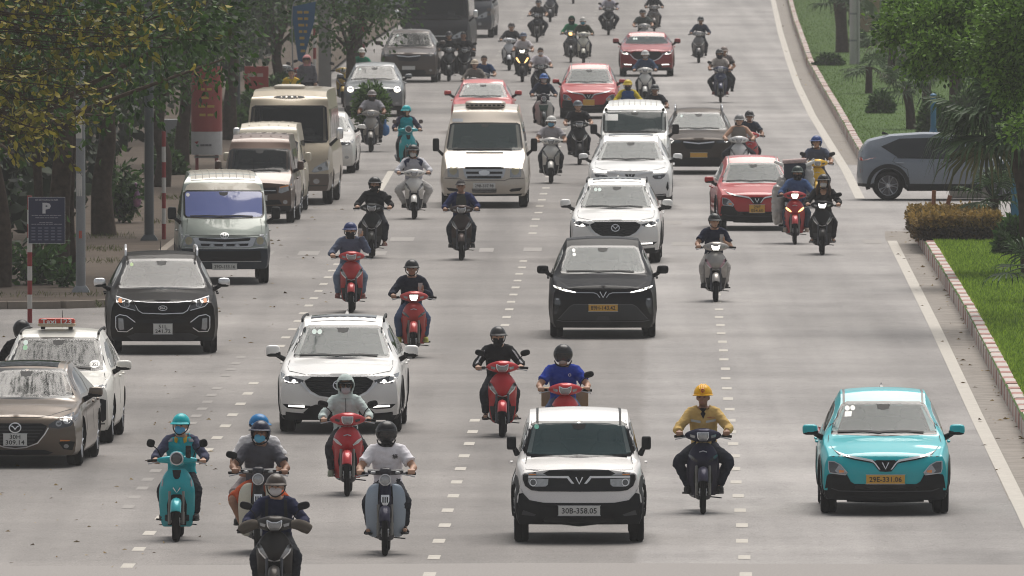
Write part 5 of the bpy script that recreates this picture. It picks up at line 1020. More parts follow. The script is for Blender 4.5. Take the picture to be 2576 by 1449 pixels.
def headgear(kind):
    k=('gear',kind)
    if k in PM: return PM[k]
    D={}
    brim=lambda z,o,w,d: loft([[(w*math.sin(a)*f,HC.y-o*math.cos(a)*f-(0 if f<1 else 0),z-d*(f-1)*2.6) for a in np.linspace(-1.15,1.15,15)]+[(w*math.sin(a)*f,HC.y-o*math.cos(a)*f,z-d*(f-1)*2.6-.008) for a in np.linspace(1.15,-1.15,15)] for f in (.93,1.0,1.18,1.3)])
    if kind=='half':
        D['helmet']=dome((.118,.142,.128),0,lambda c:c.z>HC.z+.0-.03*smooth01((c.y-HC.y)/.08)); D['brim']=brim(HC.z+.022,.135,.112,.035); D['chin_strap']=ctube([(-.108,.66,1.49),(-.088,.63,1.40),(0,.585,1.345),(.088,.63,1.40),(.108,.66,1.49)],.008,6)
    elif kind=='open':
        D['helmet']=dome((.128,.152,.14),0,lambda c:c.z>HC.z+.018 or (c.z>HC.z-.105 and c.y>HC.y-.055)); D['brim']=brim(HC.z+.035,.148,.122,.02); D['chin_strap']=ctube([(-.11,.65,1.42),(-.08,.62,1.365),(0,.585,1.335),(.08,.62,1.365),(.11,.65,1.42)],.008,6)
    elif kind=='visor':
        D['helmet']=dome((.13,.154,.142),0,lambda c:c.z>HC.z+.03 or (c.z>HC.z-.12 and c.y>HC.y-.06)); D['visor']=dome((.134,.160,.146),0,lambda c:HC.z-.095<c.z<HC.z+.045 and c.y<HC.y-.05,inner=.985); D['chin_strap']=ctube([(-.115,.65,1.40),(-.085,.62,1.345),(0,.59,1.32),(.085,.62,1.345),(.115,.65,1.40)],.009,6)
    elif kind=='hard':
        D['helmet']=dome((.125,.15,.132),.008,lambda c:c.z>HC.z+.0); D['rim']=mv(xf(lathe([(0,.93),(.006,1.),(0,1.12),(-.01,1.12),(-.008,.95)],32,'z'),Matrix.Diagonal((.122,.152,1.,1.))),0,HC.y-.012,HC.z+.004)
        D['ridge']=join(*[tube([(x,HC.y-.13,HC.z+.075),(x,HC.y-.07,HC.z+.128),(x,HC.y+.05,HC.z+.135),(x,HC.y+.12,HC.z+.08)],.010,6) for x in(-.028,0,.028)])
    elif kind=='hair': D['hair']=dome((.09,.112,.112),0,lambda c:c.z>HC.z+.03 or (c.z>HC.z-.07 and c.y>HC.y-.01))
    elif kind=='hood': D['hood']=dome((.128,.15,.152),-.012,lambda c:c.z>HC.z+.055 or c.y>HC.y-.075); D['cap_brim']=brim(HC.z+.03,.12,.09,.03); D['hood_neck']=ell([(0,.70,1.30),(0,.69,1.36),(0,.685,1.40)],[(.125,.115),(.10,.10),(.105,.11)])
    elif kind=='cap': D['cap']=dome((.096,.118,.112),0,lambda c:c.z>HC.z+.03); D['brim']=brim(HC.z+.035,.115,.09,.03)
    elif kind=='conical': D['hat']=mv(lathe([(.16,0),(.0,.22),(-.006,.22),(.14,0)],28,'z'),0,HC.y,HC.z+.03)
    elif kind=='mask': D['face_mask']=dome((.072,.094,.068),0,lambda c:c.y<HC.y-.02); D['face_mask']=mv(D['face_mask'],0,-.034,-.078)
    elif kind=='wrap': D['face_mask']=join(mv(dome((.076,.088,.085),0,lambda c:c.z<HC.z+.02 and c.y<HC.y+.03),0,-.03,-.075),ell([(0,.70,1.30),(0,.68,1.36),(0,.66,1.40)],[(.085,.085),(.07,.072),(.066,.072)]))
    elif kind=='eyes': D.update({'eye'+k:sup((s*.031,.566,1.468),(.0155,.008,.0065),.9,8,6) for s,k in((1,''),(-1,' '))}); D.update({'eyebrow'+k:sup((s*.032,.564,1.487),(.021,.006,.0045),.8,8,6) for s,k in((1,''),(-1,' '))}); D['mouth']=sup((0,.560,1.398),(.022,.006,.0055),.9,8,6)
    elif kind=='glasses': D['sunglasses']=join(*[sup((s*.034,.556,1.468),(.030,.008,.021),.6,12,8) for s in(1,-1)],tube([(-.075,.66,1.475),(-.062,.57,1.474),(.062,.57,1.474),(.075,.66,1.475)],.004,5))
    PM[k]={n:mesh(n.strip(),m,True,50) for n,m in D.items()}; return PM[k]
VISOR=None
def visor_mat():
    global VISOR
    if VISOR: return VISOR
    m=bpy.data.materials.new('smoked_visor'); m.use_nodes=True; t=m.node_tree; b=t.nodes['Principled BSDF']; b.inputs['Base Color'].default_value=(.03,.03,.032,1); b.inputs['Roughness'].default_value=.08; b.inputs['Alpha'].default_value=.62; VISOR=m; return m
HAIRM=mat('black_hair',(.012,.010,.009),.6,0,0,.4,.3,30.)
def person(x,y,label,pose='ride',shirt=('long',(.02,.02,.025)),legs=('long',(.02,.022,.03)),helm=('half',(.02,.02,.02)),mask=None,skin=None,shoes=('shoes',(.02,.02,.02)),scale=1.,yaw=0.,glasses=False,vest=None,extra=None,group='riders on motorbikes',z=0.,dx=0.,brim=None,head=0.,name='person'):
    p=gp(x,y); rz=R(yaw)-HEAD; r=root(name,(p.x,p.y,z),rz,label,'person',group); J=joints(pose); sk=skin or SKIN
    off=Vector((dx,J['dy'],J['dz']))
    def P(n,me,m,par=None):
        o=put(n,me,m,par or r)
        if par is None: o.location=off; o.scale=(1,1,1)
        return o
    b=P('body',pm('body',pose),sk)
    if shirt: sh=P('shirt' if shirt[0]!='long' else 'jacket',pm('shirt',pose,shirt[0]),cloth(shirt[1]))
    if vest: P('vest',pm('vest',pose),cloth(vest))
    P('trousers' if legs[0]=='long' else 'shorts',pm('trousers',pose,legs[0]),cloth(legs[1]))
    if shoes:
        for s in '1','-1': P(shoes[0][:-1],pm(shoes[0],pose,s),plastic(shoes[1],.7))
    rnd=random.Random(label); tr=head or J['turn'] or rnd.uniform(-.22,.22); r.rotation_euler=(0,R(rnd.uniform(-1.6,1.6)),rz+R(rnd.uniform(-4,4)))
    def H(kind,cols):
        for n,me in headgear(kind).items():
            m=cols.get(n) or cols.get('*'); o=P(n.strip(),me,m)
            if tr:
                o.rotation_euler=(0,0,tr); c=Vector((0,.668,0)); q=c.copy(); q.rotate(Matrix.Rotation(tr,3,'Z')); o.location=off+c-q
    if helm:
        hc=helm[1]; m=cloth(hc) if helm[0] in('hood','cap') else (HAIRM if helm[0]=='hair' else (mat('palm_hat',(.5,.4,.25),.8) if helm[0]=='conical' else mat('helmet_shell',tuple(hc),.34,0,.08,.18,.05)))
        H(helm[0],{'*':m,'brim':mat('helmet_shell',tuple(brim or hc),.4,0,.0,.12,.05),'chin_strap':BLACK,'visor':visor_mat(),'cap_brim':BLACK})
    if mask: H(mask[0],{'*':cloth(mask[1])})
    H('eyes',{'*':plastic((.015,.012,.012),.3),'mouth':mat('lips',(.28,.11,.09),.6)})
    if glasses: H('glasses',{'*':GLOSSB})
    if pose in('phone','raise'):
        g=J['l'][2]; P('phone',bm_('phone/%s/phone'%pose,lambda:box(g[0]-.037,g[0]+.037,g[1]-.026,g[1]-.016,g[2]-.06,g[2]+.09,.004)),mat('phone_back',(.42,.38,.36),.25,.3,.5,.5,.05))
    r.scale=(rnd.uniform(.95,1.05),1,scale)
    if extra: extra(r,P,pose,shirt)
    return r
def on_shirt(r,P,pose,var,name,poly,m,kind='shirt',off=.007,ax='f'):
    me=pm(kind,pose,var) if kind=='shirt' else pm(kind,pose); key=('bvh',kind,pose,var)
    if key not in PM: PM[key]=BVHTree.FromPolygons([v.co.copy() for v in me.vertices],[tuple(q.vertices) for q in me.polygons])
    return P(name,mesh(name,panel(PM[key],poly,ax,off,.01,.03),True,60),m)
def shirt_y(pose,var,x,z,kind='shirt'):
    me=pm(kind,pose,var) if kind=='shirt' else pm(kind,pose); key=('bvh',kind,pose,var)
    if key not in PM: PM[key]=BVHTree.FromPolygons([v.co.copy() for v in me.vertices],[tuple(q.vertices) for q in me.polygons])
    h=PM[key].ray_cast(Vector((x,-2,z)),Vector((0,1,0)))[0]; return h.y if h else .55
# ================================================================ vegetation and street furniture
BARK=mat('bark',(.022,.016,.012),.95,0,0,.1,.4,9.,bump=1.,c2=(.075,.054,.04)); TWIG=mat('twig',(.035,.024,.016),.9,0,0,.2,.3,10.)
def leafmat(a,b,tr=.35,rough=.55): return mat('leaf',a,rough,0,0,.14,.25,1.,trans=tr,c2=b,isl=True)
def leaves(P,N,size,width=.45,bend=.18):
    """leaf blades at points P with directions N: six vertices each"""
    n=len(P); P=np.asarray(P,float); N=np.asarray(N,float); N/=np.linalg.norm(N,axis=1)[:,None]+1e-9
    r=np.random.RandomState(n+7); up=r.normal(size=(n,3)); s=np.cross(N,up); s/=np.linalg.norm(s,axis=1)[:,None]+1e-9; u=np.cross(s,N)
    L=(np.asarray(size)*np.ones(n))[:,None]; w=L*width/2
    v=np.stack([P,P+N*L*.35+s*w+u*L*bend*.5,P+N*L*.35-s*w+u*L*bend*.5,P+N*L*.72+s*w*.75,P+N*L*.72-s*w*.75,P+N*L-u*L*bend],1).reshape(-1,3)
    i=np.arange(n)*6; F=[]
    for a,b,c in ((0,1,2),(1,3,2),(2,3,4),(3,5,4)): F.append(np.stack([i+a,i+b,i+c],1))
    return v,np.concatenate(F)
def fastmesh(name,v,f):
    me=bpy.data.meshes.new(name); me.vertices.add(len(v)); me.vertices.foreach_set('co',np.asarray(v,np.float32).ravel()); k=f.shape[1]
    me.loops.add(f.size); me.loops.foreach_set('vertex_index',f.astype(np.int32).ravel()); me.polygons.add(len(f)); me.polygons.foreach_set('loop_start',(np.arange(len(f))*k).astype(np.int32)); me.polygons.foreach_set('loop_total',np.full(len(f),k,np.int32)); me.update(calc_edges=True); me.validate(); return me
def crown_pts(ells,n,seed,clump=.28,per=26,droop=.35):
    r=np.random.RandomState(seed); vol=np.array([e[3]*e[4]*e[5] for e in ells]); vol=vol**.75; cnt=np.maximum(1,(n*vol/vol.sum()/per)).astype(int); P=[];D=[]
    for e,c in zip(ells,cnt):
        d=r.normal(size=(c,3)); d/=np.linalg.norm(d,axis=1)[:,None]; rad=r.uniform(.55,1.08,size=(c,1)); C=np.array(e[:3])+d*rad*np.array(e[3:6])
        for q,dd in zip(C,d):
            m=r.randint(int(per*.5),int(per*1.5)); o=r.normal(size=(m,3))*clump; P.append(q+o); g=o/clump+dd*.8+r.normal(size=(m,3))*.5; g[:,2]-=droop*1.5; D.append(g)
    return np.concatenate(P),np.concatenate(D)
def tree(base,label,ells,n,leaf,cols,trunk=.16,seed=0,name='street_tree',width=.5,clump=.28,group='street trees',top=None,tr=.2,lean=(0,0),per=26):
    r_=random.Random(seed); b=Vector(base); t=root(name,tuple(b),0,label,'tree',group); E=[(e[0]-b.x,e[1]-b.y,e[2]-b.z)+tuple(e[3:]) for e in ells]
    cz=sum(e[2] for e in E)/len(E); tp=Vector((lean[0],lean[1],top or min(e[2]-e[5]*.4 for e in E)))
    ob('trunk',ctube([(0,0,-.1),(r_.uniform(-.08,.08),0,tp.z*.35),(tp.x*.6+r_.uniform(-.1,.1),tp.y*.6,tp.z*.7),tuple(tp)],[trunk*1.35,trunk,trunk*.85,trunk*.7],12,5),BARK,t)
    for e in E[:10]:
        m=tp.lerp(Vector(e[:3]),.5)+Vector((r_.uniform(-.2,.2),0,r_.uniform(0,.3))); ob('limb',ctube([tuple(tp-Vector((0,0,.1))),tuple(m),e[:3]],[trunk*.34,trunk*.2,trunk*.07],7,4),BARK,t)
    P,D=crown_pts(E,n,seed,clump,per); S_=np.random.RandomState(seed).uniform(.7,1.25,len(P))*leaf; v,f=leaves(P,D,S_,width)
    put('crown',fastmesh('crown',v,f),leafmat(cols[0],cols[1],tr),t); return t
DKG=((.009,.027,.007),(.05,.105,.02)); MIDG=((.018,.05,.014),(.065,.135,.03))
def E_(x,y,D,rx,rz,ry=None): p=at(x,y,D); s=FPX/D; return (p.x,p.y,p.z,rx/s,(ry or rx)/s,rz/s)
# --- the near tree whose olive twigs hang into the top left corner
def near_tree():
    r_=random.Random(5); D0=207.; t=root('olive_leaved_tree',(-9.6,D0,.12),0,'near tree with olive yellow leaves hanging into the top left corner','tree'); L=lambda x,y,d:Vector(at(x,y,D0+d))-Vector((-9.6,D0,.12))
    ob('trunk',ctube([(0,0,-.1),(.1,0,2.5),(-.1,0,5),(.2,.2,8)],[.3,.24,.2,.12],12,5),BARK,t)
    P=[];N=[];tw=[]
    mains=[]
    for i in range(34):
        y0=-120+i*13+r_.uniform(-25,25); x0=-90+r_.uniform(-30,20); ln=r_.uniform(.45,1.)*(760-max(0,y0)*1.45); ln=max(170,ln); d=r_.uniform(-1.6,1.6)
        sag=r_.uniform(10,90); pts=[]
        for k in range(6):
            u=k/5; pts.append(L(x0+ln*u,y0+sag*math.sin(u*PI*.8)+r_.uniform(-9,9)+u*u*r_.uniform(-10,30),d+u*r_.uniform(-.3,.3)))
        mains.append(pts); tw.append(ctube(pts,[.013,.011,.009,.007,.005,.003],5,3))
        for k in range(1,6):
            for q in range(3):
                a=pts[k-1].lerp(pts[k],r_.random()); dv=Vector((r_.uniform(-.1,.6),r_.uniform(-.5,.5),r_.uniform(-.55,.45))); e=a+dv*r_.uniform(.5,1.2); m=a.lerp(e,.5)+Vector((0,0,r_.uniform(-.08,.06))); tw.append(ctube([a,m,e],[.0045,.0035,.0025],4,2))
                for g in range(r_.randint(2,4)):
                    u=r_.uniform(.35,1.03); P.append(a.lerp(e,u)+Vector((r_.uniform(-.03,.03),0,r_.uniform(-.03,.03)))); N.append(dv.normalized()*.7+Vector((r_.gauss(0,.5),r_.gauss(0,.5),r_.gauss(-.25,.5))))
    ob('branch',ctube([(0,0,5.2),(.8,.2,5.9),tuple(mains[3][0])],[.14,.09,.03],8,4),BARK,t); ob('branch',ctube([(0,0,4.4),(.7,-.2,4.9),tuple(mains[22][0])],[.13,.08,.03],8,4),BARK,t); ob('twigs',join(*tw),TWIG,t)
    P=[tuple(p) for p in P]; N=[tuple(q) for q in N]; n=len(P); rs=np.random.RandomState(3); sz=rs.uniform(.10,.15,n); OLIVE=leafmat((.04,.062,.012),(.23,.20,.028),.25,.5); idx=list(range(n)); r_.shuffle(idx)
    one=idx[:280]; rest=idx[280:]
    v,f=leaves([P[i] for i in rest],[N[i] for i in rest],sz[rest],.46); put('crown',fastmesh('crown',v,f),OLIVE,t)
    lv,lf=leaves([(0,0,0)],[(1,0,0)],[1.],.48); lm=fastmesh('leaf',lv,lf)
    for i in one:
        o=put('leaf',lm,leafmat((.16,.14,.02),(.38,.31,.05),.25,.45),t); o.location=P[i]; o.rotation_mode='QUATERNION'; o.rotation_quaternion=Vector(N[i]).to_track_quat('X','Z'); o.scale=(sz[i],)*3
near_tree()
tree((-8.6,232,.12),'dark broad-leaved tree behind the olive twigs',[E_(60,120,228,190,120,300),E_(230,60,232,200,110,300),E_(400,40,230,190,90,300),E_(120,270,230,110,60,200),E_(20,310,226,70,60,150),E_(330,200,234,130,70,200),E_(520,60,232,120,70,200),E_(260,290,236,60,40,100),E_(40,390,228,30,40,60),E_(560,150,234,70,50,150),(-7.6,212,9.2,2.9,6.,1.3),(-7.2,224,8.9,3.,5.,1.3),(-9.6,236,8.4,3.2,5.,1.6),(-7.8,248,8.6,2.6,5.,1.3),(-8.8,262,8.2,3.,5.,1.4)],30000,.13,DKG,.2,3)  # last crown parts hang out of view, added to shade pavement and windscreens
for i,(bx,by,lab,el,lean) in enumerate((
 (140,692,'leaning dark trunk tree behind the parking sign',[(150,180,150,110),(30,190,120,90),(260,150,110,80)],(.2,0)),
 (262,592,'straight brown trunk tree right of the grey lamp post',[(262,120,120,110),(350,190,70,80),(200,230,60,60),(330,60,110,80)],(.05,0)),
 (405,470,'tree with dark trunk behind the red and white post',[(420,90,120,90),(470,190,70,70),(380,250,50,40)],(0,0)),
 (-8,722,'thick rough trunk tree at the left picture edge',[(-40,200,120,120),(10,330,50,60)],(-.2,0)),
 (455,415,'slim tree behind the red banner column',[(480,70,110,90),(540,150,70,60),(450,170,60,60)],(.1,0)),
 (580,352,'tree behind the beige minibus',[(560,60,90,80),(600,20,90,50)],(0,0)),
 (700,246,'leafy tree over the blue banner',[(690,30,90,60),(640,90,60,50),(800,0,90,30)],(0,0)),
 (880,262,'bright green tree above the grey car',[(860,40,90,55),(930,60,55,45),(800,60,60,60),(960,20,60,40),(880,110,40,30)],(0,0)),
 (905,190,'pale hazy tree beside the black bus',[(900,-30,110,60),(980,10,70,40)],(0,0)))):
    p=gp(bx,by,.12); D=p.y; col=DKG if i<6 else MIDG
    tree(tuple(p),lab,[E_(x,y,D+random.uniform(-1,1),rx,rz) for x,y,rx,rz in el]+[(p.x+.5,p.y,8.6,3.6,4.2,1.5),(p.x+2.2,p.y+1,7.8,1.9,2.6,1.),(p.x-2.6,p.y,7.6,2.4,3.6,1.3)],11000,.15 if i<6 else .17,col,.21 if i in(0,1,3) else .17,20+i,lean=lean)  # three upper crown parts per tree, above the frame, added to cast shade
for dx,sc in ((-.42,.09),(.32,.08)):
    p=gp(140,692,.12); s_=root('tree_stem',(p.x+dx,p.y+.6,.12),0,'slender second stem %s the leaning dark trunk'%('left of' if dx<0 else 'right of'),'tree','street trees'); ob('trunk',ctube([(0,0,-.1),(-dx*.2,0,1.4),(dx*.2,0,3.6)],[sc*1.2,sc,sc*.8],10,5),BARK,s_)
# far-off wood that closes the left side and the end of the right verge
r=np.random.RandomState(9); n=60000; D=r.uniform(300,760,n); fx=r.uniform(0,1,n)
X=-(7.9+.0045*D)-fx*12*(D/400.)+np.where(D>480,1.9,0); Z=np.abs(r.normal(2.4,2.8,n))+.1; v,f=leaves(np.stack([X,D,Z],1),r.normal(size=(n,3)),r.uniform(.25,.5,n),.6)
put('woods',fastmesh('woods',v,f),leafmat((.006,.011,.006),(.022,.036,.014),.1),None,kind='stuff',label='dark wood of street trees beyond the pavement')
for i,(bx,by,w_,h_) in enumerate(((470,400,120,70),(560,335,110,60),(640,290,90,60),(700,262,90,60),(400,455,90,60))):  # bushes added to darken the pavement where it lies in shade
    p=gp(bx,by,.12); s=FPX/p.y; t=root('darkening_bush',(p.x,p.y+6,.12),0,('added dark bush behind the red advertising column','added dark bush left of the minibus roof','added low bush under the red sign board','added low bush under the blue banner','added dark bush behind the dark lamp post')[i],'bush','bushes added to darken the pavement'); r=np.random.RandomState(60+i); n=2200; d=r.normal(size=(n,3)); d/=np.linalg.norm(d,axis=1)[:,None]; d[:,2]=np.abs(d[:,2]); P=d*np.array((w_/2/s,w_/s,h_/s))*r.uniform(.4,1.05,(n,1)); v,f=leaves(P,d+r.normal(size=(n,3))*.5,r.uniform(.1,.22,n),.5); put('foliage',fastmesh('foliage',v,f),leafmat(*DKG,.15),t); ob('stem',tube([(0,0,0),(0,0,h_/s*.8)],[.05,.02],6),BARK,t)
# shrubs on the pavement
def shrub(x,y,label,w,h,n,leaf,cols,name='shrub',zb=.12,seed=1,D=None,width=.4,dep=None):
    p=gp(x,y,zb); s=FPX/p.y; t=root(name,tuple(p),0,label,'shrub','shrubs on the pavement'); W_,H_=w/s,h/s; r=np.random.RandomState(seed); st=[];P=[];N=[]
    for i in range(14):
        e=Vector((r.uniform(-W_/2,W_/2),r.uniform(-W_/2,W_/2)*(dep or 1),H_*r.uniform(.35,1))); st.append(tube([(0,0,0),tuple(e*.5+Vector((0,0,.1))),tuple(e)],[.014,.01,.005],5))
        m=n//14; u=r.uniform(.25,1.,(m,1)); P.append(np.array(e)*u+r.normal(size=(m,3))*W_*.10); g=r.normal(size=(m,3))*.7+np.array(e.normalized()); g[:,2]-=.5; N.append(g)
    ob('stems',join(*st),TWIG,t); v,f=leaves(np.concatenate(P),np.concatenate(N),r.uniform(.6,1.2,sum(map(len,P)))*leaf,width); put('foliage',fastmesh('foliage',v,f),leafmat(*cols,.3),t)
shrub(80,715,'leafy shrub at the foot of the parking sign',190,110,520,.22,MIDG,seed=4); shrub(300,560,'tall dark shrub against the brown trunk',120,190,900,.2,DKG,seed=5); shrub(160,722,'low shrub right of the parking sign post',70,60,220,.16,MIDG,seed=6)
shrub(30,560,'overhanging leafy shrub at the left picture edge',120,180,420,.2,MIDG,seed=7); shrub(690,330,'pale shrub behind the minibus roof',120,140,420,.2,MIDG,seed=8)
P=[];N=[]
r=np.random.RandomState(2)
for x,y,w in ((280,598,60),(300,545,50),(230,660,70),(420,560,60),(130,745,160),(290,770,50),(450,500,50),(250,630,60)):
    for k in range(160):
        q=gp(x+r.uniform(-w,w),y+r.uniform(-5,5),.12); P.append(tuple(q)); N.append((r.normal()*.5,r.normal()*.5,1))
v,f=leaves(P,N,r.uniform(.05,.13,len(P)),.12); put('weeds',fastmesh('weeds',v,f),leafmat((.04,.06,.02),(.12,.13,.04),.2),None,kind='stuff',label='weeds and tufts on the earth pavement')
# the load of greens behind the grey t-shirt rider
q=gp(932,383); g=root('greens_bundle',(q.x,q.y,0),0,'huge bundle of fresh green leaves on the grey scooter','greens'); r=np.random.RandomState(12); d=r.normal(size=(2600,3)); d/=np.linalg.norm(d,axis=1)[:,None]; P=np.array((0,1.15,1.15))+d*np.array((.46,.4,.62))*r.uniform(.5,1.05,(2600,1)); v,f=leaves(P,d+r.normal(size=(2600,3))*.6,r.uniform(.07,.16,2600),.35); put('leaf_mass',fastmesh('leaf_mass',v,f),leafmat((.02,.06,.012),(.09,.17,.03),.3),g); ob('bundle_core',remesh(sup((0,1.15,1.1),(.36,.3,.5),.8),.04,1,'bundle_core',.05),mat('stems_green',(.04,.07,.02),.9),g)
# --- right side: bright tree, palms, hedge
tree((at(2700,0,262).x,262,.26),'bright small-leaved tree filling the top right corner',[E_(2590,70,258,120,120,250),E_(2470,30,262,110,60,200),E_(2350,45,262,110,36,150),E_(2265,80,263,55,22,80),E_(2390,120,261,100,26,120),E_(2345,165,262,60,16,80),E_(2300,30,263,70,30,90),E_(2580,215,258,70,50,150),E_(2500,130,260,70,60,150),E_(2590,320,255,42,30,60)],36000,.085,((.02,.06,.010),(.16,.28,.045)),.2,41,'small_leaved_tree',.6,.13,'trees on the verge',tr=.3,per=60)
PALM=leafmat((.014,.036,.013),(.055,.10,.036),.2,.5); PALMD=leafmat((.04,.045,.02),(.12,.11,.06),.15)
def palm(base,label,h,nf,fr,seed,trunk=.1,lean=(0,0),name='fan_palm',blades=26,group='fan palms on the verge',tilt=(-.5,1.2)):
    r_=random.Random(seed); t=root(name,tuple(base),0,label,'palm',group); tp=Vector((lean[0],lean[1],h)); ob('trunk',ctube([(0,0,-.05),(lean[0]*.3,0,h*.5),tuple(tp)],[trunk*1.25,trunk,trunk*1.1],12,5),BARK,t)
    for i in range(nf):
        a=2*PI*i/nf*2.4+r_.uniform(-.3,.3); el=r_.uniform(*tilt); d=Vector((math.cos(a)*math.cos(el),math.sin(a)*math.cos(el),math.sin(el))); st=fr*r_.uniform(.5,.75); c=tp+d*st; P=ctube([tuple(tp),tuple(tp+d*st*.5+Vector((0,0,.04))),tuple(c)],[.018,.014,.01],5,2)
        side=d.cross(Vector((0,0,1))).normalized(); upv=side.cross(d).normalized(); V=list(P[0]);F=list(P[1])
        for b in range(blades):
            th=(b/(blades-1)-.5)*R(235); bd=(d*math.cos(th)+side*math.sin(th)).normalized(); ln=fr*r_.uniform(.75,1.)*(1-.25*abs(th)/2.); w=.022*fr/.8; wv=bd.cross(upv).normalized()*w; k=len(V)
            mid=c+bd*ln*.55-Vector((0,0,.02)); tip=c+bd*ln*.95-Vector((0,0,ln*r_.uniform(.25,.55))); m2=c+bd*ln*.8-Vector((0,0,ln*.12)); fold=upv*w*.6
            V+= [tuple(c),tuple(mid+wv+fold),tuple(mid-wv+fold),tuple(m2+wv*.7),tuple(m2-wv*.7),tuple(tip),tuple(mid)]; F+= [(k,k+1,k+6),(k,k+6,k+2),(k+1,k+3,k+6),(k+6,k+3,k+4),(k+6,k+4,k+2),(k+3,k+5,k+4)]
        ob('frond',(V,F),PALMD if el<-.35 and r_.random()<.6 else PALM,t,smooth=False)
    return t
palm(gp(2590,690,.26),'large fan palm over the grey crossover',2.75,19,1.4,1,.14,(-.3,0),tilt=(-.5,1.05),blades=38)
palm(gp(2500,592,.26),'young fan palm beside the orange hedge',.75,11,.72,2,.09,(0,0),tilt=(-.2,1.1),blades=18)
palm(gp(2292,325,.26),'short dark fan palm on the far verge',1.15,14,.75,3,.12,(-.15,0),tilt=(-.5,.9),blades=18); palm(gp(2185,235,.26),'small fan palm with drooping leaves beside the far verge',.8,12,.7,4,.1,tilt=(-.6,.9),blades=16)
palm(gp(2118,132,.26),'tall fan palm near the pale pillar',1.75,16,.95,5,.2,(-.1,0),tilt=(-.7,.9),blades=16); palm(gp(2240,205,.26),'fan palm right of the pale pillar',1.5,16,.9,6,.12,(.1,0),tilt=(-.7,.9),blades=16); palm(gp(2330,260,.26),'fan palm behind the blue post',1.6,14,.8,7,.12,tilt=(-.6,.9),blades=16); palm(gp(2400,300,.26),'dark fan palm behind the large one',1.9,16,.95,8,.14,tilt=(-.7,.9),blades=16)
palm(gp(2590,760,.26),'low fan palm at the right picture edge',.6,9,.7,9,.1,tilt=(-.3,1.),blades=16)
def hedge(pix0,pix1,h,dep,label,top,low,seed,n):
    a,b=gp(*pix0,.26),gp(*pix1,.26); t=root('hedge',((a.x+b.x)/2,a.y,.26),0,label,'hedge'); w=(b.x-a.x)/2; r=np.random.RandomState(seed)
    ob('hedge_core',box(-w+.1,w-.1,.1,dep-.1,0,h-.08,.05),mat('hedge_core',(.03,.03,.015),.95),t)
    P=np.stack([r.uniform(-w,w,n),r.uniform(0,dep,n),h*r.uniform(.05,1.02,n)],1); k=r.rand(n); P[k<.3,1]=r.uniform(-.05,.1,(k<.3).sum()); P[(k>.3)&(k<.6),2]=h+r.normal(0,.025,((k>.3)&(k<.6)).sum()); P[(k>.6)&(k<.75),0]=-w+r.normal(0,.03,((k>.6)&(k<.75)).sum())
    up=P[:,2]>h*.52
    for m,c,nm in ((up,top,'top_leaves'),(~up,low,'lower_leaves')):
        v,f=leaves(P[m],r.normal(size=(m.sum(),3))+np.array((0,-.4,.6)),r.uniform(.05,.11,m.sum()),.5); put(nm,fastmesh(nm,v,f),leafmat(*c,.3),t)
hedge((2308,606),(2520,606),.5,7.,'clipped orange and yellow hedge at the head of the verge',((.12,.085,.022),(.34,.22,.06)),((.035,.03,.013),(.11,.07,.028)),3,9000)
for x,y in ((2352,575),(2372,590)):
    p=gp(x,y,.26); t=root('cut_stake',(p.x,p.y+2,.26),0,'%s orange brown stake standing in the hedge'%('upright short' if x<2360 else 'slanted'),'stake'); ob('stake',tube([(0,0,0),(.03 if x<2360 else .2,0,.75)],.045,8),mat('rusty_brown',(.25,.09,.04),.8),t)
def verge_bush(x,y,label,w,h,seed,cols=DKG): 
    p=gp(x,y,.26); s=FPX/p.y; t=root('bush',tuple(p),0,label,'bush','bushes on the verge'); r=np.random.RandomState(seed); n=1500; d=r.normal(size=(n,3)); d/=np.linalg.norm(d,axis=1)[:,None]; d[:,2]=np.abs(d[:,2]); P=d*np.array((w/2/s,w/2/s,h/s))*r.uniform(.5,1.05,(n,1)); v,f=leaves(P,d+r.normal(size=(n,3))*.5,r.uniform(.08,.2,n),.4); put('foliage',fastmesh('foliage',v,f),leafmat(*cols,.3),t); ob('stem',tube([(0,0,0),(0,0,h/s*.8)],[.05,.02],6),BARK,t)
verge_bush(2085,165,'dark low bush left of the pale pillar',70,24,2); verge_bush(2160,120,'light green bush at the foot of the pale pillar',40,40,3,MIDG); verge_bush(2215,285,'green bush under the far palms',60,50,4,MIDG); verge_bush(2350,335,'dark round bush beside the blue post',80,90,5); verge_bush(2440,330,'dark bush behind the large palm',120,120,6); verge_bush(2300,180,'hazy bush on the far verge',160,70,7,MIDG); verge_bush(2420,200,'flowering bush beyond the verge',200,90,8,MIDG); verge_bush(2545,640,'green bush under the large palm',80,90,9,MIDG)
# trees that close the view beyond the far verge
r=np.random.RandomState(19); n=7000; D=r.uniform(430,740,n); X=.0145*D+4.2+r.uniform(0,1,n)*16+np.where(D<520,2.5,0); Z=np.abs(r.normal(2.8,2.4,n))+.5; v,f=leaves(np.stack([X,D,Z],1),r.normal(size=(n,3)),r.uniform(.3,.7,n),.6); put('far_woods',fastmesh('far_woods',v,f),leafmat((.02,.04,.016),(.07,.11,.035),.2),None,kind='stuff',label='hazy wood beyond the far grass verge')
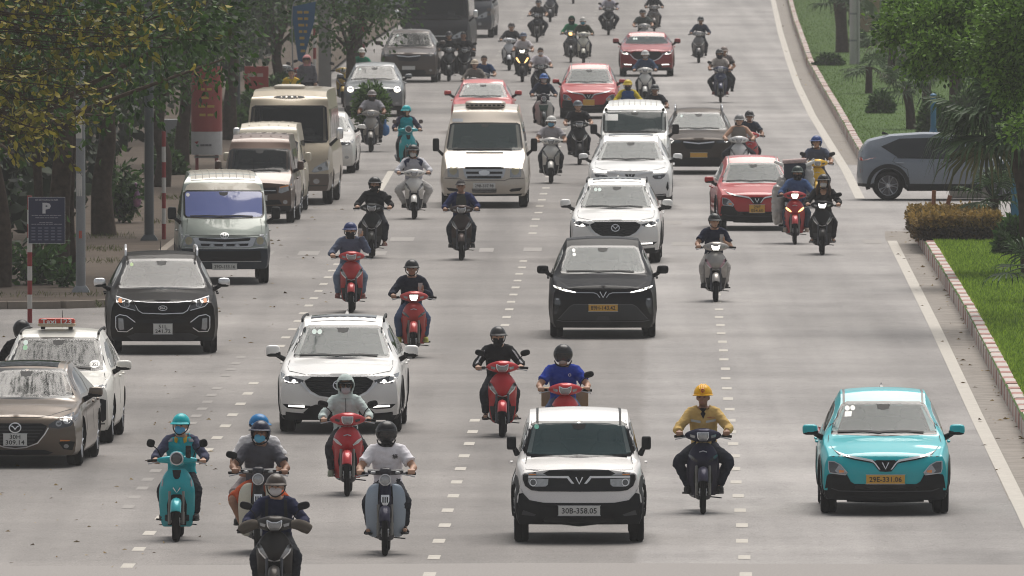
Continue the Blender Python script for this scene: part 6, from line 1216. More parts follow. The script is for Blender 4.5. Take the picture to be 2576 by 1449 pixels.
# grass
def blades(pts,n,h,seed,w=3.2,dmax=None):
    r=np.random.RandomState(seed); A_=np.array(pts); d=np.linalg.norm(np.diff(A_,axis=0),axis=1); c=np.concatenate([[0],np.cumsum(d)]); t=r.uniform(0,c[-1],n); x=np.interp(t,c,A_[:,0]); y=np.interp(t,c,A_[:,1]); x=x+.2+r.rand(n)**1.3*w; m=np.abs(x)<y*(VW/2+30)/FPX; x,y=x[m],y[m]; n=len(x)
    P=np.stack([x,y,np.full(n,.262)],1); a=r.uniform(0,2*PI,n); hh=r.uniform(.5,1.3,n)*h; ww=.006+.0006*h/.05; o=np.stack([np.cos(a),np.sin(a),np.zeros(n)],1)*ww*1.6; tip=P+np.stack([r.normal(0,.4,n)*hh,r.normal(0,.4,n)*hh,hh],1)
    return np.stack([P-o,P+o,tip],1).reshape(-1,3),np.arange(n*3).reshape(-1,3)
GRASS=mat('grass_blade',(.09,.19,.018),.7,0,0,.2,.3,1.1,trans=.4,c2=(.28,.40,.05),isl=True); GRASSF=mat('grass_blade',(.06,.12,.02),.7,0,0,.2,.25,1.1,trans=.3,c2=(.15,.23,.04),isl=True)
v,f=blades(near_pts,110000,.06,1); put('grass',fastmesh('grass',v,f),GRASS,None,kind='stuff',label='short bright grass behind the near painted kerb')
v,f=blades(far_pts,70000,.04,2,7.); put('far_grass',fastmesh('far_grass',v,f),GRASSF,None,kind='stuff',label='mown grass of the far verge')
# --- street furniture
STEEL=mat('galvanised_steel',(.25,.26,.27),.55,.5,0,.5,.2,4.); DARKP=mat('dark_post_paint',(.075,.085,.09),.6,.2,0,.4,.25,3.); REDP=mat('red_post_paint',(.26,.025,.025),.6,0,0,.4,.15,8.); WHP=mat('white_post_paint',(.55,.53,.5),.6,0,0,.4,.15,8.)
def post(x,y,name,label,dia,h,m,zb=.12,base=True,n=12,cat='post'):
    p=gp(x,y,zb); t=root(name,tuple(p),0,label,cat); ob('shaft',tube([(0,0,0),(0,0,h*.5),(0,0,h)],[dia/2*1.1,dia/2,dia/2*.85],n),m,t)
    if base: ob('base',loft([[(s*q,u*q,z) for s,u in((-1,-1),(1,-1),(1,1),(-1,1))] for z,q in((0,dia),(.05,dia*.9),(.12,dia*.6))]),m,t)
    return t
t=post(203,735,'lamp_post','grey steel lamp post with torn white posters',.165,8.5,STEEL)
for z0,z1,a in ((1.78,2.2,.0),(2.85,3.3,-.5)): ob('torn_poster',xf(lathe([(z0,.0865),((z0+z1)/2,.088),(z1,.0865)],6,'z',R(205+a*60),R(290)),Matrix.Identity(4)),WHP,t)
ob('small_sticker',lathe([(1.0,.0885),(1.14,.0885)],4,'z',R(250),R(285)),mat('red_sticker',(.5,.08,.04),.6),t)
post(375,605,'lamp_post','dark grey lamp post left of the grey green van',.18,9,DARKP); post(598,318,'lamp_post','slim dark lamp post behind the minibus',.13,7,DARKP)
def striped(x,y,label,dia,h,seg,zb=.12,name='striped_post'):
    p=gp(x,y,zb); t=root(name,tuple(p),0,label,'post','red and white striped posts'); n=int(h/seg)
    for i in range(n): ob('red_band' if i%2==0 else 'white_band',mv(lathe([(0,0),(0,dia/2),(seg-.002,dia/2),(seg-.002,0)],12,'z'),0,0,i*seg),REDP if i%2==0 else WHP,t)
    return t
striped(412,602,'red and white striped post beside the dark lamp post',.085,2.5,.32); striped(791,205,'red and white post by the concrete pillar',.1,2.2,.36); striped(914,138,'red and white post under the bright green tree',.1,1.6,.4)
t=striped(75,812,'red and white post carrying the parking sign',.085,2.25,.25,0.)
sg=root('parking_sign',tuple(gp(118,812)+Vector((0,-.06,0))),0,'navy parking board with a large white P on the striped post','sign'); s=FPX/gp(118,812).y
NAVYB=mat('sign_navy',(.010,.014,.05),.45,0,.2,.5,.1,5.); ob('board',box(-.32,.32,-.012,.012,1.41,2.22,.006),NAVYB,sg,smooth=False); ob('board_rim',join(box(-.325,.325,-.014,.014,2.22,2.226),box(-.325,.325,-.014,.014,1.404,1.41),box(-.326,-.32,-.014,.014,1.41,2.22),box(.32,.326,-.014,.014,1.41,2.22)),SILVER,sg,smooth=False)
DIM=mat('sign_white',(.5,.5,.52),.5); 
for tx,w,h,z,b in (('SỞ XÂY DỰNG HÀ NỘI',.40,.038,2.175,.01),('P',.15,.19,2.03,.05)): lettering(tx,w,h,(0,-.014,z),DIM,sg,bold=b)
def words(parent,y,z,w,h,m,seed,gap=.012):
    q=random.Random(seed); x=-w/2
    while x<w/2-.02:
        l=min(q.uniform(.03,.075)*max(1,h/.025),w/2-x); ob('print_line',([(x,y,z-h/2),(x+l,y,z-h/2),(x+l,y,z+h/2),(x,y,z+h/2)],[(0,1,2,3)]),m,parent,smooth=False); x+=l+gap*max(1,h/.025)
for z,w,k0 in ((1.90,.53,1),(1.86,.40,2),(1.775,.26,3),(1.745,.54,4)): words(sg,-.0135,z,w,.013,mat('sign_grey_print',(.25,.25,.28),.6),k0)
for r0 in range(5):
    for c0 in range(5): ob('table_cell',box(-.27+c0*.115,-.27+c0*.115+.07,-.0145,-.010,1.46+r0*.052,1.46+r0*.052+.022),mat('sign_print',(.12,.13,.19),.6),sg,smooth=False)
# banner column, blue feather banner, red board
p=gp(520,428,.12); t=root('banner_column',tuple(p),0,'tall red advertising column with white foot','banner'); ob('red_panel',lathe([(.95,.38),(2.55,.38)],20,'z',R(180),R(360)),mat('banner_red',(.26,.022,.018),.5,0,.2,.5,.1),t); ob('white_panel',lathe([(.38,.38),(.948,.38)],20,'z',R(180),R(360)),mat('banner_white',(.45,.45,.45),.5,0,.2,.5,.12),t); ob('back',box(-.375,.375,-.005,.03,.38,2.55),BLACK,t,smooth=False)
for x in (-.24,.24): ob('foot',tube([(x,-.1,0),(x,-.1,.4)],.04,8),REDP,t)
ob('foot_bar',box(-.3,.3,-.14,-.06,.3,.36),STEEL,t,smooth=False)
for i,w in enumerate((.2,.26,.24,.4,.34)): words(t,-.386,2.2-i*.21,w,.06,mat('banner_yellow',(.42,.28,.04),.5),20+i,.02)
words(t,-.386,.62,.3,.05,mat('banner_grey',(.12,.12,.13),.5),30,.004); ob('logo_mark',([(-.30,-.35,.70),(-.19,-.392,.72),(-.23,-.385,.64)],[(0,1,2)]),REDP,t,smooth=False); ob('logo_mark',([(-.27,-.375,.62),(-.19,-.392,.64),(-.2,-.392,.57)],[(0,1,2)]),mat('logo_green',(.03,.16,.09),.5),t,smooth=False)
p=gp(762,268,.12); t=root('feather_banner',tuple(p),0,'pale blue feather banner with yellow letters','banner'); s=FPX/p.y
ob('cloth',loft([[(-.30,-.02,2.95),(.38,0,3.1),(.38,.012,3.1),(-.30,-.008,2.95)],[(-.30,-.06,2.5),(.33,.04,2.5),(.33,.052,2.5),(-.3,-.048,2.5)],[(-.22,.03,1.9),(.16,-.03,1.9),(.16,-.018,1.9),(-.22,.042,1.9)],[(-.15,0,1.35),(.0,0,1.3),(.0,.012,1.3),(-.15,.012,1.35)]]),mat('banner_blue',(.035,.11,.21),.7,0,0,.3,.12,3.),t); ob('pole',ctube([(-.26,.01,0),(-.31,.01,1.6),(-.31,.01,2.9),(-.1,.01,3.15),(.4,.01,3.15)],.018,6),STEEL,t)
for i in range(7): words(t,-.075,2.78-i*.19,.34-.035*i,.075,mat('banner_yellow',(.42,.28,.04),.5),40+i,.015)
p=gp(645,300,.12); t=root('red_board',tuple(p),0,'small red sign board behind the minibus','sign'); ob('board',box(-.34,.34,-.02,.02,.85,1.5,.01),mat('board_red',(.28,.03,.022),.5),t,smooth=False); ob('leg',box(-.03,.03,-.015,.015,0,.85),STEEL,t,smooth=False); words(t,-.024,1.25,.5,.1,mat('board_print',(.4,.3,.25),.6),50,.015)
p=gp(817,238,.12); t=root('concrete_pillar',tuple(p),0,'grey concrete utility pillar beside the parked scooters','pillar'); ob('shaft',loft([[(-.2*k,-.2*k,z),(.2*k,-.2*k,z),(.2*k,.2*k,z),(-.2*k,.2*k,z)] for z,k in((0,1),(1.9,.95),(7,.7))]),mat('concrete',(.26,.25,.24),.9,0,0,.2,.2,4.),t,smooth=False); ob('footing',box(-.3,.3,-.3,.3,0,.12,.02),mat('concrete',(.26,.25,.24),.9,0,0,.2,.2,4.),t,smooth=False)
p=gp(430,378,.12); t=root('utility_cabinet',tuple(p),0,'grey metal cabinet behind the striped post','cabinet'); ob('case',box(-.34,.34,-.2,.2,.1,.8,.01),STEEL,t,smooth=False); ob('door',box(-.30,.30,-.215,-.2,.14,.76,.005),STEEL,t,smooth=False); ob('plinth',box(-.36,.36,-.22,.22,0,.1),mat('concrete',(.26,.25,.24),.9,0,0,.2,.2,4.),t,smooth=False)
p=gp(2149,162,.26); t=root('pale_pillar',tuple(p),0,'pale grey double pipe pillar on the far verge','pillar'); PAL=mat('pale_pipe',(.45,.44,.43),.7,0,0,.3,.12,3.); ob('pipe',tube([(-.05,0,0),(-.05,0,6)],.12,14),PAL,t); ob('pipe',tube([(.12,.05,0),(.12,.05,6)],.06,12),PAL,t)
for z in (.8,1.7): ob('clamp',mv(lathe([(-.03,.125),(.03,.125)],14,'z'),-.05,0,z),STEEL,t)
p=at(2186,165,FPX/66.); t=root('ochre_wall_post',(p.x,p.y,.26),0,'broad ochre wall behind the pale pillar','wall'); ob('wall_slab',box(-.38,.38,-.2,.2,0,3.2,.02),mat('ochre_render',(.30,.22,.13),.9,0,0,.2,.15,2.),t,smooth=False); ob('coping',box(-.4,.55,-.25,.25,3.2,3.3),mat('ochre_coping',(.33,.27,.18),.9),t,smooth=False)
p=gp(2347,345,.26); t=root('blue_post',tuple(p),0,'blue painted pipe post with flared foot under the palms','post'); BLP=mat('blue_paint',(.03,.17,.36),.5,0,.2,.4,.12,5.); ob('shaft',tube([(0,0,.2),(0,0,1.1)],.075,12),BLP,t); ob('foot',lathe([(0,.14),(.08,.135),(.2,.085),(.25,.08)],14,'z'),BLP,t); ob('cap',mv(lathe([(0,.085),(.03,.085),(.06,.0)],12,'z'),0,0,1.1),BLP,t)
p=gp(2552,560,.26); t=root('blue_pipe',tuple(p),0,'blue pipe behind the large palm trunk','post'); ob('shaft',tube([(0,0,0),(0,0,1.3)],.09,12),BLP,t); ob('flange',lathe([(0,.15),(.05,.15),(.05,.09)],14,'z'),BLP,t)
p=gp(2420,508); t=root('road_barrier',(p.x+2.2,p.y+3.2,0),0,'red and white kerb barrier behind the grey crossover','barrier')
for i in range(6): ob('barrier_block',box(-2.4+i*1.1,-1.32+i*1.1,-.15,.15,0,.28,.02),REDP if i%2==1 else WHP,t,smooth=False)
p=gp(346,560,.12); t=root('litter_bag',(p.x,p.y-.3,0),0,'blue and red plastic bag hanging on the dark shrub','bag'); ob('bag',remesh(join(sup((0,0,.62),(.09,.07,.17),.9),tube([(0,0,.76),(-.03,0,.95)],[.04,.015],8)),.015,2,'bag',.02),mat('bag_film',(.08,.14,.36),.4,0,.2,.5,.5,9.,c2=(.35,.12,.2)),t); ob('bag_knot',sup((-.03,0,.96),(.035,.03,.03),.9),mat('bag_film',(.08,.14,.36),.4,0,.2,.5,.5,9.,c2=(.35,.12,.2)),t)
# ================================================================ traffic: cars, placed by where their front wheels touch the road
def cpos(xc,yc,yf,yaw=0.):
    p=gp(xc,yc); f=Vector((0,-yf,0)); f.rotate(Matrix.Rotation(yaw-HEAD,3,'Z')); return (p.x+f.x,p.y+f.y,0),yaw-HEAD
def A(xc,yc,yf,yaw=0.): return cpos(xc,yc,yf,R(yaw))
minisuv(*A(1456,1362,.62,.6),'boxy white mini car with black bumper and plate 30B-358.05')
c=hatch(*A(2224,1290,.78,.2),'turquoise taxi hatchback with yellow plate 29E-331.06',(.006,.42,.47),'29E-331.06',1)
c.sticker(-.47,1.33,.032,WHITE); c.sticker(-.40,1.335,.032,WHITE); c.p('sticker',WHITE,[(-.50,1.29),(-.41,1.295),(-.42,1.23),(-.51,1.225)],'f',.013,.003,parent=c.ws)
h=c.bvh.ray_cast(Vector((-.63,-9,1.12)),Vector((0,1,0)))[0]; o=lettering('TAXI',.14,.045,(-.645,h.y-.03,1.13),WHITE,c.r,bold=.01); o.rotation_euler=(0,R(-82),0)
suv_wing(*A(857,1085,.92,-.6),'white crossover with sunroof behind the rider in a pale hoodie',(.82,.81,.79))
limo(*A(1516,848,.9,.5),'black crossover with thin white light bars and plate 89H-143.42')
suv_wing(*A(1549,660,.92,-.6),'white crossover with winged grille directly behind the black crossover',(.82,.81,.79))
ev_suv(*A(1585,525,.92,-.3),'large white crossover in front of the grey and white van')
transit(*A(1219,521,.95,0),'champagne passenger van with a roof air unit and black mirrors',(.56,.50,.43))
c=hiace(*A(1596,466,1.0,0),'white van with a paper sheet in its windscreen',(.62,.63,.61),lambda x,y,z:z<.0,2.0,GLASS,'',(.75,.74,.7),1.75)
c.p('paper_sheet',WHITE,[(-.70,1.70),(-.40,1.70),(-.40,1.55),(-.70,1.55)],'f',.016,.003,parent=c.ws)
c=generic(*A(1757,437,.88,0),'dark brown car with roof rails, lit lamps and yellow plate',(.05,.04,.033),1.60,1.775,4.45,.4,LED,True,GLASS,True,'',True)
hatch(*A(1899,578,.78,2.6),'red hatchback with square yellow plate beside the rider checking a phone',(.42,.018,.018),'29F\n054.60',2)
hatch(*A(1481,298,.78,-.2),'red hatchback far up the street above the white van',(.42,.018,.018),'',2)
suv_wing(*A(1626,192,.92,0),'dark red saloon with lit headlamps farthest up the street',(.25,.012,.014),.2,True,None,False,1.,1.46)
generic(*A(1214,335,.88,0),'red saloon hidden to its bonnet behind the champagne van',(.50,.05,.045),1.47,1.75,4.4)
hatch_brown(*A(52,1170,.9,-2.4),'brown metallic hatchback with plate 30H 309.14 at the street edge')
taxi_van(*A(139,1113,.82,-1.),'white taxi with red roof sign reading Taxi 123')
sorento(*A(408,887,.93,2.6),'black sport utility with chrome mirrors, roof rails and plate 51L 241.72')
hiace(*A(562,712,1.0,3.),'grey green van with blue tinted windscreen and plate 29D-133.16',(.27,.30,.275),lambda x,y,z:z<.72,2.11,glassmat('violet_window_glass',(.20,.24,.52),.85,.6),'29D-133.16',(.60,.55,.46))
minivan(*A(652,560,.85,-1.6),'brown van parked in front of the beige minibus',(.085,.05,.035))
minivan(*A(672,535,.85,-1.6),'beige van squeezed between the brown van and the minibus',(.55,.50,.40),1.62,2.0,.1)
bus(*A(728,513,1.05,-1.4),'beige and brown minibus with a roof vent',(.42,.36,.27),lambda x,y,z:z<.70)
generic(*A(806,435,.88,-.8),'white car parked behind the minibus, only its flank showing',(.76,.74,.7),1.5,1.78,4.5)
generic(*A(941,293,.88,.3),'grey car with lit round headlamps behind the load of greens',(.16,.17,.18),1.55,1.78,4.5,.5,HALO,True,GLASSW,glow=1.9)
generic(*A(1030,207,.88,-1.2),'dark brown sport utility parked under the trees',(.07,.052,.042),1.70,1.88,4.7,.4,None,True,GLASSW,False)
bus(*A(1098,150,1.05,-1.0),'black bus with dark windscreen at the far kerb',(.03,.031,.034),None,3.0,2.45,8.5,GLASSW,'',name='bus')
bus(*A(1165,95,1.05,-.8),'dark bus with an orange stripe behind the black bus',(.05,.055,.065),lambda x,y,z:.9<z<1.15 and x>1.,3.0,2.4,8.5,GLASSW,'',name='bus')
p=gp(1335,52); generic((p.x-4.5,p.y,0),R(90),'grey saloon crossing at the far end of the street',(.22,.23,.24),1.45,1.78,4.5,.3)
p=gp(2155,505); side_suv((p.x+4.18,p.y+.95,0),R(90),'grey crossover crossing through the gap in the verge',(.175,.20,.235))
# ================================================================ riders and their machines, nearest first
K=(.012,.012,.014); NAVY=(.012,.017,.045); DEN=(.06,.09,.17)
def duo(x,y,b,p,yaw=0.): 
    b=dict(b);p=dict(p); bk=bike(b.pop('style'),x,y,b.pop('label'),b.pop('col'),yaw=yaw,**b); return bk,person(x,y,p.pop('label'),yaw=yaw,**p)
def ex_courier(r,P,pose,sh):
    on_shirt(r,P,pose,'','yellow_collar',[(-.085,1.335),(-.035,1.30),(-.045,1.235),(-.08,1.255)],cloth((.55,.32,.02)),'vest',.012); on_shirt(r,P,pose,'','yellow_collar',[(.085,1.335),(.035,1.30),(.045,1.235),(.08,1.255)],cloth((.55,.32,.02)),'vest',.012)
    for s in(1,-1): on_shirt(r,P,pose,'','grey_stripe',[(s*.10,1.30),(s*.17,1.29),(s*.18,1.25),(s*.11,1.255)],cloth((.25,.26,.28)),'vest',.010)
    P('phone_mount',bm_('ph/phone_mount',lambda:box(.09,.16,.30,.33,1.06,1.22,.008)),GLOSSB)
duo(443,1362,dict(style='vespa',label='turquoise retro scooter with round headlamp and black mirrors',col=(.004,.37,.42),mcol=(.01,.01,.01)),
 dict(label='courier in turquoise vest, turquoise helmet and blue mask on the retro scooter',shirt=('long',(.05,.055,.10)),vest=(.006,.36,.42),legs=('long',(.012,.014,.022)),helm=('half',(.008,.42,.46)),mask=('mask',(.12,.42,.68)),extra=ex_courier,scale=.975))
# cream cub with two people, then the grey scooter in front of it
duo(648,1396,dict(style='cub',label='cream step-through motorbike behind the dark grey scooter',col=(.03,.03,.032),col2=(.62,.60,.50),mirrors=(1,0)),
 dict(label='rider in grey polo shirt and orange shorts with dark helmet and blue mask',pose='wide',shirt=('short',(.075,.075,.09)),legs=('short',(.50,.08,.02)),helm=('open',(.012,.015,.04)),mask=('mask',(.12,.42,.62)),skin=SKIND,shoes=('sandals',K),scale=1.))
person(648,1396,'passenger in white under a bright blue helmet behind the grey polo rider',pose='pillion',shirt=('short',(.68,.67,.68)),legs=('short',(.35,.3,.3)),helm=('half',(.01,.17,.42)),mask=('mask',(.15,.45,.7)),dx=-.035,scale=1.,head=.4)
def ex_mitts(r,P,pose,sh):
    for s in(1,-1): P('hand_cover',bm_('mitt/%d/hand_cover'%s,lambda:ctube([(s*.17,.34,1.03),(s*.25,.37,1.03),(s*.33,.40,1.0),(s*.39,.42,.965)],[.05,.075,.085,.07],12,4,.85)),cloth((.10,.085,.07)))
    for s in(1,-1): on_shirt(r,P,pose,'long','bag_strap',[(s*.09,1.32),(s*.125,1.31),(s*.13,1.02),(s*.095,1.02)],cloth((.03,.03,.035)),off=.012)
duo(689,1543,dict(style='scooter',label='dark metallic grey scooter cut by the bottom edge of the picture',col=(.04,.037,.035),metal=.5),
 dict(label='rider in navy with brown helmet, white mask and grey hand covers',shirt=('long',(.012,.016,.05)),helm=('half',(.075,.06,.05)),mask=('mask',(.66,.62,.62)),extra=ex_mitts,scale=.97))
def ex_print(r,P,pose,sh):
    for i,(a,b) in enumerate((((.07,1.205),(.13,1.215)),((.075,1.19),(.135,1.195)),((.07,1.175),(.13,1.18)),((.085,1.22),(.09,1.165)),((.105,1.22),(.10,1.16)),((.12,1.21),(.125,1.165)))): on_shirt(r,P,pose,'short','chest_print',strip([a,b],.007),INK,off=.008)
duo(968,1398,dict(style='cub',label='navy step-through motorbike with pale blue leg shields',col=(.018,.018,.04),col2=(.33,.40,.48),mirrors=(0,0)),
 dict(label='rider in white printed t-shirt and black visor helmet on pale blue step-through',shirt=('short',(.76,.74,.78)),helm=('visor',(.012,.012,.013)),mask=('wrap',K),shoes=('sandals',K),extra=ex_print,scale=1.))
def ex_zip(r,P,pose,sh):
    on_shirt(r,P,pose,'long','zip',strip([(0,1.33),(0,1.2),(0,.95)],.010),plastic((.1,.12,.12)),off=.006)
duo(873,1248,dict(style='wave',label='red motorbike with white striped fairing ridden in a pale hoodie',col=(.45,.012,.02),col2=(.6,.58,.58)),
 dict(label='rider in pale mint hooded jacket, sunglasses and grey mask',shirt=('long',(.50,.58,.56)),helm=('hood',(.50,.58,.56)),mask=('mask',(.42,.40,.42)),glasses=True,legs=('long',(.03,.03,.035)),shoes=('shoes',(.25,.27,.2)),extra=ex_zip,scale=.985))
def ex_stripes(r,P,pose,sh):
    for s in(1,-1):
        for k in range(3): on_shirt(r,P,pose,'long','sleeve_stripe',strip([(s*(.20+.017*k),1.27-.012*k),(s*(.27+.013*k),1.16-.008*k),(s*(.325+.012*k),1.07)],.006),cloth((.5,.5,.52)),off=.008)
duo(1263,1100,dict(style='scooter',label='bright red scooter with both mirrors left of the blue polo rider',col=(.50,.012,.018)),
 dict(label='rider all in black with striped sleeves and black mask on bright red scooter',shirt=('long',(.010,.011,.014)),helm=('half',(.045,.045,.047)),mask=('wrap',K),shoes=('sandals',(.05,.04,.04)),extra=ex_stripes,scale=.985))
def ex_polo(r,P,pose,sh):
    on_shirt(r,P,pose,'short','shirt_logo',strip([(.085+.018*math.cos(a),1.20+.018*math.sin(a)) for a in np.linspace(0,2*PI,15)],.006),WHITE,off=.007)
    for s in(1,-1): on_shirt(r,P,pose,'short','collar',[(s*.02,1.29),(s*.075,1.335),(s*.10,1.31),(s*.07,1.265)],cloth((.012,.04,.30)),off=.016)
duo(1421,1163,dict(style='scooter',label='red scooter half hidden behind the boxy white mini car',col=(.52,.02,.025),mirrors=(0,1)),
 dict(label='rider in royal blue polo shirt and black visor helmet',shirt=('short',(.012,.04,.32)),legs=('long',DEN),helm=('visor',(.02,.021,.023)),mask=('mask',(.42,.38,.36)),extra=ex_polo))
b=root('cardboard_box',(gp(1421,1163).x,gp(1421,1163).y,0),0,'brown cardboard carton carried behind the blue polo rider','box'); ob('carton',box(-.33,.33,1.02,1.45,.74,1.0,.01),mat('cardboard',(.36,.235,.125),.85),b); ob('carton_tape',box(-.04,.04,1.015,1.455,.74,1.004),mat('tape',(.45,.33,.2),.5),b)
def ex_work(r,P,pose,sh):
    Y=cloth((.60,.41,.15))
    for s in(1,-1):
        on_shirt(r,P,pose,'long','reflective_band',[(s*.035,1.165),(s*.165,1.185),(s*.165,1.155),(s*.035,1.135)],mat('reflective_tape',(.5,.52,.52),.4),off=.008)
        on_shirt(r,P,pose,'long','chest_pocket',[(s*.05,1.125),(s*.15,1.14),(s*.15,1.06),(s*.10,1.04),(s*.05,1.05)],cloth((.52,.35,.125)),off=.009)
        on_shirt(r,P,pose,'long','collar',[(s*.015,1.28),(s*.06,1.335),(s*.105,1.315),(s*.06,1.235)],Y,off=.018)
    on_shirt(r,P,pose,'long','undershirt',[(-.05,1.33),(.05,1.33),(.03,1.25),(0,1.19),(-.03,1.25)],cloth((.015,.015,.02)),off=.008)
    y=shirt_y(pose,'long',.10,1.2)
    o=P('chest_lettering',text_mesh('HIPECO',.10,.018,.01),plastic((.4,.03,.03))); o.location=(.10,y-.015,1.205)
    o=P('helmet_badge',mesh('helmet_badge',mv(lathe([(0,.0),(-.006,.022),(0,.026),(.01,.026)],16,'y'),0,.512,1.555)),plastic((.5,.06,.02))); o=P('helmet_letter',text_mesh('H',.026,.026,.03),plastic((.62,.4,.03))); o.location=(0,.500,1.555)
duo(1768,1293,dict(style='wave',label='dark navy motorbike ridden by the worker in yellow',col=(.022,.022,.045),mirrors=(0,0),metal=.3),
 dict(label='worker in tan yellow shirt and yellow hard hat on dark motorbike',pose='wide',shirt=('long',(.60,.41,.15)),legs=('long',(.014,.017,.03)),helm=('hard',(.80,.42,.008)),skin=SKIND,extra=ex_work,scale=1.02))
duo(1800,760,dict(style='scooter',label='silver grey scooter with a lit headlamp',col=(.34,.32,.30),metal=.5,lit=LED,mirrors=(0,0),lamp=mat('pink_lamp',(.5,.3,.35),.2,.2,.8,.5,.3)),
 dict(label='rider in navy short sleeves looking at a phone on silver scooter',pose='phone',shirt=('short',(.012,.016,.04)),legs=('long',(.42,.40,.38)),helm=('half',(.03,.033,.033))))
duo(883,787,dict(style='scooter',label='red scooter ridden by the person raising a hand to the helmet',col=(.42,.02,.02),mirrors=(0,0)),
 dict(label='rider in denim blue jacket lifting a phone to a blue helmet',pose='raise',shirt=('long',(.10,.12,.18)),legs=('long',(.14,.19,.27)),helm=('half',(.02,.035,.13)),mask=('wrap',K),shoes=('shoes',(.2,.06,.05))))
duo(1040,901,dict(style='wave',label='red motorbike with lit square headlamp behind the white crossover',col=(.42,.03,.025),lit=LED,mirrors=(0,0)),
 dict(label='rider in navy jacket reading a phone on the red motorbike with lit lamp',pose='phone',shirt=('long',(.014,.018,.035)),legs=('long',DEN),helm=('half',(.018,.018,.02)),skin=SKIND,shoes=('shoes',(.45,.45,.08))))
duo(934,650,dict(style='scooter',label='black scooter beside the grey green van',col=(.02,.022,.022),mirrors=(0,1),lamp=LAMP),
 dict(label='rider all in black with white striped black helmet near the grey green van',shirt=('long',(.011,.012,.015)),helm=('open',(.015,.016,.018)),mask=('wrap',K),shoes=('sandals',(.2,.05,.04))))
duo(1160,655,dict(style='scooter',label='dark brown scooter with grey headlamp in front of the champagne van',col=(.05,.035,.032),metal=.4,mirrors=(0,0)),
 dict(label='rider in open blue jacket and grey shirt in front of the champagne van',shirt=('long',(.014,.022,.085)),helm=('cap',(.06,.055,.055)),skin=SKIND,legs=('long',(.014,.02,.03)),extra=lambda r,P,pose,sh:on_shirt(r,P,pose,'long','undershirt',[(-.07,1.32),(.07,1.32),(.10,1.2),(.11,.95),(-.11,.95),(-.10,1.2)],cloth((.06,.065,.055)),off=.008)))
duo(1041,552,dict(style='scooter',label='white scooter ridden by the person in white and navy tracksuit top',col=(.72,.70,.66),fend=(.72,.7,.66),mirrors=(0,0)),
 dict(label='rider in white and navy tracksuit top with white mask',pose='wide',shirt=('long',(.62,.62,.66)),vest=(.42,.42,.47),legs=('long',(.55,.53,.51)),helm=('open',(.03,.03,.033)),mask=('mask',(.6,.58,.57)),extra=lambda r,P,pose,sh:[on_shirt(r,P,pose,'long','navy_yoke',[(s*.06,1.33),(s*.14,1.32),(s*.205,1.27),(s*.16,1.13),(s*.12,1.2)],cloth((.02,.03,.08)),off=.02) for s in(1,-1)]))
duo(1030,430,dict(style='vespa',label='small turquoise scooter behind the tracksuit rider',col=(.004,.37,.42),mcol=(.08,.05,.05),),
 dict(label='courier in turquoise helmet looking aside on the small turquoise scooter',pose='turn',shirt=('long',(.04,.04,.07)),vest=(.006,.34,.40),helm=('half',(.008,.42,.46)),mask=('wrap',K)),yaw=8)
duo(932,383,dict(style='scooter',label='grey scooter loaded with fresh greens',col=(.30,.28,.25),mirrors=(0,0)),
 dict(label='rider in grey t-shirt carrying a bundle of greens',shirt=('short',(.36,.35,.38)),helm=('half',(.22,.2,.2)),skin=SKIND,mask=('wrap',(.05,.05,.05))))
bag=root('plastic_bag',(gp(968,383).x,gp(968,383).y+.7,0),0,'blue plastic bag hanging beside the load of greens','bag'); ob('bag',remesh(join(sup((0,0,.56),(.12,.08,.16),.9),tube([(0,0,.68),(0,0,.85)],[.05,.02],8)),.02,2,'bag',.02),mat('blue_film',(.04,.17,.42),.35,0,.2,.5,.1),bag)
duo(1385,462,dict(style='scooter',label='white scooter with a single round lamp beside the champagne van',col=(.68,.66,.62),mirrors=(0,0)),
 dict(label='rider in light grey shirt with white helmet and blue mask',shirt=('short',(.38,.36,.38)),helm=('half',(.66,.65,.62)),mask=('mask',(.16,.42,.6))))
duo(1457,415,dict(style='scooter',label='black scooter with chrome trim behind the white scooter',col=(.025,.025,.027),mirrors=(0,0)),
 dict(label='rider in black t-shirt and grey helmet left of the white van',shirt=('short',(.016,.016,.02)),helm=('half',(.12,.14,.16))))
duo(1367,333,dict(style='cub',label='white step-through motorbike with a green basket',col=(.05,.06,.06),col2=(.62,.6,.57),mirrors=(0,0)),
 dict(label='rider in navy with blue helmet and pale mask above the green basket',shirt=('long',(.02,.027,.05)),helm=('half',(.03,.11,.36)),mask=('mask',(.55,.5,.48))))
bs=root('front_basket',(gp(1367,333).x,gp(1367,333).y,0),0,'dark green basket on the front of the step-through motorbike','basket'); ob('basket_body',loft([[(s*.13*k,.02+.1*q*k,.6+.17*t) for s,q in((-1,-1),(1,-1),(1,1),(-1,1))] for t,k in((0,.75),(.5,.9),(1,1.05))]),mat('green_basket',(.03,.09,.07),.6),bs); ob('basket_rim',box(-.14,.14,-.09,-.07,.755,.78),mat('pale_rim',(.5,.5,.46),.5),bs)
duo(1360,252,dict(style='scooter',label='black and silver scooter of the bareheaded rider',col=(.03,.03,.033),mirrors=(0,0)),
 dict(label='bareheaded rider in white shirt between the two red cars',shirt=('short',(.6,.56,.6)),helm=('hair',K),legs=('long',(.03,.03,.04)),mask=('mask',(.6,.55,.55))))
duo(1313,207,dict(style='scooter',label='dark motor scooter with glowing warm headlamp',col=(.03,.03,.032),lit=HALO,lamp=WARM,mirrors=(0,0)),
 dict(label='rider in white t-shirt behind the glowing warm headlamp',shirt=('short',(.58,.54,.55)),helm=('half',(.12,.14,.2))))
duo(1280,178,dict(style='scooter',label='white scooter partly behind the warm headlamp scooter',col=(.55,.56,.58),mirrors=(0,0)),
 dict(label='rider in dark grey with blue bag far up the street beside the white t-shirt rider',shirt=('long',(.05,.05,.055)),helm=('half',(.06,.05,.05))))
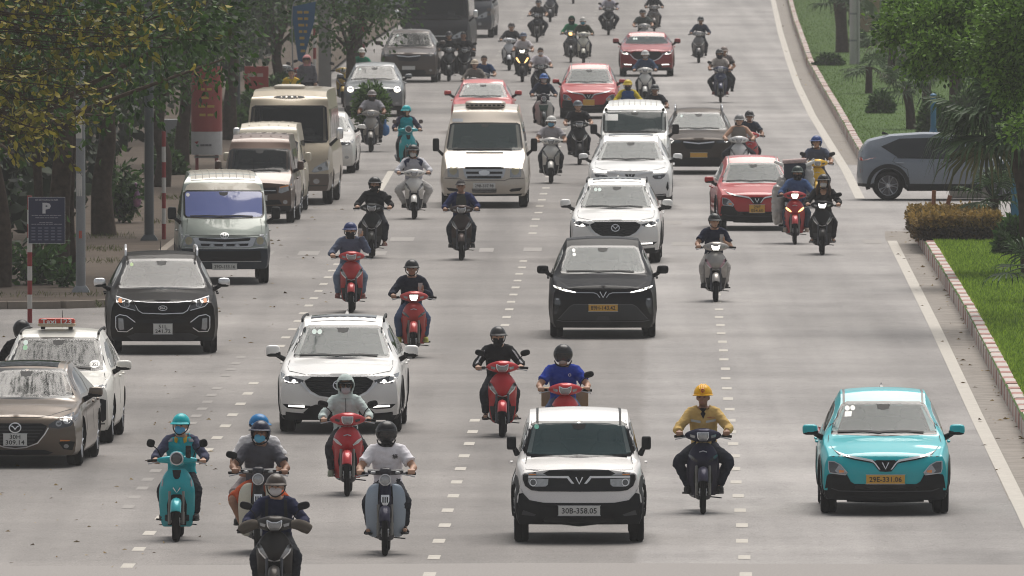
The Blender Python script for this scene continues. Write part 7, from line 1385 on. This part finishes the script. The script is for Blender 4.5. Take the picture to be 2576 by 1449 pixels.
duo(1435,158,dict(style='wave',label='grey motorbike with red lamp of the rider in green',col=(.06,.06,.065),lit=WARM,mirrors=(0,0)),
 dict(label='rider in bright green hooded jacket',shirt=('long',(.015,.19,.085)),helm=('hood',(.012,.05,.03)),mask=('wrap',(.03,.04,.04))))
duo(1467,161,dict(style='scooter',label='cream scooter side by side with the rider in green',col=(.6,.58,.5),mirrors=(0,0)),
 dict(label='rider in olive shirt with white helmet and blue mask beside the green jacket',shirt=('long',(.035,.04,.025)),helm=('half',(.5,.48,.45)),mask=('mask',(.12,.38,.5))))
duo(1350,107,dict(style='wave',label='dark motorbike high up the street left of centre',col=(.03,.03,.033),mirrors=(0,0)),
 dict(label='rider in dark shirt with knees wide high up the street',pose='wide',shirt=('short',(.05,.045,.05)),helm=('half',(.05,.05,.055))))
duo(1383,56,dict(style='scooter',label='grey scooter cut by the top edge near the crossing saloon',col=(.1,.1,.11),mirrors=(0,0)),
 dict(label='rider in grey blue cut off by the top edge near the crossing saloon',shirt=('long',(.07,.08,.1)),helm=('half',(.06,.06,.06))))
duo(1441,10,dict(style='scooter',label='farthest scooter, only its wheel below the top edge',col=(.05,.05,.055),mirrors=(0,0)),
 dict(label='rider beyond the top edge on the farthest scooter',shirt=('long',(.05,.05,.055))))
duo(1530,89,dict(style='scooter',label='black scooter with silver chevron high up the street',col=(.03,.03,.033)),
 dict(label='rider in pale lilac shirt with long white gloves high up the street',pose='wide',shirt=('long',(.42,.4,.45)),helm=('half',(.3,.3,.32))))
duo(1620,137,dict(style='scooter',label='silver scooter just above the dark red saloon',col=(.42,.41,.39),mirrors=(0,0)),
 dict(label='rider in grey green t-shirt just above the dark red saloon',shirt=('short',(.07,.085,.08)),helm=('half',(.03,.03,.03))))
duo(1645,84,dict(style='wave',label='grey motorbike with side bags behind the silver scooter',col=(.12,.1,.09),mirrors=(0,0)),
 dict(label='rider in black behind the grey green t-shirt',shirt=('long',(.02,.02,.025)),helm=('half',(.06,.05,.05))))
duo(1622,262,dict(style='scooter',label='white scooter in front of the dark red saloon',col=(.66,.65,.62),mirrors=(0,0)),
 dict(label='rider in blue jacket and white helmet in front of the dark red saloon',shirt=('long',(.04,.07,.13)),helm=('half',(.6,.6,.6)),mask=('mask',(.4,.36,.36))))
duo(1578,352,dict(style='scooter',label='scooter hidden behind the white van under the yellow sleeves',col=(.1,.1,.1),mirrors=(0,0)),
 dict(label='courier in blue and yellow jacket with yellow helmet above the white van',shirt=('long',(.55,.42,.02)),vest=(.03,.09,.28),helm=('half',(.62,.45,.03)),mask=('wrap',(.02,.02,.03))))
duo(1648,366,dict(style='scooter',label='scooter hidden behind the white van under the black t-shirt',col=(.08,.08,.08),mirrors=(0,0)),
 dict(label='rider in black t-shirt and dark helmet above the white van roof',shirt=('short',(.02,.022,.03)),helm=('half',(.04,.045,.05)),skin=SKIND))
duo(1757,159,dict(style='scooter',label='silver and black scooter alone in the right lane up the street',col=(.16,.15,.15),metal=.4,mirrors=(0,0)),
 dict(label='rider in navy alone in the right lane up the street',shirt=('long',(.02,.03,.06)),helm=('half',(.05,.055,.06)),skin=SKIND))
duo(1812,259,dict(style='wave',label='navy motorbike carrying two people near the edge line',col=(.03,.04,.09)),
 dict(label='rider in beige t-shirt with dark helmet near the edge line',pose='wide',shirt=('short',(.48,.43,.40)),helm=('open',(.05,.05,.05)),mask=('wrap',(.04,.04,.05)),shoes=('shoes',(.2,.05,.04))))
person(1812,259,'passenger peeping past the beige t-shirt rider',pose='pillion',shirt=('short',(.2,.18,.18)),helm=('half',(.25,.2,.18)),dx=.07)
duo(1858,458,dict(style='scooter',label='white scooter hidden behind the roof of the red hatchback',col=(.66,.65,.64),mirrors=(0,0)),
 dict(label='rider in grey tank top above the red hatchback',pose='wide',shirt=('tank',(.22,.2,.18)),helm=('half',(.2,.2,.2)),skin=SKIN))
duo(1886,446,dict(style='wave',label='red motorbike behind the tank top rider',col=(.4,.03,.03),mirrors=(0,0)),
 dict(label='rider in navy with dark helmet behind the tank top rider',shirt=('short',(.03,.04,.06)),helm=('half',(.03,.03,.035)),skin=SKIND))
duo(1999,615,dict(style='wave',label='red motorbike piled with wrapped goods and a lit headlamp',col=(.42,.02,.025),lit=HALO,lamp=WARM,mirrors=(0,0),col2=(.03,.03,.03)),
 dict(label='rider in denim blue hooded top with dark green helmet',shirt=('long',(.06,.11,.24)),legs=('long',(.04,.055,.08)),helm=('half',(.03,.05,.045)),mask=('wrap',K),skin=SKIND,shoes=('shoes',(.4,.33,.27))))
q=gp(1999,615); g=root('goods_load',(q.x,q.y,0),-HEAD,'tall load wrapped in grey and brown film on the red motorbike','load')
ob('wrapped_bundle',remesh(join(sup((-.34,1.1,.80),(.13,.3,.42),.6),sup((-.25,1.15,1.15),(.12,.25,.25),.7)),.025,2,'wrapped_bundle',.05),mat('grey_film',(.30,.26,.22),.3,0,.4,.5,.5,6.,c2=(.42,.4,.38)),g); ob('dark_box',box(-.22,.24,1.0,1.45,.85,1.66,.02),plastic((.03,.035,.055),.6),g); ob('wrapped_bundle',remesh(join(sup((.30,1.15,1.2),(.1,.25,.42),.6),tube([(.25,1.05,1.6),(.42,1.05,1.74)],[.05,.04],8)),.025,2,'wrapped_bundle',.05),mat('white_film',(.5,.48,.46),.3,0,.4,.5,.35,6.),g); ob('top_roll',tube([(-.25,1.05,1.68),(.25,1.05,1.72)],[.06,.05],10),mat('red_white_roll',(.55,.4,.38),.6,0,0,.4,.5,12.),g)
for s in(1,-1): ob('shade_flap',tube([(s*.24,1.0,1.62),(s*.42,1.0,1.7)],[.04,.03],8),WHITE,g)
duo(2068,642,dict(style='scooter',label='black scooter with lit lamp and silver chevrons beside the loaded motorbike',col=(.014,.014,.016),lit=LED,mirrors=(0,1)),
 dict(label='woman in loose black top and dress with white mask and dark visor helmet',shirt=('long',(.010,.010,.012)),helm=('open',(.02,.02,.022)),mask=('mask',(.6,.58,.58)),legs=('long',(.011,.011,.013)),shoes=('sandals',(.1,.1,.1)),extra=lambda r,P,pose,sh:(on_shirt(r,P,pose,'long','neckline',[(-.065,1.33),(.065,1.33),(.06,1.25),(.03,1.205),(-.03,1.205),(-.06,1.25)],SKIN,off=.008),P('hair',bm_('lh/hair',lambda:join(*[ctube([(s*.09,.69,1.44),(s*.12,.64,1.33),(s*.13,.61,1.2)],[.03,.045,.02],8) for s in(1,-1)])),mat('brown_hair',(.06,.03,.018),.6,0,0,.4,.3,30.)))))
duo(2056,524,dict(style='wave',label='yellow and black motorbike at the edge line',col=(.72,.42,.01),mirrors=(1,1),col2=(.5,.5,.5)),
 dict(label='rider in grey blue t-shirt and blue helmet on the yellow motorbike',shirt=('short',(.07,.085,.13)),helm=('open',(.02,.06,.22)),legs=('long',(.02,.02,.025))))
# people at the left kerb
person(772,290,'pedestrian in grey with a pink headscarf behind the minibus',pose='stand',shirt=('long',(.16,.155,.17)),helm=('hood',(.6,.28,.28)),group='people on the pavement',z=.12)
person(730,330,'person in yellow top behind the minibus roof',pose='stand',shirt=('short',(.6,.4,.04)),helm=('hair',K),group='people on the pavement',z=.12)
duo(1190,290,dict(style='scooter',label='scooter hidden behind the red saloon roof',col=(.1,.1,.1),mirrors=(0,0),group='scooters behind the red saloon'),dict(label='rider with beige cap peeping over the red saloon roof',shirt=('long',(.2,.18,.16)),helm=('half',(.5,.42,.32))))
duo(1213,276,dict(style='wave',label='motorbike hidden behind the red saloon roof',col=(.1,.1,.1),mirrors=(0,0),group='scooters behind the red saloon'),dict(label='rider in blue shirt with dark hair over the red saloon roof',shirt=('short',(.03,.06,.14)),helm=('hair',K)))
duo(1168,205,dict(style='scooter',label='dark scooter standing beside the dark sport utility',col=(.03,.03,.033),group='scooters at the far kerb'),dict(label='person in black sitting on the dark scooter at the far kerb',shirt=('long',(.02,.02,.024)),helm=('hair',K),skin=SKIND))
duo(1128,205,dict(style='scooter',label='grey scooter parked tight against the dark sport utility',col=(.07,.075,.075),group='scooters at the far kerb'),dict(label='person in dark grey on the scooter against the sport utility',shirt=('long',(.04,.042,.045)),helm=('half',(.05,.05,.055))))
duo(905,255,dict(style='scooter',label='scooter hidden behind the load of greens',col=(.1,.1,.1),mirrors=(0,0)),dict(label='rider in green shirt and white helmet behind the greens',shirt=('long',(.02,.22,.13)),helm=('half',(.68,.66,.62)),legs=('long',K)))
bike('scooter',715,255,'parked scooter with bright mirrors behind the minibus roof',(.3,.3,.3),group='scooters parked on the pavement'); bike('wave',752,262,'parked red motorbike behind the minibus roof',(.4,.03,.03),group='scooters parked on the pavement')
bike('scooter',862,262,'parked motor scooter with yellow trim near the concrete post',(.45,.3,.05),group='scooters parked on the pavement')
duo(72,1078,dict(style='scooter',label='scooter hidden behind the white taxi',col=(.05,.05,.05),mirrors=(0,0),group='scooters parked on the pavement'),dict(label='person whose black helmet shows behind the taxi roof',shirt=('long',K),helm=('open',(.012,.012,.013)),mask=('wrap',K),group='people on the pavement'),yaw=180)
# ================================================================ air
def haze_():
    m=bpy.data.materials.new('haze'); m.use_nodes=True; t=m.node_tree; t.nodes.clear()
    v=nd(t,'ShaderNodeVolumePrincipled'); v.inputs['Color'].default_value=(.93,.93,.93,1); v.inputs['Density'].default_value=HAZE; v.inputs['Anisotropy'].default_value=.0
    o=nd(t,'ShaderNodeOutputMaterial'); t.links.new(v.outputs[0],o.inputs['Volume'])
    b=ob('haze',box(-1600,1600,-320,3100,-1.2,30),m,smooth=False,kind='stuff',label='pale warm haze filling the street')
HAZE=.00022
haze_()
for o in list(TMP.collection.objects): TMP.collection.objects.unlink(o)
bpy.data.scenes.remove(TMP)
